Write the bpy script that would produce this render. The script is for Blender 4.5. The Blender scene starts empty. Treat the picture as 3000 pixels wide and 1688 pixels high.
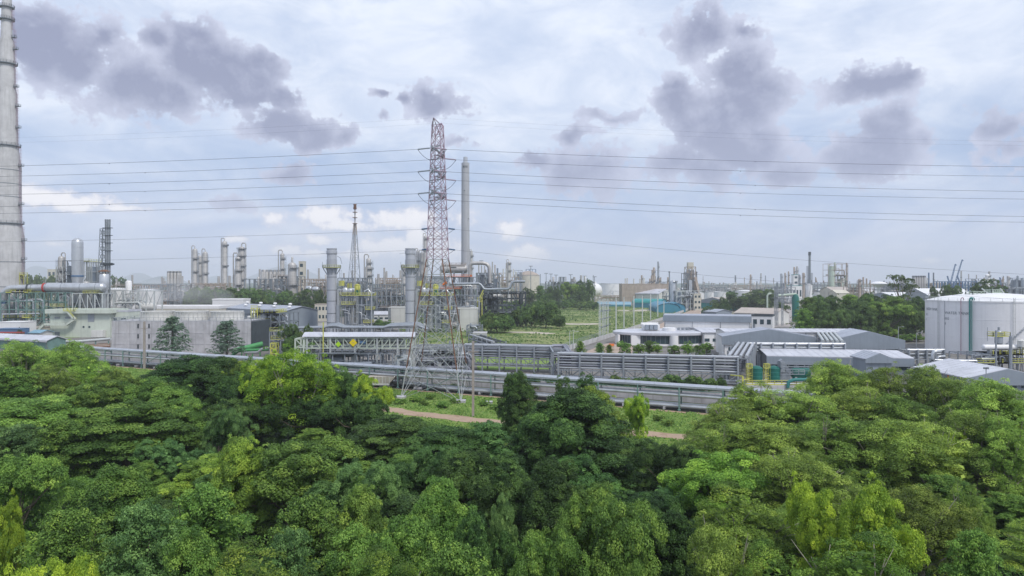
import bpy, math, random
import numpy as np
from mathutils import Vector, Matrix

# ------------------------------------------------------------------ camera, sky, sun, exposure
S = bpy.context.scene
C = S.collection
H = 25.0            # camera height above the plain (m)
F = 2000.0          # focal length in photograph pixels (3000 wide)
HY = 830.0          # photograph row of the horizon

cam = bpy.data.cameras.new('camera')
cam.sensor_width = 36.0
cam.lens = 24.0
cam.shift_y = (HY - 844.0) / 3000.0
cam.clip_start = 0.5
cam.clip_end = 60000
co = bpy.data.objects.new('camera', cam)
co.location = (0, 0, H)
co.rotation_euler = (math.radians(90), 0, 0)
C.objects.link(co)
S.camera = co

S.view_settings.view_transform = 'Standard'
S.view_settings.look = 'None'
S.view_settings.gamma = 1.0
S.view_settings.exposure = 0.8
S.render.engine = 'CYCLES'
cy = S.cycles
cy.use_denoising = True
cy.max_bounces = 5
cy.diffuse_bounces = 2
cy.glossy_bounces = 2
cy.transmission_bounces = 2
cy.volume_bounces = 1
cy.transparent_max_bounces = 8
cy.caustics_reflective = False
cy.caustics_refractive = False
cy.sample_clamp_indirect = 6

SUN_EL, SUN_AZ = math.radians(52), math.radians(140)     # azimuth from +Y (view) clockwise
sl = bpy.data.lights.new('sun', 'SUN')
sl.energy = 1.5
sl.angle = math.radians(11)
sl.color = (1.0, 0.95, 0.87)
so = bpy.data.objects.new('sun', sl)
sd = Vector((math.sin(SUN_AZ) * math.cos(SUN_EL), math.cos(SUN_AZ) * math.cos(SUN_EL), math.sin(SUN_EL)))
so.rotation_euler = sd.to_track_quat('Z', 'Y').to_euler()
so.location = (0, 0, 300)
C.objects.link(so)


def lin(c):
    return tuple(((v / 255) / 12.92 if v / 255 <= 0.04045 else ((v / 255 + 0.055) / 1.055) ** 2.4) for v in c)


def build_world():
    w = bpy.data.worlds.new('World')
    S.world = w
    w.use_nodes = True
    nt = w.node_tree
    nt.nodes.clear()
    N, L = nt.nodes.new, nt.links.new

    def math_(op, a, b=None, c=None, clamp=False):
        n = N('ShaderNodeMath'); n.operation = op; n.use_clamp = clamp
        for i, v in enumerate((a, b, c)):
            if v is None: continue
            if isinstance(v, (int, float)): n.inputs[i].default_value = v
            else: L(v, n.inputs[i])
        return n.outputs[0]

    def vmath(op, a, b=None):
        n = N('ShaderNodeVectorMath'); n.operation = op
        for i, v in enumerate((a, b)):
            if v is None: continue
            if isinstance(v, tuple): n.inputs[i].default_value = v
            else: L(v, n.inputs[i])
        return n

    def mix(fac, a, b):
        n = N('ShaderNodeMix'); n.data_type = 'RGBA'
        for i, v in ((0, fac), (6, a), (7, b)):
            if isinstance(v, tuple): n.inputs[i].default_value = (*v, 1)
            elif isinstance(v, (int, float)): n.inputs[i].default_value = v
            else: L(v, n.inputs[i])
        return n.outputs[2]

    def smooth(v, lo, hi, o0=0.0, o1=1.0):
        n = N('ShaderNodeMapRange'); n.interpolation_type = 'SMOOTHSTEP'
        L(v, n.inputs[0])
        for i, x in ((1, lo), (2, hi), (3, o0), (4, o1)): n.inputs[i].default_value = x
        return n.outputs[0]

    def noise(vec, scale, detail=6, rough=0.55, dist=0.0):
        n = N('ShaderNodeTexNoise'); n.inputs['Scale'].default_value = scale
        n.inputs['Detail'].default_value = detail; n.inputs['Roughness'].default_value = rough
        n.inputs['Distortion'].default_value = dist
        L(vec, n.inputs['Vector'])
        return n

    sky = N('ShaderNodeTexSky'); sky.sky_type = 'NISHITA'; sky.sun_disc = False
    sky.sun_elevation = SUN_EL; sky.sun_rotation = SUN_AZ
    sky.air_density = 1.0; sky.dust_density = 2.0; sky.ozone_density = 1.2
    skyc = vmath('SCALE', sky.outputs[0]); skyc.inputs[3].default_value = 0.08
    base = skyc.outputs[0]

    tc = N('ShaderNodeTexCoord')
    sep = N('ShaderNodeSeparateXYZ'); L(tc.outputs['Generated'], sep.inputs[0])
    x, y, z = sep.outputs
    az = math_('ARCTAN2', x, y)
    hor = math_('SQRT', math_('ADD', math_('MULTIPLY', x, x), math_('MULTIPLY', y, y)))
    el = math_('ARCTAN2', z, hor)
    cmb = N('ShaderNodeCombineXYZ'); L(az, cmb.inputs[0]); L(el, cmb.inputs[1])
    p = cmb.outputs[0]

    # thin high cloud, drawn out sideways
    st = vmath('MULTIPLY', p, (1.0, 2.5, 1.0)).outputs[0]
    ci = noise(st, 2.3, 8, 0.62, 0.9).outputs[0]
    ci2 = noise(st, 6.5, 7, 0.65, 0.6).outputs[0]
    cov = N('ShaderNodeValToRGB')
    L(el, cov.inputs[0])
    els = [(0.0, .58), (0.05, .46), (0.11, .32), (0.17, .36), (0.215, .58), (0.27, .70), (0.38, .66), (0.5, .56), (1.0, .52)]
    e = cov.color_ramp.elements
    e[0].position, e[0].color = els[0][0], (els[0][1],) * 3 + (1,)
    e[1].position, e[1].color = els[-1][0], (els[-1][1],) * 3 + (1,)
    for q, v in els[1:-1]:
        k = e.new(q); k.color = (v, v, v, 1)
    cm = math_('ADD', math_('ADD', math_('MULTIPLY', ci, 0.95), math_('MULTIPLY', ci2, 0.45)), cov.outputs[0])
    cmask = smooth(cm, 0.72, 1.5)
    blue = mix(0.6, base, lin((152, 178, 221)))
    veil = mix(smooth(ci2, 0.3, 0.72), lin((198, 209, 229)), lin((223, 229, 240)))
    col = mix(math_('MULTIPLY', cmask, 0.97), blue, veil)
    # low sky is duller and slightly lilac
    low = smooth(el, 0.015, 0.20, 0.62, 0.0)
    col = mix(low, col, mix(smooth(ci2, .3, .7), lin((172, 188, 221)), lin((206, 211, 227))))

    def pdir(px, py):
        u, v = (px - 1500) / F, (HY - py) / F
        a = math.atan(u)
        return a, math.atan(v * math.cos(a)), math.cos(a)

    nz1 = noise(p, 5.5, 3, 0.5)
    nz2 = noise(p, 15.0, 8, 0.62)
    def warp(amp1, amp2):
        a = vmath('SCALE', vmath('SUBTRACT', nz1.outputs['Color'], (.5, .5, .5)).outputs[0]); a.inputs[3].default_value = amp1
        b = vmath('SCALE', vmath('SUBTRACT', nz2.outputs['Color'], (.5, .5, .5)).outputs[0]); b.inputs[3].default_value = amp2
        return vmath('ADD', vmath('ADD', p, a.outputs[0]).outputs[0], b.outputs[0]).outputs[0]

    def field(blobs, vec, k=0.25):
        cur = None
        for (px, py, rx, ry, s) in blobs:
            a, b, c = pdir(px, py)
            sx, sy = F / rx / (c * c), F / ry / c
            n = vmath('MULTIPLY', vmath('SUBTRACT', vec, (a, b, 0)).outputs[0], (sx * .9, sy * .9, 0.0))
            ln = vmath('LENGTH', n.outputs[0]).outputs['Value']
            f = math_('SUBTRACT', s, ln)
            cur = f if cur is None else math_('SMOOTH_MAX', cur, f, k)
        return cur

    dark = [(55, 95, 75, 70, 1.0), (160, 130, 115, 95, 1.1), (270, 175, 135, 110, 1.1), (385, 255, 140, 80, 1.1), (490, 285, 110, 60, 1.0), (330, 110, 60, 45, .9),
            (480, 135, 70, 55, 1.0), (585, 120, 95, 60, 1.0), (600, 205, 130, 85, 1.1), (710, 250, 105, 65, 1.0), (790, 205, 60, 40, .85), (830, 285, 70, 35, .75),
            (830, 370, 95, 45, .95), (920, 395, 75, 40, .95), (1000, 410, 50, 30, .8), (1265, 305, 105, 48, 1.0), (1255, 280, 60, 30, 1.0), (1170, 300, 45, 32, .85),
            (830, 500, 140, 38, .8), (1095, 285, 45, 25, .7), (1100, 365, 35, 22, .7), (700, 600, 130, 35, .6),
            (2060, 85, 110, 70, 1.0), (2180, 70, 80, 45, .9), (2170, 175, 120, 100, 1.0), (2260, 265, 100, 75, 1.0), (2130, 320, 140, 70, 1.05), (1965, 320, 75, 80, .95), (1960, 265, 50, 35, .8),
            (2170, 430, 190, 80, 1.0), (2020, 500, 170, 60, .9), (2290, 500, 130, 45, .8), (1690, 395, 75, 38, .8), (1770, 335, 85, 32, .85), (1730, 500, 130, 65, .95), (1580, 485, 60, 35, .8),
            (2560, 265, 120, 52, 1.0), (2625, 240, 70, 32, .9), (2590, 375, 100, 48, .95), (2570, 450, 160, 65, .95), (2700, 420, 60, 40, .8),
            (2930, 380, 90, 50, .9), (2960, 450, 90, 60, .85), (1340, 425, 70, 30, .65)]
    fd = field(dark, warp(.08, .045))
    fine = noise(p, 22.0, 8, 0.65).outputs[0]
    puffs = noise(p, 40.0, 5, 0.6).outputs[0]
    big = noise(p, 7.0, 5, 0.55).outputs[0]
    fdn = math_('ADD', math_('ADD', math_('ADD', fd, 0.08), math_('MULTIPLY_ADD', puffs, 1.7, -0.85)), math_('ADD', math_('MULTIPLY_ADD', fine, 2.4, -1.2), math_('MULTIPLY_ADD', big, 1.7, -0.85)))
    dmask = smooth(fdn, -0.10, 0.20)
    core = smooth(math_('ADD', fd, math_('ADD', math_('MULTIPLY_ADD', big, 2.6, -1.3), math_('MULTIPLY_ADD', fine, 1.6, -0.8))), -0.25, 0.8)
    off = vmath('ADD', p, (.010, .016, 0)).outputs[0]
    relief = math_('ADD', math_('MULTIPLY', math_('SUBTRACT', fine, noise(off, 22.0, 8, 0.65).outputs[0]), 1.5), math_('MULTIPLY', math_('SUBTRACT', big, noise(off, 7.0, 5, 0.55).outputs[0]), 2.6))
    core = math_('SUBTRACT', core, math_('MULTIPLY', relief, 0.85), None, True)
    dcol = mix(core, lin((190, 195, 215)), lin((132, 138, 165)))
    dcol = mix(smooth(el, 0.30, 0.12, 0.0, 0.32), dcol, lin((170, 176, 200)))
    col = mix(math_('MULTIPLY', dmask, smooth(el, 0.05, 0.13, 0.6, 0.95)), col, dcol)

    white = [(955, 632, 85, 28, 1.0), (1010, 655, 90, 18, .9), (1180, 648, 95, 30, 1.0), (1240, 640, 50, 22, .9), (800, 640, 55, 22, .7), (700, 700, 30, 12, .8), (940, 700, 60, 15, .8), (840, 735, 55, 16, .9),
             (1150, 722, 110, 26, 1.0), (1230, 700, 50, 26, 1.0), (930, 742, 70, 14, .8), (1040, 745, 80, 18, .8), (1290, 740, 90, 45, .9), (1355, 640, 45, 30, .7), (1490, 675, 45, 26, 1.0), (1515, 660, 25, 18, .9),
             (1540, 745, 60, 24, 1.0), (1560, 735, 40, 18, 1.0), (1490, 750, 30, 14, .8), (685, 702, 22, 10, .9), (180, 590, 190, 26, .95), (90, 575, 120, 30, .9), (330, 605, 150, 12, .8),
             (2730, 765, 40, 14, .6), (2240, 775, 30, 12, .5), (160, 715, 60, 12, .6), (1040, 625, 60, 20, .7)]
    fw = field(white, warp(.012, .016))
    fwn = math_('ADD', math_('ADD', fw, 0.28), math_('ADD', math_('MULTIPLY_ADD', noise(p, 60.0, 6, 0.6).outputs[0], 2.2, -1.1), math_('MULTIPLY_ADD', fine, 1.5, -0.75)))
    wmask = smooth(fwn, -0.1, 0.6)
    wcol = mix(smooth(fwn, 0.15, 0.9), lin((204, 206, 220)), lin((243, 240, 241)))
    col = mix(math_('MULTIPLY', wmask, 0.95), col, wcol)

    # below the horizon the sky colour only fills what the ground sheet does not cover
    col = mix(smooth(el, -0.03, 0.0, 1.0, 0.0), col, lin((120, 128, 130)))
    bg = N('ShaderNodeBackground'); L(col, bg.inputs[0]); bg.inputs[1].default_value = 0.74
    out = N('ShaderNodeOutputWorld'); L(bg.outputs[0], out.inputs[0])
    w.cycles.sampling_method = 'MANUAL'
    w.cycles.sample_map_resolution = 512


build_world()

# ------------------------------------------------------------------ placing and mesh helpers
def gd(by): return H * F / (by - HY)                     # distance of a ground point seen on photograph row by
def X(px, d): return (px - 1500.0) / F * d
def Z(py, d): return H + (HY - py) / F * d
def W(n, d): return n * d / F
def P(px, py, d): return Vector((X(px, d), d, Z(py, d)))
def G(px, by, z=0.0):
    d = gd(by)
    return Vector((X(px, d), d, z))
R = math.radians


class MB:
    def __init__(s): s.V, s.F, s.M, s.mi = [], [], [], 0

    def add(s, vs, fs):
        b = len(s.V)
        s.V += [tuple(v) for v in vs]
        s.F += [tuple(i + b for i in f) for f in fs]
        s.M += [s.mi] * len(fs)
        return s

    def box(s, c, size, rz=0.0):
        a, b, h = size[0] / 2, size[1] / 2, size[2] / 2
        ca, sa = math.cos(rz), math.sin(rz)
        vs = []
        for k in (-h, h):
            for (i, j) in ((-a, -b), (a, -b), (a, b), (-a, b)):
                vs.append((c[0] + i * ca - j * sa, c[1] + i * sa + j * ca, c[2] + k))
        return s.add(vs, [(3, 2, 1, 0), (4, 5, 6, 7), (0, 1, 5, 4), (1, 2, 6, 5), (2, 3, 7, 6), (3, 0, 4, 7)])

    def bar(s, p, q, w, h=None):
        p, q = Vector(p), Vector(q)
        d = q - p
        if d.length < 1e-6: return s
        d.normalize()
        up = Vector((0, 0, 1)) if abs(d.z) < 0.95 else Vector((0, 1, 0))
        a = d.cross(up).normalized() * (w / 2)
        b = d.cross(a).normalized() * ((h or w) / 2)
        vs = [o + i * a + j * b for o in (p, q) for (i, j) in ((-1, -1), (1, -1), (1, 1), (-1, 1))]
        return s.add(vs, [(3, 2, 1, 0), (4, 5, 6, 7), (0, 1, 5, 4), (1, 2, 6, 5), (2, 3, 7, 6), (3, 0, 4, 7)])

    def tube(s, pts, r, n=8):
        pts = [Vector(p) for p in pts]
        rs = r if isinstance(r, (list, tuple)) else [r] * len(pts)
        m = len(pts)
        T = []
        for i in range(m):
            a = pts[min(i + 1, m - 1)] - pts[max(i - 1, 0)]
            T.append(a.normalized())
        ref = Vector((0, 0, 1)) if abs(T[0].z) < 0.9 else Vector((0, 1, 0))
        vs = []
        for i in range(m):
            u = T[i].cross(ref)
            if u.length < 1e-3: u = T[i].cross(Vector((1, 0, 0)))
            u.normalize()
            v = T[i].cross(u).normalized()
            ref = -v if v.dot(ref) < 0 else v
            k = 1.0
            if 0 < i < m - 1:
                cs = max(0.5, (pts[i] - pts[i - 1]).normalized().dot(T[i]))
                k = 1 / cs
            for j in range(n):
                t = 2 * math.pi * j / n
                vs.append(pts[i] + (u * math.cos(t) + v * math.sin(t)) * rs[i] * min(k, 1.3))
        fs = [(i * n + j, i * n + (j + 1) % n, (i + 1) * n + (j + 1) % n, (i + 1) * n + j) for i in range(m - 1) for j in range(n)]
        fs += [tuple(range(n))[::-1], tuple((m - 1) * n + j for j in range(n))]
        return s.add(vs, fs)

    def lathe(s, c, prof, n=24, cap=True):
        vs = []
        for (r, z) in prof:
            for j in range(n):
                t = 2 * math.pi * j / n
                vs.append((c[0] + r * math.cos(t), c[1] + r * math.sin(t), c[2] + z))
        m = len(prof)
        fs = [(i * n + j, i * n + (j + 1) % n, (i + 1) * n + (j + 1) % n, (i + 1) * n + j) for i in range(m - 1) for j in range(n)]
        if cap:
            fs += [tuple(range(n))[::-1], tuple((m - 1) * n + j for j in range(n))]
        return s.add(vs, fs)

    def cyl(s, c, r, z0, z1, n=16, r1=None):
        return s.lathe((c[0], c[1], 0), [(r, z0), (r if r1 is None else r1, z1)], n)

    def hcyl(s, p, q, r, n=16):                          # horizontal vessel with dished ends
        p, q = Vector(p), Vector(q)
        d = (q - p).normalized()
        pts, rs = [], []
        for t, k in ((0.0, .35), (.15, .72), (.5, .95), (.9, 1.0)):
            pts.append(p + d * r * .6 * t); rs.append(r * k)
        for t, k in ((.9, 1.0), (.5, .95), (.15, .72), (0.0, .35)):
            pts.append(q - d * r * .6 * t); rs.append(r * k)
        return s.tube(pts, rs, n)

    def poly(s, pts):
        return s.add(pts, [tuple(range(len(pts)))])

    def prism(s, pts, z0, z1):
        n = len(pts)
        vs = [(p[0], p[1], z0) for p in pts] + [(p[0], p[1], z1) for p in pts]
        return s.add(vs, [tuple(range(n))[::-1], tuple(range(n, 2 * n))] + [(i, (i + 1) % n, n + (i + 1) % n, n + i) for i in range(n)])

    def ring(s, c, r, z, w=.1, n=20):
        pts = [(c[0] + r * math.cos(2 * math.pi * j / n), c[1] + r * math.sin(2 * math.pi * j / n), z) for j in range(n)]
        for j in range(n): s.bar(pts[j], pts[(j + 1) % n], w)
        return s

    def rail(s, pts, z, h=1.1, w=.09, step=2.5, close=False):
        pts = list(pts) + ([pts[0]] if close else [])
        for a, b in zip(pts[:-1], pts[1:]):
            a, b = Vector((a[0], a[1], z)), Vector((b[0], b[1], z))
            for k in (h, h * .55): s.bar(a + Vector((0, 0, k)), b + Vector((0, 0, k)), w)
            s.bar(a + Vector((0, 0, .1)), b + Vector((0, 0, .1)), w * .7, w * 2)
            m = max(1, int((b - a).length / step))
            for i in range(m + 1):
                q = a.lerp(b, i / m)
                s.bar(q, q + Vector((0, 0, h)), w)
        return s

    def frame(s, x0, x1, y0, y1, zs, nx=2, ny=1, w=.3, brace=0.5, rng=None, z0=0.0):
        rng = rng or random.Random(1)
        xs = [x0 + (x1 - x0) * i / nx for i in range(nx + 1)]
        ys = [y0 + (y1 - y0) * i / ny for i in range(ny + 1)]
        for x in xs:
            for y in ys: s.bar((x, y, z0), (x, y, zs[-1]), w)
        lo = z0
        for z in zs:
            for y in ys: s.bar((x0, y, z), (x1, y, z), w * .8)
            for x in xs: s.bar((x, y0, z), (x, y1, z), w * .8)
            for y in (ys[0], ys[-1]):
                for i in range(nx):
                    if rng.random() < brace:
                        if rng.random() < .5: s.bar((xs[i], y, lo), (xs[i + 1], y, z), w * .55)
                        else: s.bar((xs[i + 1], y, lo), (xs[i], y, z), w * .55)
            lo = z
        return s

    def build(s, name, mats, parent=None, smooth=True, ang=40):
        me = bpy.data.meshes.new(name)
        me.from_pydata(s.V, [], s.F)
        if not isinstance(mats, (list, tuple)): mats = [mats]
        for m in mats: me.materials.append(m)
        if len(mats) > 1: me.polygons.foreach_set('material_index', s.M)
        if smooth:
            me.polygons.foreach_set('use_smooth', [True] * len(s.F))
            me.set_sharp_from_angle(angle=R(ang))
        me.update()
        o = bpy.data.objects.new(name, me)
        C.objects.link(o)
        if parent is not None: o.parent = parent
        return o


def tag(o, label, cat, group=None):
    o['label'] = label; o['category'] = cat
    if group: o['group'] = group
    return o


def thing(name, label, cat, loc=(0, 0, 0), rz=0.0, group=None):
    o = bpy.data.objects.new(name, None)
    o.empty_display_size = .5
    C.objects.link(o)
    o.location = loc; o.rotation_euler = (0, 0, rz)
    return tag(o, label, cat, group)


def copy_thing(o, label, loc, rz=0.0, sc=1.0, group=None):
    c = o.copy(); C.objects.link(c)
    c.location = loc; c.rotation_euler = (0, 0, rz)
    c.scale = sc if isinstance(sc, tuple) else (sc, sc, sc)
    if label: c['label'] = label
    if group: c['group'] = group
    for ch in list(o.children):
        d = ch.copy(); C.objects.link(d); d.parent = c
        for g in list(ch.children):
            e = g.copy(); C.objects.link(e); e.parent = d
    return c


def kind(o, k): o['kind'] = k; return o


# ------------------------------------------------------------------ materials
_M = {}
def mat(name, col, rough=.6, metal=0.0, var=.18, scale=.35, streak=0.0, spec=.4, bump=0.0, dirt=None):
    """a painted, metal or stone surface with uneven tone and rain streaks"""
    if name in _M: return _M[name]
    m = bpy.data.materials.new(name); m.use_nodes = True
    nt = m.node_tree; b = nt.nodes['Principled BSDF']
    N, L = nt.nodes.new, nt.links.new
    tc = N('ShaderNodeTexCoord')
    n1 = N('ShaderNodeTexNoise'); n1.inputs['Scale'].default_value = scale; n1.inputs['Detail'].default_value = 7; n1.inputs['Roughness'].default_value = .65
    L(tc.outputs['Object'], n1.inputs['Vector'])
    mp = N('ShaderNodeMapping'); mp.inputs['Scale'].default_value = (1.3, 1.3, .06)
    L(tc.outputs['Object'], mp.inputs['Vector'])
    n2 = N('ShaderNodeTexNoise'); n2.inputs['Scale'].default_value = 1.0; n2.inputs['Detail'].default_value = 5
    L(mp.outputs[0], n2.inputs['Vector'])
    r1 = N('ShaderNodeMapRange'); L(n1.outputs[0], r1.inputs[0])
    r1.inputs[1].default_value = .3; r1.inputs[2].default_value = .7; r1.inputs[3].default_value = 0; r1.inputs[4].default_value = 1
    mx = N('ShaderNodeMix'); mx.data_type = 'RGBA'
    L(r1.outputs[0], mx.inputs[0])
    mx.inputs[6].default_value = (*[min(1, c * (1 + var * .5)) for c in col], 1)
    mx.inputs[7].default_value = (*[c * (1 - var) for c in col], 1)
    last = mx.outputs[2]
    if streak:
        r2 = N('ShaderNodeMapRange'); L(n2.outputs[0], r2.inputs[0])
        r2.inputs[1].default_value = .5; r2.inputs[2].default_value = .75; r2.inputs[3].default_value = 0; r2.inputs[4].default_value = streak
        m2 = N('ShaderNodeMix'); m2.data_type = 'RGBA'
        L(r2.outputs[0], m2.inputs[0]); L(last, m2.inputs[6])
        dc = dirt or tuple(c * .45 for c in col)
        m2.inputs[7].default_value = (*dc, 1)
        last = m2.outputs[2]
    L(last, b.inputs['Base Color'])
    b.inputs['Roughness'].default_value = rough
    b.inputs['Metallic'].default_value = metal
    b.inputs['Specular IOR Level'].default_value = spec
    if bump:
        bp = N('ShaderNodeBump'); bp.inputs['Strength'].default_value = bump; bp.inputs['Distance'].default_value = .1
        L(n1.outputs[0], bp.inputs['Height']); L(bp.outputs[0], b.inputs['Normal'])
    _M[name] = m
    return m


def ground_mat(name, cols, scale=.05, scale2=.6, bump=.4, spread=(.35, .65)):
    if name in _M: return _M[name]
    m = bpy.data.materials.new(name); m.use_nodes = True
    nt = m.node_tree; b = nt.nodes['Principled BSDF']
    N, L = nt.nodes.new, nt.links.new
    tc = N('ShaderNodeTexCoord')
    def nz(s, d=6):
        n = N('ShaderNodeTexNoise'); n.inputs['Scale'].default_value = s; n.inputs['Detail'].default_value = d; n.inputs['Roughness'].default_value = .62
        L(tc.outputs['Object'], n.inputs['Vector']); return n.outputs[0]
    a, c = nz(scale), nz(scale2)
    ad = N('ShaderNodeMath'); ad.operation = 'MULTIPLY_ADD'; L(c, ad.inputs[0]); ad.inputs[1].default_value = .5; L(a, ad.inputs[2])
    mr = N('ShaderNodeMapRange'); L(ad.outputs[0], mr.inputs[0]); mr.inputs[1].default_value = spread[0] + .25; mr.inputs[2].default_value = spread[1] + .25
    cr = N('ShaderNodeValToRGB'); L(mr.outputs[0], cr.inputs[0])
    e = cr.color_ramp.elements
    e[0].color = (*cols[0], 1); e[1].color = (*cols[-1], 1)
    for i, cc in enumerate(cols[1:-1]):
        k = e.new((i + 1) / (len(cols) - 1)); k.color = (*cc, 1)
    L(cr.outputs[0], b.inputs['Base Color'])
    b.inputs['Roughness'].default_value = .9; b.inputs['Specular IOR Level'].default_value = .15
    bp = N('ShaderNodeBump'); bp.inputs['Strength'].default_value = bump; bp.inputs['Distance'].default_value = .3
    L(c, bp.inputs['Height']); L(bp.outputs[0], b.inputs['Normal'])
    _M[name] = m
    return m


def leaf_mat(name, c0, c1, c2, trans=.3):
    """leaf colour from the per-leaf tint attribute, shifted a little from tree to tree"""
    if name in _M: return _M[name]
    m = bpy.data.materials.new(name); m.use_nodes = True
    nt = m.node_tree; b = nt.nodes['Principled BSDF']; out = nt.nodes['Material Output']
    N, L = nt.nodes.new, nt.links.new
    at = N('ShaderNodeAttribute'); at.attribute_name = 'leaf_tint'
    cr = N('ShaderNodeValToRGB'); L(at.outputs['Fac'], cr.inputs[0])
    e = cr.color_ramp.elements
    e[0].color = (*c0, 1); e[0].position = .1
    e[1].color = (*c2, 1); e[1].position = .95
    k = e.new(.5); k.color = (*c1, 1)
    oi = N('ShaderNodeObjectInfo')
    hs = N('ShaderNodeHueSaturation')
    mr = N('ShaderNodeMapRange'); L(oi.outputs['Random'], mr.inputs[0]); mr.inputs[3].default_value = .494; mr.inputs[4].default_value = .522
    mv = N('ShaderNodeMath'); mv.operation = 'MULTIPLY'; L(oi.outputs['Random'], mv.inputs[0]); mv.inputs[1].default_value = 7.31
    fr = N('ShaderNodeMath'); fr.operation = 'FRACT'; L(mv.outputs[0], fr.inputs[0])
    mr2 = N('ShaderNodeMapRange'); L(fr.outputs[0], mr2.inputs[0]); mr2.inputs[3].default_value = .72; mr2.inputs[4].default_value = 1.25
    hs.inputs['Saturation'].default_value = .93
    L(mr.outputs[0], hs.inputs['Hue']); L(mr2.outputs[0], hs.inputs['Value']); L(cr.outputs[0], hs.inputs['Color'])
    L(hs.outputs[0], b.inputs['Base Color'])
    b.inputs['Roughness'].default_value = .55; b.inputs['Specular IOR Level'].default_value = .25
    tr = N('ShaderNodeBsdfTranslucent'); L(hs.outputs[0], tr.inputs[0])
    ms = N('ShaderNodeMixShader'); ms.inputs[0].default_value = trans
    L(b.outputs[0], ms.inputs[1]); L(tr.outputs[0], ms.inputs[2]); L(ms.outputs[0], out.inputs[0])
    _M[name] = m
    return m


GALV = mat('galvanised_steel', (.33, .36, .40), .45, .35, .2, .3, .15)
SILVER = mat('aluminium_cladding', (.55, .57, .60), .35, .55, .18, .25, .2)
STACKG = mat('grey_painted_stack', (.43, .45, .50), .5, .2, .12, .2, .15)
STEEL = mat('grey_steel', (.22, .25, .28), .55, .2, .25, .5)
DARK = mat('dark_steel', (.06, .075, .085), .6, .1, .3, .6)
PALEST = mat('pale_steel', (.52, .55, .55), .55, .1, .2, .5, .15)
GREENST = mat('green_grey_steel', (.16, .27, .25), .55, .05, .25, .5)
CONC = mat('weathered_concrete', (.49, .485, .51), .9, 0, .28, .22, .5, .2, .2, (.2, .19, .2))
PCONC = mat('pale_concrete', (.52, .52, .53), .9, 0, .2, .2, .4, .2)
WHITE = mat('white_paint', (.76, .76, .77), .5, 0, .07, .15, .1)
TANKW = mat('tank_paint', (.76, .76, .78), .5, 0, .07, .12, .16)
OFFW = mat('off_white_cladding', (.62, .62, .60), .6, 0, .15, .2, .3)
CREAM = mat('cream_render', (.58, .55, .47), .7, 0, .12, .2, .2)
MINT = mat('pale_green_render', (.55, .60, .53), .7, 0, .12, .2, .25)
GREYCL = mat('grey_cladding', (.26, .30, .35), .5, .1, .12, .12, .2)
GREYRF = mat('grey_metal_roof', (.40, .43, .49), .42, .2, .2, .16, .12)
PALERF = mat('pale_metal_roof', (.58, .59, .64), .42, .15, .2, .2, .15)
TANRF = mat('tan_roof', (.45, .40, .36), .7, 0, .15, .2, .2)
YELLOW = mat('yellow_paint', (.54, .54, .12), .5, 0, .15, .6)
LIME = mat('lime_sign_paint', (.42, .70, .03), .5, 0, .05)
SIGNY = mat('yellow_sign_paint', (.85, .66, .01), .5, 0, .05)
TIPPER = mat('stained_tipper', (.50, .46, .41), .8, 0, .3, .5, .75, .2, 0, (.19, .08, .045))
RUST = mat('rusty_steel', (.20, .11, .075), .85, 0, .45, .5, .4, .2, 0, (.12, .045, .03))
REDW = mat('faded_red_paint', (.36, .24, .29), .6, 0, .2, .8)
PINKST = mat('faded_pink_paint', (.40, .31, .40), .6, 0, .25, .5)
RED = mat('red_paint', (.45, .05, .04), .5, 0, .15)
ORANGE = mat('orange_paint', (.75, .2, .05), .5, 0, .15)
BLUE = mat('blue_paint', (.09, .17, .30), .5, 0, .15)
CYANRF = mat('cyan_roof', (.22, .38, .48), .5, .1, .12, .1, .1)
TEALRF = mat('teal_roof', (.03, .26, .26), .5, 0, .12, .1, .1)
BLUERF = mat('blue_roof', (.05, .23, .34), .5, .05, .12, .1, .1)
GREENP = mat('bright_green_paint', (.07, .30, .10), .45, 0, .12)
GTANK = mat('green_tank_paint', (.008, .12, .095), .4, 0, .1)
TEALP = mat('teal_pipe_paint', (.03, .19, .18), .5, 0, .1)
GLASS = mat('dark_glass', (.03, .06, .075), .08, 0, .2, .2, 0, .6)
TAN = mat('tan_stained_steel', (.40, .34, .29), .75, .05, .3, .3, .5, .3, 0, (.22, .12, .08))
COLM = mat('column_insulation', (.46, .45, .44), .5, .3, .2, .25, .35, .4, 0, (.3, .26, .22))
BARK = mat('tree_bark', (.16, .13, .10), .9, 0, .3, 1.5)
PALEBARK = mat('pale_bark', (.33, .30, .25), .9, 0, .3, 1.5)
WIRE = mat('conductor_wire', (.10, .105, .14), .5, .3, .1)
FROST = mat('pale_green_tank', (.42, .50, .42), .6, .05, .15, .2, .3)
PIPEG = mat('dull_pipe_cladding', (.27, .28, .33), .45, .3, .2, .3, .2)
POLE = mat('pole_concrete', (.34, .30, .28), .9, 0, .2, 1.0)
# ------------------------------------------------------------------ the setting: ground, yard, field, roads, hills
def sheet(name, pts, z, m):
    b = MB(); b.poly([(p[0], p[1], z) for p in pts])
    return kind(b.build(name, m, smooth=False), 'structure')


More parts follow.
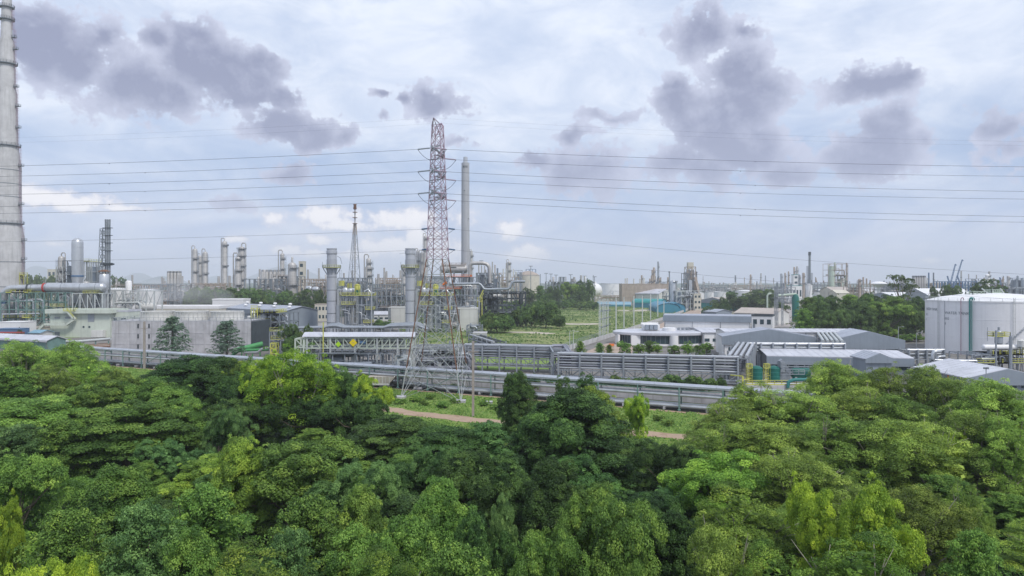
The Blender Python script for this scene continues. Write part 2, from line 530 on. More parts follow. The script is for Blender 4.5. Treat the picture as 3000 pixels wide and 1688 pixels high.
def ribbon(name, pts, w, z, m, seed=3):
    rng = random.Random(seed); b = MB(); L_, R_ = [], []
    pts = [Vector((p[0], p[1], 0)) for p in pts]
    fine = []
    for a, c in zip(pts[:-1], pts[1:]):
        for i in range(6): fine.append(a.lerp(c, i / 6))
    fine.append(pts[-1])
    for _ in range(3):
        fine = [fine[0]] + [(fine[i - 1] + fine[i] * 2 + fine[i + 1]) / 4 for i in range(1, len(fine) - 1)] + [fine[-1]]
    for i, p in enumerate(fine):
        d = fine[min(i + 1, len(fine) - 1)] - fine[max(i - 1, 0)]
        n = Vector((-d.y, d.x, 0)).normalized()
        L_.append(p + n * w * (.5 + rng.uniform(-.12, .12))); R_.append(p - n * w * (.5 + rng.uniform(-.12, .12)))
    vs = [(v.x, v.y, z) for v in L_ + R_]; m_ = len(fine)
    b.add(vs, [(i, m_ + i, m_ + i + 1, i + 1) for i in range(m_ - 1)])
    return kind(b.build(name, m, smooth=False), 'structure')


G_FAR = ground_mat('far_plain', [(.05, .08, .035), (.09, .12, .05), (.22, .20, .16), (.07, .10, .04)], .006, .05, .2)
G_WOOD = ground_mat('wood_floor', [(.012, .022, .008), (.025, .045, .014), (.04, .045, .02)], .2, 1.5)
G_YARD = ground_mat('yard_concrete', [(.12, .12, .11), (.22, .21, .20), (.16, .15, .14)], .05, .5)
G_GRASS = ground_mat('mown_grass', [(.08, .15, .03), (.16, .25, .05), (.22, .28, .08), (.11, .19, .035)], .12, 1.6, .8)
G_FIELD = ground_mat('rough_field', [(.08, .135, .035), (.14, .20, .055), (.27, .28, .13), (.12, .18, .05)], .05, .35, .8)
G_LAWN = ground_mat('lawn', [(.15, .24, .05), (.20, .28, .08)], .1, .9)
G_DIRT = ground_mat('bare_dirt', [(.30, .21, .15), (.42, .31, .23), (.36, .27, .20)], .3, 1.8, .6)
G_SAND = ground_mat('pale_sand', [(.40, .36, .30), (.52, .47, .40)], .2, 1.2)
G_ROAD = ground_mat('pale_road', [(.30, .28, .27), (.38, .35, .33)], .1, .8, .1)
G_TAN = ground_mat('tan_road', [(.34, .26, .21), (.42, .34, .28)], .1, .8, .1)
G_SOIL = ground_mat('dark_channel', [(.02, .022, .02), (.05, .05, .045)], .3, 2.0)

sheet('ground', [(-15000, -200), (15000, -200), (15000, 15500), (-15000, 15500)], 0.0, G_FAR)
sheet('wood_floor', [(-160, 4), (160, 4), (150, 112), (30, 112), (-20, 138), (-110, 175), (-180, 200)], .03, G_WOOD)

# the front pipe line runs from far on the left to near on the right
RU = Vector((0.902, -0.431, 0)); RN = Vector((-0.431, -0.902, 0)); R0 = Vector((-13.65, 157.0, 0))
def rk(t, off=0.0, z=0.0): return R0 + RU * t + RN * off + Vector((0, 0, z))
sheet('yard', [rk(-190, -9), rk(150, -9), Vector((330, 250, 0)), Vector((330, 500, 0)), Vector((-330, 500, 0)), Vector((-330, 250, 0))], .05, G_YARD)
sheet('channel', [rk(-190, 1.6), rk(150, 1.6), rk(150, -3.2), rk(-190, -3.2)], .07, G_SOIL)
sheet('verge', [rk(-190, 2.2), rk(150, 2.2), rk(150, 46), rk(-190, 40)], .08, G_GRASS)
ribbon('service_strip', [rk(t, 2.6) for t in range(-190, 160, 10)], 1.3, .10, G_DIRT)
ribbon('inner_track', [rk(t, -6.2) for t in range(-190, 160, 10)], 3.0, .10, G_DIRT, 9)
ribbon('dirt_path', [G(690, 1150), G(900, 1168), G(1060, 1190), G(1130, 1200), G(1200, 1212), G(1350, 1229), G(1560, 1247), G(1785, 1263), G(2000, 1282), G(2250, 1308), G(2600, 1350)], 4.2, .12, G_DIRT, 5)
sheet('lawn', [G(1390, 1046), G(1640, 1040), G(1620, 1083), G(1400, 1085)], .09, G_LAWN)
sheet('field', [G(1170, 1012), G(1400, 1006), G(1560, 1008), G(1660, 1012), G(1735, 1003), G(1870, 965), G(2010, 912), G(2052, 896), G(1960, 886), G(1700, 880), G(1400, 891), G(1170, 903)], .12, G_FIELD)
ribbon('sand_patch', [G(1490, 974), G(1560, 975), G(1615, 979)], 9, .16, G_SAND, 1)
ribbon('sand_patch', [G(1640, 949), G(1700, 951), G(1760, 949)], 13, .16, G_SAND, 2)
ribbon('sand_patch', [G(1485, 935), G(1520, 938), G(1530, 931)], 14, .16, G_SAND, 4)
ribbon('sand_patch', [G(1815, 910), G(1860, 912), G(1905, 908)], 16, .16, G_SAND, 6)
ribbon('plant_road', [G(1180, 900), G(1330, 893), G(1480, 883), G(1640, 876), G(1760, 872)], 22, .17, G_ROAD, 7)
sheet('tan_road', [G(1690, 1042), G(1770, 1010), G(1900, 966), G(2010, 915), G(2052, 898), G(2110, 897), G(2075, 915), G(2000, 945), G(1860, 1003), G(1850, 1042)], .14, G_TAN)
sheet('far_road', [G(2268, 958), G(2346, 958), G(2352, 930), G(2338, 905), G(2322, 884), G(2314, 870), G(2298, 870), G(2298, 890), G(2290, 910), G(2275, 932)], .14, G_ROAD)
sheet('yard_lawn', [G(160, 992), G(330, 986), G(330, 979), G(160, 985)], .09, G_LAWN)
sheet('clearing', [Vector((58, 45, 0)), Vector((110, 45, 0)), Vector((120, 104, 0)), Vector((72, 98, 0)), Vector((64, 70, 0))], .06, G_GRASS)


def hill(name, px0, px1, py, d, seed, m):
    rng = random.Random(seed); b = MB()
    x0, x1 = X(px0, d), X(px1, d); h = Z(py, d); dep = (x1 - x0) * .35
    nx, ny = 60, 14; ph = [rng.uniform(0, 6.28) for _ in range(8)]
    vs = []
    for j in range(ny + 1):
        for i in range(nx + 1):
            u, v = i / nx, j / ny
            e = (.5 - .5 * math.cos(2 * math.pi * u)) ** 1.15 * math.sin(math.pi * v)
            n = sum(math.sin(u * k * 5.1 + v * k * 3.3 + ph[k]) / k for k in range(1, 8)) * .11
            vs.append((x0 + (x1 - x0) * u, d + dep * (v - .5), max(0, h * e * (1 + n)) - 1))
    b.add(vs, [(j * (nx + 1) + i, j * (nx + 1) + i + 1, (j + 1) * (nx + 1) + i + 1, (j + 1) * (nx + 1) + i) for j in range(ny) for i in range(nx)])
    return kind(b.build(name, m, ang=180), 'structure')

G_HILL = ground_mat('wooded_hill', [(.03, .06, .03), (.05, .085, .04)], .004, .02)
hill('hills', -40, 260, 782, 11000, 1, G_HILL)
hill('hills', 300, 520, 799, 11500, 2, G_HILL)
hill('hills', 360, 600, 811, 8500, 3, G_HILL)
hill('hills', 540, 760, 803, 12000, 4, G_HILL)
hill('hills', 640, 1040, 781, 12500, 5, G_HILL)
hill('hills', 2350, 3300, 823, 12000, 6, G_HILL)
# ------------------------------------------------------------------ builders for plant and buildings
def chimney_rings(b, prof_r, zs, w=.35):
    for z in zs:
        r = prof_r(z)
        b.lathe((0, 0, 0), [(r + .01, z - .12), (r + w, z - .1), (r + w, z + .1), (r + .01, z + .12)], 32, False)


def rad_at(prof):
    def f(z):
        for (r0, z0), (r1, z1) in zip(prof[:-1], prof[1:]):
            if z0 <= z <= z1: return r0 + (r1 - r0) * ((z - z0) / max(1e-6, z1 - z0))
        return prof[-1][0]
    return f


def ladder(b, x, y, z0, z1, nx=1.0, ny=0.0, w=.6, cage=True):
    """a caged ladder standing off a shell in direction (nx, ny)"""
    tx, ty = -ny, nx
    for k in (-.5, .5): b.bar((x + tx * w * k, y + ty * w * k, z0), (x + tx * w * k, y + ty * w * k, z1), .09)
    z = z0
    while z < z1:
        b.bar((x - tx * w * .5, y - ty * w * .5, z), (x + tx * w * .5, y + ty * w * .5, z), .05)
        if cage:
            b.bar((x + nx * .8 - tx * .35, y + ny * .8 - ty * .35, z), (x + nx * .8 + tx * .35, y + ny * .8 + ty * .35, z), .06)
            for k in (-.35, .35): b.bar((x + tx * k, y + ty * k, z), (x + nx * .8 + tx * k, y + ny * .8 + ty * k, z), .06)
        z += 1.2 if not cage else 1.8
    if cage:
        for k in (-.35, .35): b.bar((x + nx * .8 + tx * k, y + ny * .8 + ty * k, z0), (x + nx * .8 + tx * k, y + ny * .8 + ty * k, z1), .05)


def column(label, px, top, base, d, wpx, m=None, group=None, plats=(.35, .6, .82), neck=None, loop=True, side=1, name='distillation_column'):
    """a tall insulated column: shell with dished head, ring platforms, caged ladder, overhead pipe"""
    m = m or COLM
    h = Z(top, d); r = W(wpx, d) / 2; zb = max(0, Z(base, d)) * 0
    t = thing(name, label, 'column', (X(px, d), d, 0), 0, group)
    prof = [(r * 1.12, 0), (r * 1.12, h * .04)]
    if neck:
        prof += [(r, h * .05), (r, h * neck), (r * .74, h * (neck + .05))]
        rt = r * .74
    else:
        prof += [(r, h * .05)]; rt = r
    prof += [(rt, h - rt * .8), (rt * .88, h - rt * .4), (rt * .5, h - rt * .1), (.02, h)]
    b = MB(); b.lathe((0, 0, 0), prof, 20)
    rf = rad_at(prof)
    for f in np.linspace(.12, .93, 9): b.lathe((0, 0, 0), [(rf(h * f), h * f - .08), (rf(h * f) + .06, h * f - .06), (rf(h * f) + .06, h * f + .06), (rf(h * f), h * f + .08)], 20, False)
    b.build('shell', m, t)
    for f in plats:
        z = h * f; q = rf(z)
        b = MB(); a0 = -2.4 + side * .6
        ex = max(.9, q * .55)
        pts = [(math.cos(a0 + i * .3), math.sin(a0 + i * .3)) for i in range(11)]
        vs = [(x * (q + .02), y * (q + .02), z) for x, y in pts] + [(x * (q + ex), y * (q + ex), z) for x, y in pts]
        n = len(pts)
        b.add(vs, [(i, i + 1, n + i + 1, n + i) for i in range(n - 1)])
        b.add([(v[0], v[1], v[2] - .15) for v in vs], [(i, n + i, n + i + 1, i + 1) for i in range(n - 1)])
        b.rail([(x * (q + ex), y * (q + ex)) for x, y in pts[::2]], z, 1.1, max(.09, d * .00022), 3)
        for x, y in pts[::3]: b.bar((x * (q + .02), y * (q + .02), z - ex), (x * (q + ex), y * (q + ex), z - .1), .12)
        b.build('platform', STEEL, t)
    b = MB(); ladder(b, side * (r + .4), -.2, 0, h * .95, side, 0); b.build('ladder', STEEL, t)
    if loop:
        b = MB(); rp = max(.22, r * .17)
        b.tube([(0, 0, h - .05), (0, 0, h + r * .7), (-side * r * .35, 0, h + r * 1.1), (-side * (r + rp), 0, h + r * 1.05), (-side * (r + rp * 2), 0, h + r * .6), (-side * (r + rp * 2), 0, h * .1)], rp, 8)
        b.build('vapour_pipe', m, t)
    return t


def silos(group, label, px0, px1, n, top, d, m=None, rows=1, names='silo'):
    """a row of hopper silos; each is a thing"""
    w = X(px1, d) - X(px0, d); r = w / n / 2 * .94; h = Z(top, d)
    first = None
    for k in range(n * rows):
        i, j = k % n, k // n
        x = X(px0, d) + w * (i + .5) / n
        lab = f'{label}, {ORD_S[i]} of its row' if rows == 1 else f'{label}, {ORD_S[i]} of the {["front", "back"][j]} row'
        if first is None:
            first = t = thing(names, lab, 'silo', (x, d, 0), 0, group)
            b = MB(); b.lathe((0, 0, 0), [(r * .2, h * .12), (r, h * .3), (r, h * .93), (r * .3, h), (.02, h)], 16); b.build('shell', m or COLM, t)
            b = MB()
            for a in range(4): b.bar((r * .8 * math.cos(a * 1.57 + .7), r * .8 * math.sin(a * 1.57 + .7), 0), (r * .8 * math.cos(a * 1.57 + .7), r * .8 * math.sin(a * 1.57 + .7), h * .32), .5)
            b.build('support_frame', STEEL, t)
            b = MB(); b.rail([(r * .9 * math.cos(a * .785), r * .9 * math.sin(a * .785)) for a in range(8)], h * .95, 1.6, .22, 9, True); b.build('handrail', STEEL, t)
        else:
            copy_thing(first, lab, (x, d + j * r * 2.1, 0), 0, 1, group)
ORD_S = ['first', 'second', 'third', 'fourth', 'fifth', 'sixth', 'seventh', 'eighth', 'ninth', 'tenth', 'eleventh', 'twelfth']


def tank(label, px, top, d, rpx, m=None, roof=.12, name='storage_tank', group=None, rings=5, stair=True, rm=None):
    h = Z(top, d); r = W(rpx, d)
    t = thing(name, label, 'tank', (X(px, d), d, 0), 0, group)
    b = MB(); prof = [(r, 0), (r, h)]
    b.lathe((0, 0, 0), prof, 48)
    for i in range(1, rings): b.lathe((0, 0, 0), [(r, h * i / rings - .07), (r + .05, h * i / rings - .05), (r + .05, h * i / rings + .05), (r, h * i / rings + .07)], 48, False)
    b.build('shell', m or WHITE, t)
    b = MB(); b.lathe((0, 0, 0), [(r + .12, h - .25), (r + .12, h + .05), (r * .75, h + r * roof * .5), (r * .4, h + r * roof * .86), (r * .15, h + r * roof * .98), (.02, h + r * roof)], 48, False); b.build('roof', rm or m or WHITE, t)
    b = MB(); n = 40
    b.rail([(r * math.cos(6.283 * i / n), r * math.sin(6.283 * i / n)) for i in range(n)], h + .05, 1.1, max(.06, d * .00018), 6, True); b.build('handrail', PALEST, t)
    if stair:
        b = MB()
        for i in range(24):
            a = -2.2 + i * .035; z = h * i / 24
            b.bar(((r + .1) * math.cos(a), (r + .1) * math.sin(a), z), ((r + 1) * math.cos(a), (r + 1) * math.sin(a), z), .5, .12)
        b.build('stair', STEEL, t)
    return t


def shed(label, p0, p1, depth, eave, ridge, wall, roof, axis='x', cat='warehouse', name='warehouse', fascia=None, fh=.0, wins=0, door=True, over=.5, group=None, vents=0, winh=1.2, corr=True):
    """gabled building on the ground line p0 to p1 (front wall); axis 'x': ridge runs along the front, 'y': the gable faces the front"""
    p0, p1 = Vector((p0[0], p0[1], 0)), Vector((p1[0], p1[1], 0))
    v = p1 - p0; w = v.length; rz = math.atan2(v.y, v.x)
    t = thing(name, label, cat, p0, rz, group)
    b = MB()
    if axis == 'x':
        pts = [(0, 0), (depth, 0), (depth, eave), (depth / 2, ridge), (0, eave)]
        vs = [(0, y, z) for y, z in pts] + [(w, y, z) for y, z in pts]
    else:
        pts = [(0, 0), (w, 0), (w, eave), (w / 2, ridge), (0, eave)]
        vs = [(x, 0, z) for x, z in pts] + [(x, depth, z) for x, z in pts]
    b.add(vs, [(0, 1, 2, 3, 4), (9, 8, 7, 6, 5)] + [(i, 5 + i, 5 + (i + 1) % 5, (i + 1) % 5) for i in (0, 1, 4)])
    if w < 90:                                          # sheeting ribs, downpipes
        for i in range(1, int(w / 1.6)): b.bar((i * 1.6, -.02, .1), (i * 1.6, -.02, eave - fh - .05), .05, .05)
    b.build('wall', wall, t, False)
    if w > 8 and w < 90 and corr:
        b = MB()
        for i in range(max(2, int(w / 9)) + 1): x = .3 + (w - .6) * i / max(2, int(w / 9)); b.bar((x, -.12, 0), (x, -.12, eave - fh), .16)
        b.build('downpipe', STEEL, t, False)
    b = MB(); o, th = over, .25
    if axis == 'x':
        a, bb, c, d_ = (-o, -o, eave - o * (ridge - eave) / (depth / 2) + .02), (-o, depth / 2, ridge + .02), (-o, depth + o, eave - o * (ridge - eave) / (depth / 2) + .02), w + o
        sec = [(a[1], a[2]), (bb[1], bb[2]), (c[1], c[2]), (c[1], c[2] + th), (bb[1], bb[2] + th), (a[1], a[2] + th)]
        vs = [(-o, y, z) for y, z in sec] + [(d_, y, z) for y, z in sec]
    else:
        k = (ridge - eave) / (w / 2)
        sec = [(-o, eave - o * k + .02), (w / 2, ridge + .02), (w + o, eave - o * k + .02), (w + o, eave - o * k + .02 + th), (w / 2, ridge + .02 + th), (-o, eave - o * k + .02 + th)]
        vs = [(x, -o, z) for x, z in sec] + [(x, depth + o, z) for x, z in sec]
    b.add(vs, [(0, 1, 4, 5), (1, 2, 3, 4), (6, 11, 10, 7), (7, 10, 9, 8)] + [(i, 6 + i, 6 + (i + 1) % 6, (i + 1) % 6) for i in range(6)])
    if corr:                                            # standing seams of the roof sheets
        if axis == 'x':
            n = max(4, int(w / 2.2))
            for i in range(1, n):
                x = w * i / n
                b.bar((x, -o, sec[5][1] + .02), (x, depth / 2, sec[4][1] + .02), .12, .08); b.bar((x, depth / 2, sec[4][1] + .02), (x, depth + o, sec[3][1] + .02), .12, .08)
        else:
            n = max(4, int(depth / 2.2))
            for i in range(1, n):
                y = depth * i / n
                b.bar((-o, y, sec[5][1] + .02), (w / 2, y, sec[4][1] + .02), .12, .08); b.bar((w / 2, y, sec[4][1] + .02), (w + o, y, sec[3][1] + .02), .12, .08)
    b.build('roof', roof, t, False)
    if fascia is not None:
        b = MB()
        if axis == 'x':
            b.box((w / 2, -o - .06, eave - fh / 2), (w + 2 * o + .2, .1, fh))
        else:
            e0 = eave - fh
            b.add([(-o, -o - .1, e0), (w + o, -o - .1, e0), (w + o, -o - .1, eave + .05), (w / 2, -o - .1, ridge + .15), (-o, -o - .1, eave + .05),
                   (-o, -.04, e0), (w + o, -.04, e0), (w + o, -.04, eave + .05), (w / 2, -.04, ridge + .15), (-o, -.04, eave + .05)],
                  [(0, 1, 2, 3, 4), (9, 8, 7, 6, 5)] + [(i, 5 + i, 5 + (i + 1) % 5, (i + 1) % 5) for i in range(5)])
        b.build('fascia', fascia, t, False)
    for i in range(wins):
        x = w * (i + .5) / wins
        b = MB(); b.box((x, -.06, eave * .45), (min(2.4, w / wins * .6), .1, winh)); b.build('window', GLASS, t, False)
    if door:
        b = MB(); b.box((w * .82, -.07, min(2.0, eave * .35)), (min(4, w * .12), .12, min(4, eave * .7))); b.build('door', STEEL, t, False)
    for i in range(vents):
        b = MB()
        if axis == 'x': c = (w * (i + .6) / vents, depth * .5 * (.45 if i % 2 else .98)); zz_ = eave + (ridge - eave) * (.45 if i % 2 else .98)
        else: c = (w / 2, depth * (i + .6) / vents); zz_ = ridge
        b.lathe((c[0], c[1], zz_ + .2), [(.55, 0), (.55, .5), (1.0, .6), (1.05, .95), (.7, 1.35), (.03, 1.5)], 14); b.build('roof_vent', WHITE, t)
    return t


def block(label, p0, p1, depth, h, wall, roofm=None, cat='building', name='building', floors=0, bays=0, parapet=.5, group=None, door=True, winm=None):
    """flat roofed block with parapet cap and window bands"""
    p0, p1 = Vector((p0[0], p0[1], 0)), Vector((p1[0], p1[1], 0))
    v = p1 - p0; w = v.length; rz = math.atan2(v.y, v.x)
    t = thing(name, label, cat, p0, rz, group)
    b = MB(); b.box((w / 2, depth / 2, h / 2), (w, depth, h)); b.build('wall', wall, t, False)
    b = MB(); q = .3
    for c, s_ in (((w / 2, -.0, h + parapet / 2), (w + q, q, parapet)), ((w / 2, depth, h + parapet / 2), (w + q, q, parapet)), ((0, depth / 2, h + parapet / 2 - .003), (q, depth - q, parapet)), ((w, depth / 2, h + parapet / 2 - .003), (q, depth - q, parapet))): b.box(c, s_)
    b.box((w / 2, depth / 2, h + .06), (w - q, depth - q, .1))
    b.build('roof', roofm or wall, t, False)
    for f in range(floors):
        for i in range(bays):
            b = MB(); b.box((w * (i + .5) / bays, -.05, h * (f + .55) / floors), (w / bays * .55, .12, h / floors * .4)); b.build('window', winm or GLASS, t, False)
    if door:
        b = MB(); b.box((w * .12, -.08, min(1.3, h * .3)), (min(2.2, w * .1), .15, min(2.6, h * .6))); b.build('door', STEEL, t, False)
    return t


def unit(label, px0, px1, top, base_d, depth, seed, fm=None, pm=None, vm=None, nx=3, ny=2, levels=4, vessels=4, pipes=8, plats=2, rails=True, fill=1.0, name='process_unit', stacks=0, z0=0.0, w=.35, rm=None, deckm=None, cat='process unit', brace=.55, ducts=0):
    """open steel frame carrying vessels, ducts, decks with handrails and pipe runs"""
    rng = random.Random(seed); d = base_d
    x0, x1 = X(px0, d), X(px1, d); h = Z(top, d); wd = x1 - x0
    fm, pm, vm = fm or GALV, pm or SILVER, vm or COLM
    t = thing(name, label, cat, ((x0 + x1) / 2, d, 0))
    a, c = -wd / 2, wd / 2
    zs = [z0 + (h - z0) * (i + 1) / levels for i in range(levels)]
    b = MB(); b.frame(a, c, 0, depth, zs, nx, ny, w, brace, rng); b.build('steel_frame', fm, t, False)
    for i in range(plats):
        z = zs[rng.randrange(levels)] if levels else h
        q0 = a + wd * rng.uniform(0, .4); q1 = q0 + wd * rng.uniform(.35, .6); q1 = min(c, q1)
        b = MB(); b.box(((q0 + q1) / 2, depth * .4, z + .12), (q1 - q0, depth * .95, .14)); b.build('deck', deckm or STEEL, t, False)
        if rails:
            b = MB(); b.rail([(q0, -.3), (q1, -.3), (q1, depth * .85)], z + .2, 1.2, max(.1, d * .00032), 1.8); b.build('handrail', rm or YELLOW, t, False)
    for i in range(vessels):
        b = MB(); k = rng.random(); li = rng.randrange(levels); z = zs[li - 1] if li else z0
        lh = zs[0] - z0; x = a + wd * (i + .5) / vessels + rng.uniform(-.5, .5); y = depth * rng.uniform(.2, .8)
        if k < .5:
            r = min(lh * .33, wd / vessels * .38) * rng.uniform(.6, 1); L_ = min(wd * .42, r * 5)
            xx0 = max(a, min(x - L_ / 2, c - L_)); b.hcyl((xx0, y, z + r + .3), (xx0 + L_, y, z + r + .3), r, 14)
        elif k < .85:
            r = min(wd / vessels * .32, lh * .35) * rng.uniform(.6, 1); q = lh * rng.uniform(.9, 1.9)
            b.lathe((x, y, z + .1), [(r * .3, 0), (r * .8, .3 * r), (r, .6 * r), (r, q - r * .5), (r * .7, q - r * .15), (.05, q)], 14)
        else:
            b.box((x, y, z + lh * .35 + .1), (wd / vessels * .6, depth * .5, lh * .7))
        b.build('vessel', vm if rng.random() < .8 else OFFW, t)
    for i in range(ducts):
        b = MB(); x = a + wd * (i + .5) / ducts; r = wd / ducts * .22
        b.box((x, depth * .45, (z0 + h) * .5), (r * 2, depth * .6, (h - z0) * .86)); b.build('duct', GALV if i % 2 else GREYCL, t, False)
    for i in range(pipes):
        b = MB(); r = rng.choice((.14, .2, .28, .38)) * (1 + d / 900); y = rng.uniform(-.6, depth)
        z = rng.uniform(z0 + (h - z0) * .08, h * .98); q0 = rng.uniform(a, a + wd * .5); q1 = rng.uniform(q0 + wd * .2, c)
        pts = [(q0, y, z), (q1, y, z)]
        if rng.random() < .75: z2 = max(.3, z - rng.uniform(.1, .5) * h); pts += [(q1 + r * 2, y, z - r * 2), (q1 + r * 2, y, z2)]
        if rng.random() < .4: pts = [(q0, y, max(.3, z - rng.uniform(.2, .6) * h)), (q0, y, z - r)] + pts[1:]
        b.tube(pts, r, 7); b.build('pipe', pm if rng.random() < .75 else fm, t)
    for i in range(stacks):
        b = MB(); r = wd * .02 + .3; x = rng.uniform(a, c); b.cyl((x, depth * .5, 0), r, h, h * rng.uniform(1.1, 1.35), 10); b.build('vent_stack', vm, t)
    return t


def tower4(b, feet, tops, zs_f, leg, brace, mi=(0, 1, 0, 1), switch=.3):
    """tapering square lattice: feet and tops are four points each"""
    feet = [Vector(p) for p in feet]; tops = [Vector(p) for p in tops]
    for a, c in zip(feet, tops):
        for f0, f1 in zip(zs_f[:-1], zs_f[1:]):
            b.mi = mi[0] if f0 < switch else mi[2]
            b.bar(a.lerp(c, f0), a.lerp(c, f1), leg)
    for f0, f1 in zip(zs_f[:-1], zs_f[1:]):
        b.mi = mi[1] if f0 < switch else mi[3]
        for i in range(4):
            j = (i + 1) % 4
            p0, p1, q0, q1 = feet[i].lerp(tops[i], f0), feet[i].lerp(tops[i], f1), feet[j].lerp(tops[j], f0), feet[j].lerp(tops[j], f1)
            b.bar(p0, q1, brace); b.bar(q0, p1, brace); b.bar(p1, q1, brace)
    return b


def text_mesh(name, body, size, m, parent, place):
    """letters as a thin mesh; place maps (x, y) in metres on the sign to a point"""
    cu = bpy.data.curves.new(name, 'FONT'); cu.body = body; cu.size = size; cu.resolution_u = 3
    tmp = bpy.data.objects.new('tmp_text', cu); C.objects.link(tmp)
    me = bpy.data.meshes.new_from_object(tmp.evaluated_get(bpy.context.evaluated_depsgraph_get()))
    bpy.data.objects.remove(tmp); bpy.data.curves.remove(cu)
    for v in me.vertices: v.co = place(v.co.x, v.co.y)
    me.materials.clear(); me.materials.append(m); me.name = name
    o = bpy.data.objects.new(name, me); C.objects.link(o); o.parent = parent
    return o


def lamp_post(label, px, top, by, group=None, arms=1, m=None, w=.16, name='lamp_post', head=True):
    d = gd(by); h = Z(top, d)
    t = thing(name, label, 'post', (X(px, d), d, 0), 0, group)
    b = MB(); b.lathe((0, 0, 0), [(w, 0), (w * .55, h)], 8); b.build('pole', m or PALEST, t)
    if head:
        b = MB(); b.bar((0, 0, h - .1), (1.2, -.4, h + .1), .1); b.box((1.5, -.5, h + .12), (.9, .4, .16)); b.build('lamp_head', PALEST, t, False)
    return t
# ------------------------------------------------------------------ left side of the plant
def left_chimney():
    d = 345.0; k = d / F
    pts = [(44, 975), (44, 700), (36, 655), (35.5, 488), (28, 428), (25.5, 276), (21, 255), (19.5, 132), (14, 106), (13, 34), (12, 2), (11.5, -6)]
    prof = [(r * k, max(0, Z(y, d))) for r, y in pts]
    prof[0] = (44 * k, 0)
    t = thing('chimney', 'very tall stepped pale concrete chimney with ring walkways at the picture edge', 'chimney', (X(20, d), d, 0))
    b = MB(); b.lathe((0, 0, 0), prof, 48)
    rf = rad_at(prof)
    b.build('shaft', PCONC, t)
    for y in (22, 58, 188, 428, 655):
        z = Z(y, d); b = MB(); r = rf(z)
        b.lathe((0, 0, 0), [(r + .02, z - .35), (r + 1.1, z - .2), (r + 1.1, z + .05), (r + .02, z + .1)], 40, False)
        b.rail([((r + 1.05) * math.cos(i * .314), (r + 1.05) * math.sin(i * .314)) for i in range(20)], z, 1.2, .1, 9, True)
        b.build('walkway', STEEL, t)
    for y in (540, 578, 768, 500, 840, 900):
        z = Z(y, d); b = MB(); r = rf(z)
        b.lathe((0, 0, 0), [(r + .01, z - .14), (r + .12, z - .12), (r + .12, z + .12), (r + .01, z + .14)], 40, False); b.build('seam_band', STEEL, t)
    b = MB()
    for (z0, z1) in [(Z(840, d) + i * 10, Z(840, d) + i * 10 + 10.2) for i in range(14)]:
        r = max(rf(z0), rf(z1))
        ladder(b, r + .35, 0, z0, z1, 1, 0, .7)
    b.build('ladder', REDW, t, False)
    for y in (110, 145, 255, 312, 375, 487, 600, 705, 760):
        z = Z(y, d); b = MB(); r = rf(z)
        b.box((r + 1.1, 0, z), (1.9, 1.6, .2)); b.rail([(r + .3, -.8), (r + 2, -.8), (r + 2, .8)], z, 1.1, .12); b.build('landing', STEEL, t, False)
    b = MB(); z = Z(806, d); r = rf(z); b.box((r + 1.2, -.6, z), (2.4, 2.6, .25)); b.frame(r + .2, r + 2.4, -1.9, .7, [Z(815, d), z], 1, 1, .18, 1, z0=Z(860, d)); b.rail([(r + .2, -1.9), (r + 2.4, -1.9), (r + 2.4, .7)], z, 1.2, .16); b.build('access_stage', YELLOW, t, False)
left_chimney()


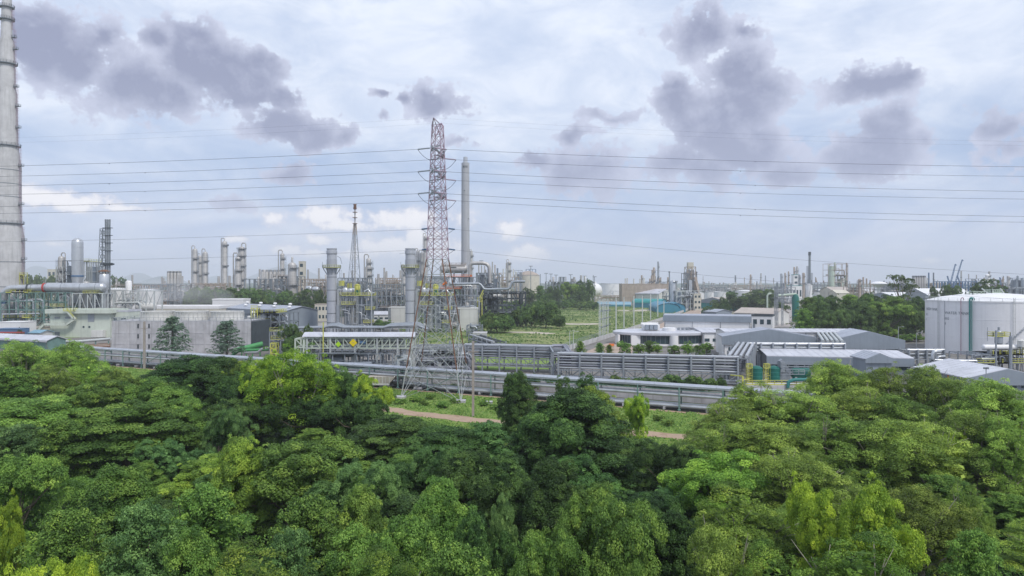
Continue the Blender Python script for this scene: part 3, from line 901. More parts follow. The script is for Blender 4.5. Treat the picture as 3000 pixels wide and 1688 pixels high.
def big_duct():
    d = 334.0; k = d / F
    t = thing('gas_duct', 'big shiny silver duct running level in front of the stepped chimney', 'duct', (0, 0, 0))
    zc = Z(842, d)
    b = MB()
    b.tube([P(300, 842, d), P(140, 842, d)], [13.2 * k, 13.2 * k], 28); b.build('wide_pipe', SILVER, t)
    b = MB(); b.tube([P(140, 842, d), P(126, 843, d)], [13.2 * k, 10.2 * k], 28); b.build('reducer', SILVER, t)
    b = MB(); b.tube([P(300, 842, d), P(306, 842, d), P(311, 842, d)], [13.2 * k, 11 * k, 3 * k], 28); b.build('end_cap', SILVER, t)
    pts = [P(126, 843, d), P(40, 844, d)] + [P(40 - 32 * math.sin(a), 876 - 32 * math.cos(a), d) for a in (.3, .6, .9, 1.2, 1.57)] + [P(8, 950, d)]
    b = MB(); b.tube(pts, 9.6 * k, 24); b.build('bend_pipe', SILVER, t)
    for px, m in ((132, RED), (84, DARK)):
        b = MB(); p = P(px, 843, d); b.tube([p + Vector((-.35, 0, 0)), p + Vector((.35, 0, 0))], (14 if px > 100 else 11) * k, 28); b.build('flange', m, t)
    b = MB(); p = P(8, 885, d); b.cyl((p.x, p.y), 10.2 * k, p.z - .8, p.z + .8, 24); b.build('flange', BLUE, t)
    for px in (95, 140, 185, 240, 285):
        b = MB(); p = P(px, 842, d)
        b.tube([p + Vector((-.12, 0, 0)), p + Vector((.12, 0, 0))], (13.7 if px > 130 else 10.2) * k, 28); b.build('stiffener_ring', GALV, t)
    d2 = 341.0
    t2 = thing('exhaust_stack', 'shiny silver domed vessel with a blue band rising behind the big duct', 'vessel', (X(227, d2), d2, 0))
    r = 15.2 * d2 / F; z0, z1 = Z(842, d2), Z(697, d2)
    b = MB(); b.lathe((0, 0, 0), [(r * .8, z0 - 8), (r * .8, z0), (r * .95, Z(822, d2)), (r, Z(815, d2)), (r, z1 - r * .95)] + [(r * math.cos(a), z1 - r + r * math.sin(a)) for a in (.2, .5, .8, 1.1, 1.35)] + [(.05, z1)], 32); b.build('shell', SILVER, t2)
    b = MB(); z = Z(809, d2); b.lathe((0, 0, 0), [(r, z - .4), (r + .25, z - .35), (r + .25, z + .35), (r, z + .4)], 32, False); b.build('band', BLUE, t2)
    for y in (725, 745, 768, 790):
        b = MB(); z = Z(y, d2); b.lathe((0, 0, 0), [(r, z - .1), (r + .07, z - .08), (r + .07, z + .08), (r, z + .1)], 32, False); b.build('seam_band', SILVER, t2)
    b = MB(); b.frame(-r, r, -r * .5, r, [z0 * .45, z0 - 8], 1, 1, .5, 1); b.build('support_frame', GREENST, t2, False)
big_duct()

unit('teal steel trestle with yellow gratings under the big silver duct, beside the stepped chimney', 2, 130, 858, 331, 9, 11, GREENST, SILVER, OFFW, 5, 2, 5, 5, 8, 4, True, rm=YELLOW, deckm=YELLOW, brace=.7, w=.42)
unit('green grey trestle with crossed bracing under the wide duct', 131, 212, 858, 332, 9, 12, GREENST, SILVER, COLM, 4, 2, 3, 4, 6, 2, True, brace=.8)
unit('pale crossed steel trestle under the duct end', 213, 300, 860, 332, 9, 13, PALEST, SILVER, COLM, 4, 2, 2, 3, 5, 1, True, brace=1.0, w=.42)
unit('pale lattice pipe bridge between the duct and the steam drift', 312, 452, 852, 350, 8, 14, PALEST, PALEST, WHITE, 6, 1, 2, 4, 5, 1, False, brace=1.0, w=.5)
unit('grey boiler frame left of the domed vessel, clad in louvres', 184, 211, 764, 348, 12, 15, STEEL, SILVER, GREYCL, 2, 1, 5, 3, 5, 3, True, rm=PALEST, ducts=1, w=.4)
unit('gridded grey boiler casing right of the domed vessel with yellow ladder', 241, 269, 767, 350, 12, 16, PALEST, SILVER, GREYCL, 5, 2, 7, 2, 3, 1, True, ducts=1, w=.3, brace=.1)
column('short domed column with an orange pipe behind the louvred boiler frame', 180, 750, 824, 352, 17, COLM, None, (.5, .8), None, True, -1)
unit('open access tower beside the louvred boiler frame', 165, 184, 782, 347, 7, 17, PALEST, GALV, GALV, 1, 1, 5, 1, 5, 3, True, rm=PALEST, w=.3)


def flare_bundle():
    d = 342.0
    t = thing('stack_bundle', 'three thin flare stacks bundled beside a lattice mast, right of the domed vessel', 'stack', (X(315, d), d, 0))
    for px in (309.5, 315.5, 321.5):
        b = MB(); b.cyl((X(px, d) - t.location.x, 0), .40, 0, Z(643, d), 10); b.build('stack', STEEL, t)
    b = MB(); x0, x1 = X(293, d) - t.location.x, X(305, d) - t.location.x
    fe = [(x0 - .8, -2.2, 0), (x1, -2.2, 0), (x1, 2.2, 0), (x0 - .8, 2.2, 0)]; to = [(x0 + .6, -1, Z(670, d)), (x1, -1, Z(670, d)), (x1, 1, Z(670, d)), (x0 + .6, 1, Z(670, d))]
    tower4(b, fe, to, [i / 13 for i in range(14)], .22, .12, (0, 0, 0, 0)); b.build('lattice_mast', STEEL, t, False)
    for y in (668, 690, 712, 735, 771, 777): b = MB(); b.box((0, 0, Z(y, d)), (4.6, 1.4, .25)); b.build('bracket', DARK, t, False)
    b = MB(); b.box((0, 0, Z(774, d)), (5.2, 3, .8)); b.build('stage', DARK, t, False)
    t = thing('canopy_stack', 'silver cylinder under a small rusty red canopy beside the duct end', 'stack', (X(305, d - 5), d - 5, 0)); d -= 5
    b = MB(); b.lathe((0, 0, 0), [(1.6, 0), (1.7, Z(850, d)), (2.2, Z(838, d)), (2.2, Z(805, d)), (1.5, Z(800, d))], 20); b.build('shell', SILVER, t)
    b = MB(); b.lathe((0, 0, 0), [(2.9, Z(796, d)), (2.8, Z(795, d)), (1.0, Z(791, d)), (.05, Z(790, d))], 12); b.build('canopy', RUST, t)
    b = MB()
    for i in range(4): b.bar((1.7 * math.cos(i * 1.57 + .8), 1.7 * math.sin(i * 1.57 + .8), Z(803, d)), (2.3 * math.cos(i * 1.57 + .8), 2.3 * math.sin(i * 1.57 + .8), Z(795, d)), .2)
    b.build('canopy_post', RUST, t, False)
flare_bundle()


def green_building():
    d = 314.0
    a, c = Vector((X(147, d), d, 0)), Vector((X(322, d), d, 0))
    h = Z(914, d)
    t = block('pale green two storey building with a deep flat eave and outside stair', a, c, 13, h, MINT, MINT, 'building', 'building', 0, 0, 1.2)
    w = c.x - a.x
    b = MB(); b.box((w / 2, -.9, h + .3), (w + 2.4, 1.9, 1.9)); b.box((-.7, 6.5, h + .297), (1.4, 13, 1.9)); b.box((w + .7, 6.5, h + .297), (1.4, 13, 1.9)); b.build('eave_band', MINT, t, False)
    for px, y, ww, hh in ((168, 931, 2.4, .9), (200, 931, 2.8, .9), (267, 931, 2.9, 3.6)):
        b = MB(); b.box((X(px, d) - a.x, -.06, Z(y, d)), (ww, .14, hh)); b.build('louvre', GALV, t, False)
        b = MB(); b.box((X(px, d) - a.x, -.5, Z(y, d) + hh / 2 + .15), (ww + .5, 1.0, .12)); b.build('window_hood', MINT, t, False)
    b = MB()                                               # zigzag stair on the front wall
    s = [(X(118, d), Z(972, d)), (X(140, d), Z(950, d)), (X(205, d), Z(950, d)), (X(228, d), Z(935, d)), (X(208, d), Z(912, d))]
    s = [(x - a.x, z) for x, z in s]
    for (x0, z0), (x1, z1) in zip(s[:-1], s[1:]):
        b.bar((x0, -2.2, z0), (x1, -2.2, z1), 1.4, .9)
        for k in (.6, 1.2): b.bar((x0, -2.9, z0 + k), (x1, -2.9, z1 + k), .12)
        n = max(2, int(abs(x1 - x0) / 1.5))
        for i in range(n + 1): b.bar((x0 + (x1 - x0) * i / n, -2.9, z0 + (z1 - z0) * i / n), (x0 + (x1 - x0) * i / n, -2.9, z0 + (z1 - z0) * i / n + 1.2), .1)
    b.build('stair', MINT, t, False)
    b = MB(); x0, z0 = s[3]; x1, z1 = s[4]
    b.bar((x0, -2.95, z0 + .9), (x1, -2.95, z1 + .9), .16); b.bar((x0, -2.95, z0 + 1.5), (x1, -2.95, z1 + 1.5), .16); b.bar((x0, -1.4, z0 + .1), (x1, -1.4, z1 + .1), 1.2, .3); b.rail([(x1 - 1.5, -3), (x1 + 3.2, -3), (x1 + 3.2, -.5)], z1 + .2, 1.3, .16, 1.2); b.build('stair_rail', YELLOW, t, False)
    for px in (245, 262):
        b = MB(); b.box((X(px, d) - a.x, -.06, Z(958, d)), (.8, .12, .8)); b.build('window', GLASS, t, False)
    b = MB(); b.box((X(294, d) - a.x, -1.3, Z(965, d) / 2), (5.2, 2.4, Z(965, d) - .6)); b.build('annex', OFFW, t, False)
    d2 = 317
    block('pale end wing of the green building carrying a red fire sign', (X(323, d2), d2), (X(374, d2), d2), 12, Z(914, d2), MINT, PALERF, 'building', 'building', 1, 2, .8)
green_building()

# long low pale building behind the cooling tower
block('long low cream building with a white roof edge behind the cooling tower', (X(372, 392), 392), (X(640, 392), 392), 24, Z(905, 392), CREAM, WHITE, 'building', 'building', 1, 12, 1.6)
block('small white roofed cabin row behind the grey shed', (X(622, 430), 430), (X(712, 430), 430), 12, Z(880, 430), WHITE, WHITE, 'building', 'building', 1, 7, 1.0)


def cooling_tower():
    d = 244.0
    t = thing('cooling_tower', 'long stained concrete cooling tower block with three fan rings', 'cooling tower', (X(327, d), d, 0))
    w = W(735 - 327, d); h = Z(941, d); dep = 15.0
    b = MB(); b.box((w / 2, dep / 2, h / 2), (w, dep, h)); b.build('basin_block', CONC, t, False)
    b = MB()
    for i in range(1, 9): b.box((w * i / 9, -.06, h / 2), (.35, .14, h - .1))
    for f in (.28, .62): b.box((w / 2, -.035, h * f), (w - .1, .08, .14))
    b.build('pilaster', CONC, t, False)
    for px in (405, 437):
        for y in (955, 985, 1015):
            b = MB(); b.box((X(px, d) - t.location.x, -.1, Z(y, d)), (.45, .2, 1.5)); b.build('slot_window', DARK, t, False)
    b = MB(); b.rail([(0, .2), (w, .2), (w, dep - .2), (0, dep - .2)], h, 1.2, .1, 2.4, True); b.build('handrail', GALV, t, False)
    for px in (430, 533, 639):
        r = W(93, d) / 2; zt = Z(914, d) - h; fx = X(px, d) - t.location.x
        b = MB(); b.lathe((fx, dep / 2 + .2, h), [(r * 1.04, .02), (r * 1.03, .4), (r * .985, zt * .45), (r * .99, zt * .85), (r * 1.02, zt * .93), (r * 1.02, zt), (r * .9, zt), (r * .88, zt * .4)], 40, False)
        for i in range(24):
            a = i * math.pi / 12; b.bar((fx + r * 1.03 * math.cos(a), dep / 2 + .2 + r * 1.03 * math.sin(a), h), (fx + r * 1.03 * math.cos(a), dep / 2 + .2 + r * 1.03 * math.sin(a), h + zt * .9), .14)
        st = b.build('fan_stack', OFFW, t)
        b = MB()
        for i in range(6):
            a = i * math.pi / 3; b.bar((fx, dep / 2 + .2, h + zt * .5), (fx + r * .82 * math.cos(a), dep / 2 + .2 + r * .82 * math.sin(a), h + zt * .5 + .2), .7, .08)
        b.cyl((fx, dep / 2 + .2), .6, h, h + zt * .6, 12); b.build('fan', STEEL, st)
    b = MB(); b.box((w + .9, dep * .5, h * .5), (1.6, dep, h * .98)); b.build('louvre_end', DARK, t, False)
    b = MB(); x0 = X(697, d) - t.location.x; b.frame(x0 - 1.2, x0 + 1.2, dep + .5, dep + 3, [h * .5, h, h + 4], 1, 1, .25, 1); b.rail([(x0 - 1.2, dep + .5), (x0 + 1.2, dep + .5)], h + 4, 1.1, .12); b.build('access_stair', YELLOW, t, False)
cooling_tower()


def green_pipes():
    d = 236.0
    t = thing('green_header_pipe', 'bright green cooling water pipe sloping beside the cooling tower', 'pipe', (0, 0, 0))
    b = MB(); b.tube([P(680, 1030, d), P(770, 1008, d + 4)], .95, 14); b.build('header', GREENP, t)
    b = MB(); b.tube([P(680, 1042, d - 3), P(700, 1027, d - 3), P(740, 1026, d - 3), P(786, 1024, d - 3)], .5, 10); b.build('branch', GREENP, t)
    b = MB()
    for px in (708, 722, 740, 762): b.bar(P(px, 1027, d - 3), Vector((X(px, d - 3), d - 3, 0)), .3)
    b.build('support', GREENP, t, False)
    b = MB(); b.tube([P(715, 1034, d - 5), P(755, 1032, d - 5), P(768, 1022, d - 5), P(790, 1018, d - 5)], .35, 10); b.build('bypass_pipe', SILVER, t)
    t = thing('yellow_stair_tower', 'tall yellow stair tower standing near the green pipe', 'stair tower', (X(801, 225), 225, 0))
    b = MB(); b.frame(-.9, .9, 0, 2.2, [Z(1035, 225), Z(1022, 225), Z(1006, 225)], 1, 1, .32, 1); b.build('frame', YELLOW, t, False)
    b = MB()
    for z0, z1, s in ((.2, 2, 1), (2.1, 3.6, -1), (3.7, 5.2, 1)): b.bar((-.8 * s, 1, z0), (.8 * s, 1, z1), .9, .16)
    b.build('stair_flight', YELLOW, t, False)
green_pipes()

# grey gabled shed with roof vents
A_, B_ = G(831, 968), G(926, 962)
dgs = 372.0
shed('plain blue grey metal shed with pale dome vents along its roof', (X(668, 396), 396), (X(835, 352), 352), 19, Z(912, 352), Z(898, 360), GREYCL, GREYRF, 'x', 'shed', 'shed', GREYCL, 2.4, 6, True, .6, None, 8, 1.6)
unit('dark process frame with yellow decks in front of the grey shed', 740, 846, 918, 262, 12, 21, STEEL, SILVER, DARK, 4, 2, 4, 5, 8, 5, True, brace=.4, w=.4)
unit('low pipe frame with yellow rails behind the green pipe', 790, 838, 972, 232, 7, 22, GALV, SILVER, DARK, 3, 1, 3, 3, 6, 2, True, brace=.5)
unit('grey filter house with sloping louvres behind the cooling tower end', 700, 760, 935, 275, 10, 23, GALV, SILVER, OFFW, 3, 1, 2, 3, 4, 1, True, ducts=2)

# low things at the far left
block('white site cabin roof above the blue awning by the stepped chimney', (X(-12, 300), 300), (X(60, 300), 300), 10, Z(945, 300), WHITE, WHITE, 'cabin', 'cabin', 0, 0, .2)
block('blue and red shipping container standing below the white cabin', (X(-15, 288), 288), (X(57, 288), 288), 6, Z(964, 288), BLUE, BLUE, 'container', 'container', 0, 0, .12)
block('row of red crates under the white cabin', (X(-15, 282), 282), (X(57, 282), 282), 3, Z(975, 282), RUST, RED, 'container', 'container', 0, 0, .12, None, False)
shed('small blue roofed shelter beside the dark round bush', (X(86, 292), 292), (X(117, 292), 292), 8, Z(976, 292), Z(970, 292), OFFW, CYANRF, 'x', 'shelter', 'shelter', None, 0, 0, False)
block('small cream guard hut by the pale green building', (X(62, 318), 318), (X(108, 318), 318), 9, Z(962, 318), CREAM, TANRF, 'hut', 'hut', 1, 3, .4)
shed('pale corrugated walkway roof on green posts behind the left trees', (X(-30, 262), 262), (X(138, 250), 250), 7, Z(994, 256), Z(984, 256), GREENST, PALERF, 'x', 'walkway', 'covered_walkway', PALERF, .6, 0, False)


def rust_pipe_bank():
    t = thing('pipe_bank', 'bank of rusty brown pipes on low sleepers left of the cooling tower', 'pipes', (0, 0, 0))
    for i in range(5):
        b = MB(); b.tube([P(255, 1012 + i * 2.2, 264 - i * 2), P(322, 1007 + i * 2.2, 264 - i * 2)], .35, 8); b.build('pipe', TAN if i % 2 else RUST, t)
    b = MB()
    for px in (262, 285, 312): b.bar(P(px, 1012, 266), P(px, 1020, 254), .4); b.bar(P(px, 1016, 260), Vector((X(px, 260), 260, 0)), .4)
    b.build('sleeper', DARK, t, False)
    t = thing('white_pipe_run', 'pale pipe running level on posts from the walkway to the cooling tower', 'pipe', (0, 0, 0))
    b = MB(); b.tube([P(140, 1002, 262), P(240, 1000, 262), P(325, 993, 262)], .55, 10); b.build('pipe', PALEST, t)
    b = MB()
    for px in (150, 190, 235, 280, 318): b.bar(P(px, 999, 262), Vector((X(px, 262), 262, 0)), .3)
    b.build('post', GREENST, t, False)
rust_pipe_bank()
# ------------------------------------------------------------------ pylon and power lines
PYLON = mat('pylon_steel', (.42, .44, .45), .5, .15, .2, .5, .15)


def pylon():
    A, B, D_, C_ = Vector((-24.1, 148, 0)), Vector((-10.7, 142.9, 0)), Vector((-9.4, 157, 0)), Vector((-22.1, 161.2, 0))
    ctr = (A + B + C_ + D_) / 4
    t = thing('transmission_tower', 'tall red and grey lattice pylon on the grass verge, carrying the power lines', 'pylon', ctr)
    feet = [p - ctr for p in (A, B, D_, C_)]
    zb, zt = 30.3, 60.2
    def sq(s_, z, yaw=-.30):
        return [Vector((s_ / 2 * (i * math.cos(yaw) - j * math.sin(yaw)), s_ / 2 * (i * math.sin(yaw) + j * math.cos(yaw)), z)) for i, j in ((-1, -1), (1, -1), (1, 1), (-1, 1))]
    mid, top = sq(3.75, zb), sq(1.95, zt)
    b = MB(); tower4(b, feet, mid, [0, .17, .36, .52, .66, .78, .89, 1.0], .17, .085, (1, 0, 0, 0), .01)
    # heavy horizontal diaphragm and extra secondary bracing low down
    for f, g in ((.36, .52), (.17, .36)):
        for i in range(4):
            j = (i + 1) % 4
            a0, a1 = feet[i].lerp(mid[i], f), feet[j].lerp(mid[j], f)
            m_ = (a0 + a1) / 2
            for q in (feet[i].lerp(mid[i], g), feet[j].lerp(mid[j], g), feet[i].lerp(mid[i], f - .17), feet[j].lerp(mid[j], f - .17)): b.bar(m_, q, .09)
    for i in range(2): b.bar(feet[i].lerp(mid[i], .36), feet[i + 2].lerp(mid[i + 2], .36), .12)
    b.build('lower_bracing', [PYLON, RUST], t, False)
    b = MB()
    for i in range(4): b.bar(feet[i], feet[i].lerp(mid[i], .22), .19)
    b.build('leg_foot', PYLON, t, False)
    for i in range(4):
        b = MB(); b.bar(feet[i].lerp(mid[i], .22), mid[i], .22); b.build('leg', RUST, t, False)
    b = MB(); tower4(b, mid, top, [i / 13 for i in range(14)], .17, .085, (0, 1, 0, 1), .0); b.build('upper_lattice', [PINKST, REDW], t, False)
    for p in feet:
        b = MB(); b.box((p.x, p.y, .25), (2.0, 2.0, .6)); b.build('footing', CONC, t, False)
    arms = []
    for z, L_ in ((54.0, 6.2), (49.2, 6.2), (44.5, 6.2)):
        for sgn in (-1, 1):
            f = (z - zb) / (zt - zb); w = 3.75 + (1.95 - 3.75) * f
            tip = Vector((.5 * sgn, sgn * L_, z)); arms.append((tip, sgn, z))
            b = MB(); s4 = sq(w, z); s5 = sq(w * .97, z + 1.6)
            e = (s4[0], s4[1]) if sgn < 0 else (s4[3], s4[2]); u = (s5[0], s5[1]) if sgn < 0 else (s5[3], s5[2])
            for q in e + u: b.bar(q, tip, .14)
            for k in (.3, .55, .8): b.bar(e[0].lerp(tip, k), e[1].lerp(tip, k), .1); b.bar(e[0].lerp(tip, k), u[1].lerp(tip, k - .2), .09); b.bar(e[1].lerp(tip, k), u[0].lerp(tip, k - .2), .09)
            b.build('cross_arm', STEEL, t, False)
    for sgn, zz_ in ((-1, 60.6), (1, 62.0)):
        b = MB(); tip = Vector((.3 * sgn, sgn * 5.4, zz_)); e = (top[0], top[1]) if sgn < 0 else (top[3], top[2])
        for q in e: b.bar(q, tip, .13); b.bar(q - Vector((0, 0, 2.4)), tip, .13)
        b.build('earth_wire_arm', PINKST, t, False)
    # insulator strings, jumpers and conductors
    def insul(p, q, m):
        b = MB(); p, q = Vector(p), Vector(q)
        b.tube([p, q], .05, 6); n = 11
        for k in range(n):
            c = p.lerp(q, .12 + .8 * k / (n - 1)); dd = (q - p).normalized() * .07
            b.tube([c - dd, c + dd], .17, 8)
        b.build('insulator', m, t)
    lines = []
    for k, (tip, sgn, z) in enumerate(arms):
        for side in (-1, 1):
            q = tip + Vector((side * 3.1, 0, -.35)); insul(tip + Vector((side * .3, 0, -.05)), q, STEEL if side < 0 else PINKST)
            lines.append((ctr + q, side, sgn, k))
        a, c = tip + Vector((-3.1, 0, -.35)), tip + Vector((3.1, 0, -.35))
        b = MB(); b.tube([a + (c - a) * i / 12 + Vector((0, 0, -2.3 * (1 - (2 * i / 12 - 1) ** 2))) for i in range(13)], .05, 5); b.build('jumper', WIRE, t)
    NAMES = ['topmost', 'second highest', 'third highest']
    for (p, side, sgn, k) in lines:
        lv = NAMES[k // 2]; nf = 'near' if sgn < 0 else 'far'; sd_ = 'left' if side < 0 else 'right'
        for bun in ((0, 0),):
            L_ = 330.0; sag = ((4.6, 3.9, 3.5) if side < 0 else (4.0, 4.5, 5.2))[k // 2]; m_ = 40
            end = Vector((p.x + side * L_, p.y, p.z))
            pts = []
            for i in range(m_ + 1):
                u = i / m_
                pts.append(p.lerp(end, u) + Vector((0, 0, -4 * sag * u * (1 - u))))
            b = MB(); b.tube(pts, .034, 5)
            for i in (8, 16, 24, 32): b.box(pts[i] + Vector((0, 0, -.08)), (.12, .1, .22))
            o = b.build('power_line', WIRE, None); tag(o, f'{lv} conductor of the {nf} circuit, running {sd_} from the pylon', 'power line', 'conductors on the pylon')
    for sgn, zz_ in ((-1, 60.6), (1, 62.0)):
        p = ctr + Vector((.3 * sgn, sgn * 5.4, zz_))
        for side in (-1, 1):
            b = MB(); b.tube([p + Vector((side * 330 * i / 24, 0, -4 * 6 * (i / 24) * (1 - i / 24) * .9)) for i in range(25)], .008, 4)
            o = b.build('earth_wire', WIRE, None); tag(o, f'thin earth wire from the {"near" if sgn < 0 else "far"} peak of the pylon, going {"left" if side < 0 else "right"}', 'power line', 'earth wires on the pylon')
    for k, (z, yy_) in enumerate(((37.3, 1.0), (32.7, 1.6))):
        for side in (-1, 1):
            e = Vector((side * 2.2, yy_, z)); q = e + Vector((side * 1.6, 0, -.2)); insul(e, q, BLUE)
            p = ctr + q; end = p + Vector((side * 300, 10, (-14 - 3 * k) if side > 0 else 0)); sag = 4 if side > 0 else 3
            b = MB(); b.tube([p.lerp(end, i / 30) + Vector((0, 0, -4 * sag * (i / 30) * (1 - i / 30))) for i in range(31)], .024, 5)
            o = b.build('power_line', WIRE, None); tag(o, f'{["upper", "lower"][k]} single wire on blue insulators, going {"left" if side < 0 else "right"} from the pylon', 'power line', 'single wires on the pylon')
        b = MB(); b.tube([Vector((-3.6 + 7.2 * i / 10, yy_ - .3, z - .2 - 1.6 * (1 - (i / 5 - 1) ** 2))) for i in range(11)], .04, 5); b.build('jumper', WIRE, t)
pylon()


def pole(label, px, top, by, w=.2):
    d = gd(by); t = thing('utility_pole', label, 'pole', (X(px, d), d, 0)); h = Z(top, d)
    b = MB(); b.bar((0, 0, 0), (0, 0, h), w * 1.6, w * 1.3); b.build('shaft', POLE, t, False)
    b = MB(); b.box((0, -.2, h * .86), (2.0, .16, .16)); b.build('cross_arm', POLE, t, False)
    return t
pole('tall concrete pole standing on the verge beside the pylon', 1386, 1000, 1222, .28)
pole('concrete pole standing in front of the cooling tower wall', 423, 942, 1085, .34)


# ------------------------------------------------------------------ pipe lines along the verge
def front_line():
    t = thing('pipe_trestle', 'long covered pipe trestle on green posts running across behind the verge', 'pipe rack', (0, 0, 0))
    t0, t1 = -142, 118
    def zz(base): return base
    b = MB(); a, c = rk(t0, 0, 4.55), rk(t1, 0, 4.55); n = RN * .95
    vs = [a - n, a + n, a + n + Vector((0, 0, .35)), a + Vector((0, 0, .72)), a - n + Vector((0, 0, .35)), c - n, c + n, c + n + Vector((0, 0, .35)), c + Vector((0, 0, .72)), c - n + Vector((0, 0, .35))]
    b.add(vs, [(0, 1, 2, 3, 4), (9, 8, 7, 6, 5)] + [(i, 5 + i, 5 + (i + 1) % 5, (i + 1) % 5) for i in range(5)])
    k = t0
    while k < t1: b.bar(rk(k, .97, 4.93), rk(k, 0, 5.29), .08, .06); k += 3.0
    b.build('cover', GREYRF, t, False)
    for off, z, r in ((.75, 3.05, .32), (-.35, 3.05, .22), (-.9, 3.1, .26)):
        b = MB(); b.tube([rk(t0, off, z), rk(t1, off, z)], r, 10); b.build('pipe', SILVER, t)
    q = t0 + 3
    while q < t1:
        b = MB()
        for off in (-1.0, 1.0): b.bar(rk(q, off, 0), rk(q, off, 4.6), .24); b.box(rk(q, off, .15), (.55, .55, .3))
        b.bar(rk(q, -1.0, 2.75), rk(q, 1.0, 2.75), .2); b.bar(rk(q, -1.0, 4.45), rk(q, 1.0, 4.45), .2)
        b.build('post_frame', GREENST, t, False); q += 8.3
    b = MB()
    for off in (-1.0, 1.0): b.bar(rk(t0, off, 4.1), rk(t1, off, 4.1), .12)
    q = t0 + 3
    while q < t1 - 9:
        if int((q - t0) / 8.3) % 4 == 0: b.bar(rk(q, 1.0, .3), rk(q + 8.3, 1.0, 4.3), .14)
        q += 8.3
    b.build('side_rail', GREENST, t, False)
    t = thing('ground_pipe', 'fat silver pipe lying low along the dark channel under the trestle', 'pipe', (0, 0, 0))
    b = MB(); b.tube([rk(t0, -.9, 1.0), rk(-8, -.9, 1.0), rk(-3, .3, .8), rk(t1, .3, .8)], .5, 14); b.build('pipe', SILVER, t)
    b = MB(); b.tube([rk(t0, -2.2, .8), rk(t1, -2.2, .8)], .28, 10); b.build('side_pipe', GALV, t)
    b = MB(); q = t0
    while q < t1: b.bar(rk(q, -2.7, .3), rk(q, 1.0, .3), .4, .5); q += 8.3
    b.build('sleeper', CONC, t, False)
    # boundary wall behind
    t = thing('boundary_wall', 'low grey concrete boundary wall behind the covered pipe trestle', 'wall', (0, 0, 0))
    for i, q in enumerate(np.arange(-142, 130, 8.0)):
        b = MB(); a, c = rk(q, -9.5), rk(q + 7.92, -9.5); m_ = (a + c) / 2
        b.box((m_.x, m_.y, 1.15), (7.92, .22, 2.3), math.atan2(RU.y, RU.x)); b.box((a.x, a.y, 1.25), (.34, .34, 2.5), math.atan2(RU.y, RU.x)); b.build('panel', CONC, t, False)
front_line()


def rack(label, p0, p1, width, ztop, rows, npipe, r, bays, zlow, low=1, m=None, sm=None, cap=True, diag=True, tiers_at=None):
    """multi tier pipe rack on portal frames between two ground points"""
    p0, p1 = Vector((p0[0], p0[1], 0)), Vector((p1[0], p1[1], 0))
    u = (p1 - p0); L_ = u.length; u.normalize(); nrm = Vector((u.y, -u.x, 0))
    if nrm.y > 0: nrm = -nrm                         # towards the viewer
    up = Vector((0, 0, 1))
    t = thing('pipe_rack', label, 'pipe rack', p0)
    def at(s_, off, z): return u * s_ + nrm * off + up * z
    zs = [zlow + (ztop - zlow) * i / (rows - 1) for i in range(rows)]
    prng = random.Random(len(label) + bays)
    for z in zs:
        for k in range(npipe):
            off = width / 2 - r * 1.2 - k * (width - 2.4 * r) / max(1, npipe - 1)
            rr = r * (1.0 if (k == 0) else .8)
            rr *= prng.choice((.72, .85, 1.0, 1.08))
            b = MB(); b.tube([at(0, off, z - r + rr), at(L_, off, z - r + rr)], rr, 10); b.build('pipe', prng.choice((m or GALV, m or GALV, GALV, GALV, SILVER)) if k == 0 else prng.choice((STEEL, DARK, DARK)), t)  # back pipes take dark colours: shade in the gaps painted into them
    for i in range(bays + 1):
        s_ = L_ * i / bays; b = MB()
        for off in (-width / 2 - .2, width / 2 + .2): b.bar(at(s_, off, 0), at(s_, off, ztop + r * 1.3), .42)
        for z in zs: b.bar(at(s_, -width / 2, z - r - .12), at(s_, width / 2, z - r - .12), .24)
        b.build('portal_frame', sm or GALV, t, False)
    b = MB()
    zg = zlow - r - 1.0
    for off in (-width / 2 - .2, width / 2 + .2):
        b.bar(at(0, off, zlow - r - .3), at(L_, off, zlow - r - .3), .28)
        if diag and zg > 1.6:
            b.bar(at(0, off, zg - 1.4), at(L_, off, zg - 1.4), .26)
            for i in range(bays):
                a, c = L_ * i / bays, L_ * (i + 1) / bays; m_ = (a + c) / 2
                b.bar(at(a, off, zlow - r - .3), at(m_, off, zg - 1.4), .16); b.bar(at(c, off, zlow - r - .3), at(m_, off, zg - 1.4), .16); b.bar(at(m_, off, zg - 1.4), at(m_, off, zlow - r - .3), .14)
    b.build('side_girder', sm or GALV, t, False)
    for k in range(low):
        b = MB(); off = width * (.35 - .4 * k); b.tube([at(0, off, zg - 1.0), at(L_, off, zg - 1.0)], .34, 8); b.build('low_pipe', SILVER, t)
    if cap:
        b = MB(); b.tube([at(-.3, width / 2 - .45, ztop + .18), at(L_ + .3, width / 2 - .45, ztop + .18)], r * 1.35, 12); b.build('top_pipe', SILVER, t)
    return t

zs2 = Z(1037, 172)
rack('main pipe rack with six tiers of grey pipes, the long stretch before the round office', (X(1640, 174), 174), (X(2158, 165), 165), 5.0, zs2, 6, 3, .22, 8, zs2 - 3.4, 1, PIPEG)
rack('main pipe rack stretch set back behind the concrete pole', (X(1372, 197), 197), (X(1622, 191), 191), 5.0, Z(1012, 194), 5, 3, .23, 5, Z(1012, 194) - 3.0, 1, PIPEG)


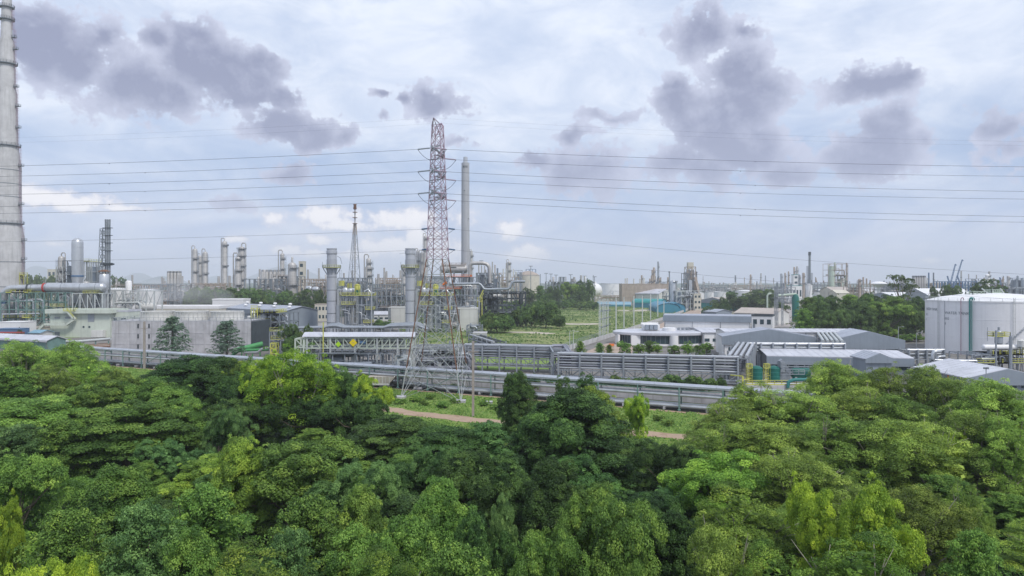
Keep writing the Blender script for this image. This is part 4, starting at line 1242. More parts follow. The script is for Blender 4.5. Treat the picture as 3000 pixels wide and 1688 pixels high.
def rack_bend():
    t = thing('pipe_bend', 'stack of bent grey pipes stepping between the two rack stretches', 'pipes', (0, 0, 0))
    for i in range(6):
        z0 = Z(1012, 191) - i * .6; z1 = zs2 - i * .68
        for k in range(3):
            b = MB(); y0 = 191 - 2 + k * 1.9; y1 = 174 - 2 + k * 1.9; xb = X(1622, 191) + 3.2 + k * .5 - 1.0
            b.tube([(X(1622, 191) - .3, y0, z0), (xb, y0, z0), (xb + .5, y0 - .6, z0), (xb + .5, y0 - 3, z0), (xb + .5, y1 + 3, z1), (xb + .5, y1 + .5, z1), (xb + 1, y1, z1), (X(1642, 174), y1, z1)], .27 if k == 0 else .22, 8); b.build('pipe', PIPEG, t)
    b = MB(); x = X(1626, 182); b.frame(x - 1, x + 3.0, 173, 190, [3.5, 7.5, zs2], 1, 2, .36, .8); b.build('support_frame', GALV, t, False)
rack_bend()


def rack_return():
    """the rack turns away from the viewer beside the green tanks and steps up over the sheds"""
    t = thing('pipe_rack', 'pipe rack leg turning away beside the green tanks', 'pipe rack', (0, 0, 0))
    a, c = Vector((X(2160, 166), 166, 0)), Vector((X(2185, 203), 203, 0))
    u = (c - a).normalized(); n = Vector((u.y, -u.x, 0))
    for k in range(4):
        for row in range(6):
            b = MB(); z = zs2 - row * .66; off = -2.0 + k * 1.35
            b.tube([a + n * off + Vector((0, 0, z)), c + n * off + Vector((0, 0, z))], .40 if row == 0 else .25, 8); b.build('pipe', SILVER if row == 0 else PIPEG, t)
    for i in range(5):
        p = a.lerp(c, i / 4); b = MB()
        for off in (-2.9, 2.9): b.bar(p + n * off, p + n * off + Vector((0, 0, zs2 + .4)), .4)
        for z in (zs2 - 3.9, zs2 - .5, 2.5): b.bar(p - n * 2.9 + Vector((0, 0, z)), p + n * 2.9 + Vector((0, 0, z)), .26)
        b.build('portal_frame', GALV, t, False)
    rack('pipe rack crossing behind the long grey roof towards the second shed', (X(2188, 205), 205), (X(2466, 203), 203), 4.5, Z(1008, 204), 3, 3, .33, 8, Z(1008, 204) - 1.9, 0, None, None, True, False)
    t = thing('pipe_rack', 'short pale pipe rack rising over the valley between the two grey gabled roofs', 'pipe rack', (0, 0, 0))
    a, c = Vector((X(2440, 205), 205, 0)), Vector((X(2415, 245), 245, 0)); u = (c - a).normalized(); n = Vector((u.y, -u.x, 0)); z = Z(1000, 205)
    for k in range(5):
        b = MB(); off = -2.6 + k * 1.3; b.tube([a + n * off + Vector((0, 0, z)), c + n * off + Vector((0, 0, z + .4))], .42, 8); b.build('pipe', PALEST, t)
    for i in range(4):
        p = a.lerp(c, i / 3); b = MB()
        for off in (-3.2, 3.2): b.bar(p + n * off, p + n * off + Vector((0, 0, z)), .36)
        b.bar(p - n * 3.2 + Vector((0, 0, z - .6)), p + n * 3.2 + Vector((0, 0, z - .6)), .3); b.build('portal_frame', GALV, t, False)
rack_return()


# ------------------------------------------------------------------ sign gantry and pipe yard by the pylon
def gantry():
    d = 184.0
    t = thing('pipe_gantry', 'pale green truss gantry with a curved metal roof and diamond signs', 'gantry', (0, 0, 0))
    x0, x1 = X(893, d), X(1210, d); zt = Z(990, d); zb = Z(1020, d); dep = 5.0
    b = MB(); n = 10
    sec = [(d - .6 + (dep + 1.2) * i / n, zt + .35 + 1.05 * math.sin(math.pi * i / n)) for i in range(n + 1)]
    vs = [(x0 - .6, y, z) for y, z in sec] + [(x1 + .6, y, z) for y, z in sec] + [(x0 - .6, y, z - .12) for y, z in sec] + [(x1 + .6, y, z - .12) for y, z in sec]; m_ = n + 1
    b.add(vs, [(i, i + 1, m_ + i + 1, m_ + i) for i in range(n)] + [(2 * m_ + i, 3 * m_ + i, 3 * m_ + i + 1, 2 * m_ + i + 1) for i in range(n)] + [tuple(range(m_)) + tuple(range(3 * m_ - 1, 2 * m_ - 1, -1)), tuple(range(2 * m_ - 1, m_ - 1, -1)) + tuple(range(3 * m_, 4 * m_))])
    b.build('roof', PALERF, t)
    b = MB(); nb = 14
    for y in (d, d + dep):
        b.bar((x0, y, zt), (x1, y, zt), .4); b.bar((x0, y, zb), (x1, y, zb), .34); b.bar((x0, y, (zt + zb) / 2 - .6), (x1, y, (zt + zb) / 2 - .6), .16)
        for i in range(nb + 1):
            x = x0 + (x1 - x0) * i / nb; b.bar((x, y, zb), (x, y, zt), .24)
            if i < nb:
                xn = x0 + (x1 - x0) * (i + 1) / nb
                b.bar((x, y, zt if i < nb / 2 else zb), (xn, y, zb if i < nb / 2 else zt), .22)
    for i in range(0, nb + 1, 2):
        x = x0 + (x1 - x0) * i / nb; b.bar((x, d, zb), (x, d + dep, zb), .2); b.bar((x, d, zt), (x, d + dep, zt), .2)
    b.build('truss', mat('pale_green_steel', (.50, .56, .48), .55, 0, .15, .5, .2), t, False)
    for px in (900, 968, 1040, 1105, 1165, 1205):
        b = MB()
        for y in (d, d + dep): b.bar((X(px, d), y, 0), (X(px, d), y, zt), .44)
        b.build('column', PALEST, t, False)
    b = MB(); xl = X(865, d)
    b.frame(xl, x0 - .3, d, d + dep, [Z(1044, d), Z(1018, d), zt - .3], 1, 1, .36, 1, random.Random(2)); b.build('end_frame', MINT, t, False)
    for i, (pa, pb, yt, yb) in enumerate(((898, 1182, 998, 1060), (910, 1170, 1004, 1050))):
        b = MB(); y = d + 1.2 + i * 1.6; r = .5 if i == 0 else .36
        b.tube([(X(pa, d), y, Z(yb, d)), (X(pa, d), y, Z(yt + 6, d)), (X(pa + 2, d), y, Z(yt + 2, d)), (X(pa + 8, d), y, Z(yt, d)), (X(pb - 8, d), y, Z(yt, d)), (X(pb - 2, d), y, Z(yt + 2, d)), (X(pb, d), y, Z(yt + 7, d)), (X(pb, d), y, Z(yb, d))], r, 10); b.build('loop_pipe', PALEST if i == 0 else mat('beige_pipe', (.5, .5, .44), .5, .1, .1), t)
    for k in range(6):
        b = MB(); b.tube([(x0, d + .6 + k * .75, zb + .3), (x1, d + .6 + k * .75, zb + .3)], .26, 8); b.build('pipe', GALV, t)
    # signs: a lime diamond and a bigger yellow diamond with a line of dark lettering
    for px, y, s_, m in ((991, 1009, .78, LIME), (1034.5, 1004.5, 1.08, SIGNY)):
        p = P(px, y, d - .5); b = MB(); q = s_
        b.add([(p.x - q, p.y, p.z), (p.x, p.y, p.z - q), (p.x + q, p.y, p.z), (p.x, p.y, p.z + q), (p.x - q, p.y + .08, p.z), (p.x, p.y + .08, p.z - q), (p.x + q, p.y + .08, p.z), (p.x, p.y + .08, p.z + q)],
              [(0, 1, 2, 3), (7, 6, 5, 4), (0, 4, 5, 1), (1, 5, 6, 2), (2, 6, 7, 3), (3, 7, 4, 0)])
        sg = b.build('sign', m, t, False)
        if m is SIGNY:
            b = MB(); b.box((p.x - .28, p.y - .012, p.z + .02), (.28, .014, .14)); b.box((p.x + .05, p.y - .012, p.z + .02), (.22, .014, .14)); b.box((p.x + .34, p.y - .012, p.z + .02), (.2, .014, .14)); b.build('lettering', TAN, sg, False)
    b = MB(); p = P(1063, 1004, d + .5); b.hcyl(p + Vector((-.9, 0, 0)), p + Vector((.9, 0, 0)), .55, 12); b.build('valve', BLUE, t)
    b = MB(); b.bar(P(947, 944, d - 1), Vector((X(947, d - 1), d - 1, 0)), .26); b.build('marker_post', YELLOW, t, False)
gantry()
unit('dim pipe manifold frame under the sign gantry', 905, 1150, 1037, 182, 8, 31, GALV, GALV, STEEL, 7, 2, 2, 5, 16, 2, True, rm=GALV, brace=.5, w=.3)
unit('pipe riser tower of tall bundled pipes beside the rusty trailer', 1158, 1192, 1045, 166, 3.2, 32, PALEST, GALV, GALV, 1, 1, 4, 0, 12, 2, True, rm=GALV, brace=.4, w=.24)
unit('tangle of grey pipe supports seen through the pylon legs', 1215, 1372, 1020, 192, 12, 33, GALV, PIPEG, STEEL, 7, 3, 4, 6, 40, 3, True, rm=PALEST, brace=.7, w=.26)
unit('grey tray rack with hump running behind the sign gantry', 838, 1245, 962, 246, 5, 34, GALV, GALV, STEEL, 16, 1, 1, 0, 3, 0, False, brace=.0, w=.3)
t = thing('tray_bank', 'blue grey pipe bundle running above the tray rack behind the gantry', 'pipes', (0, 0, 0))
for k in range(5):
    b = MB(); y = 246 + k; z = Z(960, 246)
    pts = [(X(838, 246), y, z - .3)]
    for px in (920, 950): pts.append((X(px, 246), y, z))
    for px, q in ((962, .9), (985, 1.1), (1005, .1), (1120, 0), (1140, .9), (1205, 1.3), (1225, 1.2), (1250, -.8)): pts.append((X(px, 246), y, z + q * (.6 + .12 * k)))
    b.tube(pts, .42, 8); b.build('pipe', STEEL if k % 2 else GALV, t)


def yard_bits():
    d = gd(1090)
    t = thing('equipment_cabin', 'pale metal cabin with rust brown corners below the sign gantry', 'cabin', (X(1060, d), d, 0), -.12)
    w, h = W(62, d), Z(1056, d) - .6; b = MB(); b.box((w / 2, 1.5, h / 2 + .6), (w, 3, h)); b.build('wall', WHITE, t, False)
    b = MB(); b.box((w / 2, 1.5, h + .7), (w + .3, 3.3, .22)); b.build('roof', TANRF, t, False)
    b = MB()
    for x in (0, w * .42, w * .8, w): b.box((x, -.04, h / 2 + .6), (.16, .14, h))
    b.build('corner_post', TAN, t, False)
    b = MB()
    for x in (.3, w - .3): b.box((x, .6, .3), (.4, .6, .62)); b.box((x, 2.4, .3), (.4, .6, .62))
    b.build('leg', STEEL, t, False)
    d = gd(1137)
    t = thing('skip_trailer', 'rust streaked pale tipper trailer parked below the pale metal cabin', 'trailer', (X(1080, d), d, 0), -.08)
    w = W(62, d); b = MB()
    b.add([(0, 0, 1.2), (w, 0, 1.2), (w, 2.4, 1.2), (0, 2.4, 1.2), (-.3, -.1, 2.7), (w + 1.4, -.1, 2.7), (w + 1.4, 2.5, 2.7), (-.3, 2.5, 2.7)], [(3, 2, 1, 0), (0, 1, 5, 4), (1, 2, 6, 5), (2, 3, 7, 6), (3, 0, 4, 7), (4, 5, 6, 7)]); b.build('body', TIPPER, t, False)
    b = MB()
    for i in range(7): b.box((w * i / 6, -.12, 1.95), (.14, .1, 1.5))
    b.build('rib', OFFW, t, False)
    b = MB(); b.box((w / 2, -.02, .95), (w, .2, .45)); b.build('side_board', OFFW, t, False)
    for x in (.8, w - .9, w - 2.0):
        b = MB(); b.tube([(x, -.05, .5), (x, .35, .5)], .5, 16); b.build('wheel', DARK, t)
    for i, (px, by, lab) in enumerate(((1428, 1184, 'small concrete plinth on the verge near the pole'), (1478, 1202, 'small white marker post in the grass of the verge'))):
        d = gd(by); b = MB(); s_ = ((2.0, 1.2, .5), (.35, .35, .8))[i]; b.box((0, 0, s_[2] / 2), s_); b.box((0, 0, s_[2] + .04), (s_[0] * 1.1, s_[1] * 1.1, .08))
        o = b.build(('plinth', 'marker_post')[i], (CONC, WHITE)[i], None, False); o.location = (X(px, d), d, 0); tag(o, lab, ('plinth', 'marker')[i])
yard_bits()


# ------------------------------------------------------------------ the two grey stacks and their boiler frames
def hrsg(px, which, seed):
    d = 345.0; k = d / F; r = 14.2 * k
    t = thing('exhaust_stack', f'fat grey exhaust stack with yellow railed walkway, the one {which}', 'stack', (X(px, d), d, 0), 0, 'pair of fat grey exhaust stacks')
    zt = Z(728, d); zp = Z(785, d)
    b = MB(); b.lathe((0, 0, 0), [(r, 0), (r, zp - 3), (r * 1.02, zp), (r * .98, zp + .4), (r * .98, Z(746, d)), (r * 1.1, Z(744, d)), (r * 1.1, Z(736, d)), (r * 1.0, Z(735, d)), (r * 1.0, Z(731, d)), (r * 1.06, Z(730, d)), (r * 1.06, zt), (r * .9, zt), (r * .88, zt - 4)], 36); b.build('shell', STACKG, t)
    b = MB()
    for y in (945, 918, 882, 850, 812): z = Z(y, d); b.lathe((0, 0, 0), [(r, z - .12), (r + .08, z - .1), (r + .08, z + .1), (r, z + .12)], 36, False)
    b.build('seam_band', DARK, t)
    b = MB()
    for i in range(28):
        a = i * math.pi / 14; b.bar((r * 1.0 * math.cos(a), r * 1.0 * math.sin(a), Z(778, d)), (r * 1.0 * math.cos(a), r * 1.0 * math.sin(a), Z(761, d)), .16)
    z = Z(760, d); b.lathe((0, 0, 0), [(r * .98, z - .1), (r * 1.02, z), (r * .98, z + .1)], 36, False); b.build('stiffener', STACKG, t, False)
    b = MB(); q = r + 2.0; b.lathe((0, 0, 0), [(r * .98, zp - .2), (q, zp - .1), (q, zp + .15), (r * .98, zp + .2)], 24, False)
    for i in range(10):
        a = i * .628; b.bar((r * math.cos(a), r * math.sin(a), zp - 3.4), (q * math.cos(a), q * math.sin(a), zp - .2), .24)
    b.build('walkway', STEEL, t, False)
    b = MB(); b.rail([(q * math.cos(i * .2618), q * math.sin(i * .2618)) for i in range(24)], zp + .1, 1.3, .12, 2.0, True); b.build('handrail', YELLOW, t, False)
    b = MB(); b.bar((-q - .3, 0, zp), (-q - .3, 0, zp + 3), .14); b.tube([(r + .3, -.5, zp + 6), (r + 2, -.5, zp + 5), (r + 2.8, -.5, zp + 2)], .1, 6); b.bar((-r, 0, zp + 7.5), (-r - 3, 0, zp + 7.2), .1); b.build('davit', STEEL, t, False)
    b = MB(); b.box((r + .9, -.5, Z(930, d)), (1.5, 1.6, 12)); ladder(b, r + 1.8, -.9, 1, zp - 1, 1, 0); b.build('cable_duct', GALV, t, False)
    # boiler frame to the right of the stack
    o = 230 if px > 1100 else 0
    nm = 'left' if o == 0 else 'right'
    ref = 'beside the first grey stack' if o == 0 else 'behind the pylon beside the second grey stack'
    t = thing('boiler_frame', f'tall steel boiler frame with yellow railed decks {ref}', 'boiler frame', (X(996 + o, d), d, 0), 0, 'boiler frames by the grey stacks')
    def lx(p): return X(p, d) - X(996, d)
    zd, zl = Z(867, d), Z(893, d)
    b = MB()
    for p in (1000, 1012, 1024, 1036, 1046, 1060, 1074, 1086):
        for y in (0, 7): b.bar((lx(p), y, 0), (lx(p), y, zd), .38)
    for z in (4, 8, 12, zl, zd - 1): b.bar((lx(1000), 0, z), (lx(1086), 0, z), .3); b.bar((lx(1000), 7, z), (lx(1086), 7, z), .3)
    for z0, z1 in ((0, 4), (4, 8), (8, 12)): b.bar((lx(1036), 0, z0), (lx(1060), 0, z1), .2); b.bar((lx(1074), 0, z1), (lx(1060), 0, z0), .2)
    b.build('steel_frame', GALV, t, False)
    for p, w_, z0, z1 in ((1018, 2.2, 1, 12), (1030, 1.6, 1, zl), (1052, 2.4, 0, zd), (1080, 2.2, 0, zl + 2)):
        b = MB(); b.box((lx(p), 4, (z0 + z1) / 2), (w_, 4, z1 - z0)); b.build('casing', GREYCL if w_ > 2.1 else OFFW, t, False)
    for p0, p1, z, rr in ((996, 1095, zd, 1), (1002, 1038, zl, 1), (1072, 1092, Z(908, d), 1), (1066, 1088, Z(947, d), 0)):
        b = MB(); b.box(((lx(p0) + lx(p1)) / 2, 2.5, z), (lx(p1) - lx(p0), 7, .3)); b.build('deck', STEEL, t, False)
        b = MB(); b.rail([(lx(p0), -1.1), (lx(p1), -1.1), (lx(p1), 6)], z + .2, 1.4, .15, 1.7); b.build('handrail', YELLOW, t, False)
    for p in (1009, 1024):
        b = MB(); b.hcyl((lx(p), 0, zd + 2.4), (lx(p), 9, zd + 2.4), 2.0 if p < 1015 else 1.5, 18); b.build('drum', SILVER, t)
    b = MB(); b.cyl((lx(1046), 1), 1.25, zd, zd + 3.2, 14); b.build('vessel', GTANK, t)
    b = MB(); b.lathe((lx(1046), 1, 0), [(1.3, zd + 3.2), (1.5, zd + 4.6), (.8, zd + 6)], 14); b.frame(lx(1040), lx(1052), -.3, 2.5, [zd + 3, zd + 5.6], 1, 1, .22, 1, z0=zd); b.build('valve_stand', YELLOW, t)
    b = MB(); b.box((lx(1000), 1, Z(830, d)), (2.6, 2, 2.6)); b.box((lx(1020), 3, Z(838, d)), (1.8, 2, 2.6)); b.build('platform_cage', YELLOW, t, False)
    b = MB(); b.frame(lx(994), lx(1024), 1, 6, [zd + 4, zd + 7], 2, 1, .28, .4, z0=zd); b.build('top_frame', STEEL, t, False)
    for p, zt_, r_ in ((990, Z(848, d), .3), (993, Z(850, d), .3), (1090, Z(858, d), .3)):
        b = MB(); b.tube([(lx(p), -1, 0), (lx(p), -1, zt_ - .6), (lx(p) + .6, -1, zt_), (lx(p + 9), -1, zt_)], r_, 8); b.build('pipe', SILVER, t)
    b = MB(); b.tube([(lx(1064), 2, zd + 2), (lx(1076), 2, zd + 3.2), (lx(1084), 2, zd + 1.4), (lx(1086), 2, zd - 2)], .45, 10); b.build('vent_pipe', SILVER, t)
    rng = random.Random(seed)
    for i in range(9):
        b = MB(); p = rng.uniform(1000, 1075); z = rng.uniform(2, zl); b.tube([(lx(p), -.7, z), (lx(p + rng.uniform(5, 16)), -.7, z), (lx(p + 17), -.7, z - .5), (lx(p + 17), -.7, max(.4, z - rng.uniform(2, 6)))], .2, 6); b.build('pipe', SILVER if i % 2 else GALV, t)
    b = MB(); ladder(b, lx(1049), -.9, 0, zd, 0, -1); b.build('ladder', PALEST, t, False)
hrsg(972, 'nearer the grey shed', 41)
hrsg(1202, 'behind the pylon', 42)

block('white gridded panel wall enclosure behind the second grey stack', (X(1137, 372), 372), (X(1190, 372), 372), 12, Z(902, 372), OFFW, OFFW, 'enclosure', 'enclosure', 0, 0, .3)
block('white gridded panel enclosure right of the second boiler frame', (X(1338, 352), 352), (X(1397, 352), 352), 10, Z(905, 352), OFFW, OFFW, 'enclosure', 'enclosure', 0, 0, .3)
for o in [x for x in C.objects if x.name.startswith('enclosure')]:
    b = MB(); w = max(v.co.x for v in o.children[0].data.vertices); h = Z(903, 360)
    for i in range(1, 8): b.bar((w * i / 8, -.03, 0), (w * i / 8, -.03, h), .12)
    for i in range(1, 6): b.bar((0, -.032, h * i / 6), (w, -.032, h * i / 6), .12)
    b.build('wall_grid', GALV, o, False)
block('small concrete pump house right of the pylon foot frames', (X(1386, 300), 300), (X(1425, 300), 300), 9, Z(986, 300) + 1.2, PCONC, PCONC, 'building', 'building', 1, 3, .4)
unit('grey cooler frame standing on the concrete pump house yard', 1367, 1412, 955, 318, 8, 43, STEEL, GALV, GREYCL, 3, 1, 3, 3, 4, 2, True, rm=GALV)
rack('sloping tray rack between the pump house and the main rack', (X(1392, 285), 285), (X(1462, 250), 250), 5, Z(993, 265), 2, 4, .3, 5, Z(993, 265) - 1.5, 0, None, None, True, False)
shed('low pale shed far behind the first boiler frame', (X(1078, 450), 450), (X(1140, 450), 450), 14, Z(922, 450), Z(914, 450), OFFW, PALERF, 'x', 'shed', 'shed', None, 0, 4, False)
shed('pale parking canopy behind the first boiler frame', (X(1075, 520), 520), (X(1132, 520), 520), 8, Z(905, 520), Z(901, 520), GALV, PALERF, 'x', 'shed', 'shed', None, 0, 0, False)
block('white office row peeping between the grey shed and the first stack', (X(922, 450), 450), (X(962, 450), 450), 10, Z(893, 450), CREAM, TANRF, 'building', 'building', 2, 4, .5)
block('low white wall below the first grey stack', (X(926, 372), 372), (X(958, 372), 372), .5, Z(945, 372), WHITE, WHITE, 'wall', 'wall', 0, 0, .15, None, False)
# ------------------------------------------------------------------ sheds, office and tanks on the right
def round_office():
    d = 283.0
    cx = 1943; t = thing('office_building', 'oval office building with a flat white roof and dark curved glass', 'building', (X(cx, d), d, 0))
    a, bq = W(146, d), 13.0
    zr = 5.5; zg0, zg1 = .8, 4.1
    n = 64
    def oval(sc, z, s2=None):
        return [(a * sc * math.cos(i * 2 * math.pi / n), bq * (s2 or sc) * math.sin(i * 2 * math.pi / n), z) for i in range(n)]
    def band(b, lo, hi, i0=0, i1=n):
        vs = lo + hi; b.add(vs, [(i % n, (i + 1) % n, n + (i + 1) % n, n + i % n) for i in range(i0, i1)])
    b = MB(); band(b, oval(.93, 0), oval(.93, zg0)); b.build('plinth_wall', WHITE, t)
    b = MB(); band(b, oval(.925, zg0), oval(.925, zg1)); b.build('curtain_glass', GLASS, t)
    b = MB()
    for i in range(n):
        p = oval(.93, 0)[i]; b.bar((p[0], p[1], zg0), (p[0], p[1], zg1), .1 if i % 4 else .2)
    b.build('mullion', STEEL, t, False)
    b = MB(); lo, m1, m2, hi = oval(1.0, zg1), oval(1.01, zg1 + .25), oval(1.01, zr - .35), oval(.96, zr)
    band(b, lo, m1); band(b, m1, m2); band(b, m2, hi); b.add(hi, [tuple(range(n))]); b.add(lo, [tuple(range(n))[::-1]]); b.build('roof', PALERF, t, True, 30)
    b = MB(); x = X(1954, d) - X(cx, d); b.cyl((x, -bq * .93), W(12.5, d), 0, zg1 + .1, 24); b.build('entrance_drum', WHITE, t)
    b = MB(); x = X(1957, d) - X(cx, d); b.cyl((x, -2), W(19, d), zr - .2, 6.7, 28); b.build('roof_drum', WHITE, t)
    b = MB(); b.box((X(1850, d) - X(cx, d), -bq * .72, zg1 / 2), (3.6, 1.5, zg1)); b.box((X(1806, d) - X(cx, d), -3, zg1 / 2), (.7, 8, zg1)); b.build('side_wall', WHITE, t, False)
    b = MB(); p0, p1 = X(1884, d) - X(cx, d), X(1931, d) - X(cx, d); h0, h1 = zr + .2, Z(951, d)
    b.box(((p0 + p1) / 2, 1, (h0 + h1) / 2), (p1 - p0, 5, h1 - h0)); b.box(((p0 + p1) / 2, 3.2, h1 + .3), (p1 - p0 + .6, .4, .8)); b.build('penthouse', WHITE, t, False)
    for i in range(3):
        b = MB(); b.box((p0 + 1.2 + i * 1.8, -1.8, h0 + 1.2), (1.5, 1.4, 2.0)); b.build('air_unit', GREYCL, t, False)
        b = MB(); b.cyl((X(1990 + i * 12, d) - X(cx, d), 1), .6, zr, zr + 1.0, 10); b.build('roof_cowl', GALV, t)
    b = MB(); b.rail([(X(1985, d) - X(cx, d), -1), (X(2022, d) - X(cx, d), -1), (X(2022, d) - X(cx, d), 3)], zr, 1.2, .1, 2); b.build('roof_rail', GALV, t, False)
    for px, y in ((2000, 1002), (2054, 1003)):
        b = MB(); b.box((X(px, d) - X(cx, d), -bq * math.sqrt(max(.05, 1 - ((X(px, d) - X(cx, d)) / a) ** 2)) * .93 - .1, Z(y, 270)), (.9, .3, 1.0)); b.build('door', DARK, t, False)
round_office()

zw = Z(944, 300)
t = shed('large flat white warehouse with a deep grey fascia behind the oval office', (X(1946, 302), 302), (X(2198, 290), 290), 12, Z(925, 300), Z(924, 300) + .25, WHITE, GREYRF, 'x', 'warehouse', 'warehouse', GREYCL, 2.5, 0, False, .4)
shed('plain white warehouse side between the office and the gabled sheds', (X(2060, 272), 272), (X(2130, 272), 272), 25, Z(975, 272), Z(968, 272), WHITE, PALERF, 'x', 'warehouse', 'warehouse', None, 0, 3, True)
block('small white workshop with shutters and a dark eave by the far road', (X(2202, 380), 380), (X(2263, 375), 375), 10, Z(927, 378), WHITE, DARK, 'building', 'building', 1, 3, .9)
shed('tan gabled warehouse beyond the white workshop', (X(2152, 425), 425), (X(2270, 408), 408), 22, Z(919, 415), Z(905, 415), OFFW, TANRF, 'x', 'warehouse', 'warehouse', None, 0, 0, False)
shed('wide low gabled grey shed with pale walls left of the rack crossing', (X(2119, 226), 226), (X(2386, 222), 222), 10, Z(988, 224), Z(966, 224), WHITE, GREYRF, 'y', 'warehouse', 'warehouse', GREYCL, 2.6, 5, True, .5)
shed('gabled grey shed with roof sheets shining, next to the white tank', (X(2440, 224), 224), (X(2645, 222), 222), 14, Z(998, 222), Z(973, 222), WHITE, GREYRF, 'y', 'warehouse', 'warehouse', GREYCL, 2.8, 4, True, .5)
shed('long flat pale roof linking the two gabled grey sheds', (X(2125, 237), 237), (X(2520, 235), 235), 13, Z(974, 236), Z(971, 236) + .3, WHITE, PALERF, 'x', 'warehouse', 'warehouse', None, 0, 0, False)
shed('long front shed with a pale sloping roof and grey fascia behind the green tanks', (X(2252, 192), 192), (X(2668, 186), 186), 22, Z(1046, 190), Z(1030, 196), GREYCL, PALERF, 'x', 'warehouse', 'warehouse', GREYCL, 2.2, 10, True, .6, None, 0, 1.4)
shed('little grey gabled porch in front of the long pale roof', (X(2538, 174), 174), (X(2612, 174), 174), 7, Z(1052, 174), Z(1037, 174), GREYCL, GREYRF, 'y', 'porch', 'porch', GREYCL, 1.0, 0, True)
shed('grey pyramid roofed shed before the white tank, beyond the feathery trees', (X(2835, 158), 158), (X(3060, 158), 158), 20, Z(1108, 158), Z(1070, 166), GREYCL, PALERF, 'y', 'shed', 'shed', GREYCL, 1.6, 6, False, .6)
shed('grey lean shed beside the pyramid roofed shed', (X(2735, 172), 172), (X(2850, 172), 172), 10, Z(1096, 172), Z(1088, 172), GREYCL, GREYRF, 'x', 'shed', 'shed', GREYCL, 1.0, 4, False)


def water_tank():
    d = 250.0
    t = tank('huge white domed water tank with lettering and coloured riser pipes', 2906, 881, d, 168, TANKW, .135, 'water_tank', None, 3, True, WHITE)
    r = W(168, d); h = Z(881, d)
    def wall(px, off=.0):                                # where the view ray of a photograph column meets the shell
        q = r + off; ux, uy = (px - 1500) / F, 1.0; cx_, cy_ = t.location.x, t.location.y
        a_, b_, c_ = ux * ux + uy * uy, -2 * (ux * cx_ + uy * cy_), cx_ ** 2 + cy_ ** 2 - q * q
        k = (-b_ - math.sqrt(max(0, b_ * b_ - 4 * a_ * c_))) / (2 * a_)
        return ux * k - cx_, uy * k - cy_
    for px, m, rr, ztop in ((2815, REDW, .13, 885), (2841, TEALP, .27, 884), (2847, TEALP, .13, 884)):
        b = MB(); x, y = wall(px, .6); zt = h + 1.0
        b.tube([(x, y, 0), (x, y, zt - .3), (x + .25, y, zt + .2), (x + .9, y + .3, zt + .35), (x + 1.3, y + .5, zt - .2), (x + 1.3, y + .5, zt - .6)], rr, 10); b.build('riser_pipe', m, t)
    for px in (2749, 2972):
        b = MB(); x, y = wall(px, .35); ladder(b, x, y, 0, h + 1.5, x / r, y / r, .55, False); b.build('ladder', PALEST, t, False)
    for px in (2767,):
        b = MB(); x, y = wall(px, .2); b.tube([(x, y, 1), (x, y, h)], .07, 6); b.build('conduit', GALV, t)
    for i, (px, dy) in enumerate(((2714, 0), (2768, 3.0))):
        wx, wy = wall(px); a0 = math.atan2(wx, -wy)
        for k, (s_, zz_, sz) in enumerate((('WATER TANK', 15.0, 1.35), ('002', 13.0, 1.15), ('8', 11.2, 1.1))):
            def place(x, y, a0=a0, zz_=zz_ - dy * .33):
                a = a0 + x / r; return ((r + .07) * math.sin(a), -(r + .07) * math.cos(a), zz_ + y)
            text_mesh('lettering', s_, sz, STEEL, t, place)
    zt = h + r * .135
    b = MB(); b.rail([(-9, -3), (-4.5, -3), (-4.5, 1), (-9, 1)], zt - .8, 1.3, .2, 1.4, True); b.rail([(-1.5, -2), (2.5, -2), (2.5, 2), (-1.5, 2)], zt + .02, 1.2, .2, 1.3, True); b.build('roof_rail', FROST, t, False)
    b = MB(); b.tube([(-3, -2, zt - .2), (-5, -2, zt + 1.6)], .25, 8); b.tube([(3, -2, zt - .2), (1.6, -2, zt + 1.6)], .25, 8); b.cyl((0, 0), .5, zt - .2, zt + .9, 10); b.build('roof_vent', PALEST, t)
    return t
water_tank()


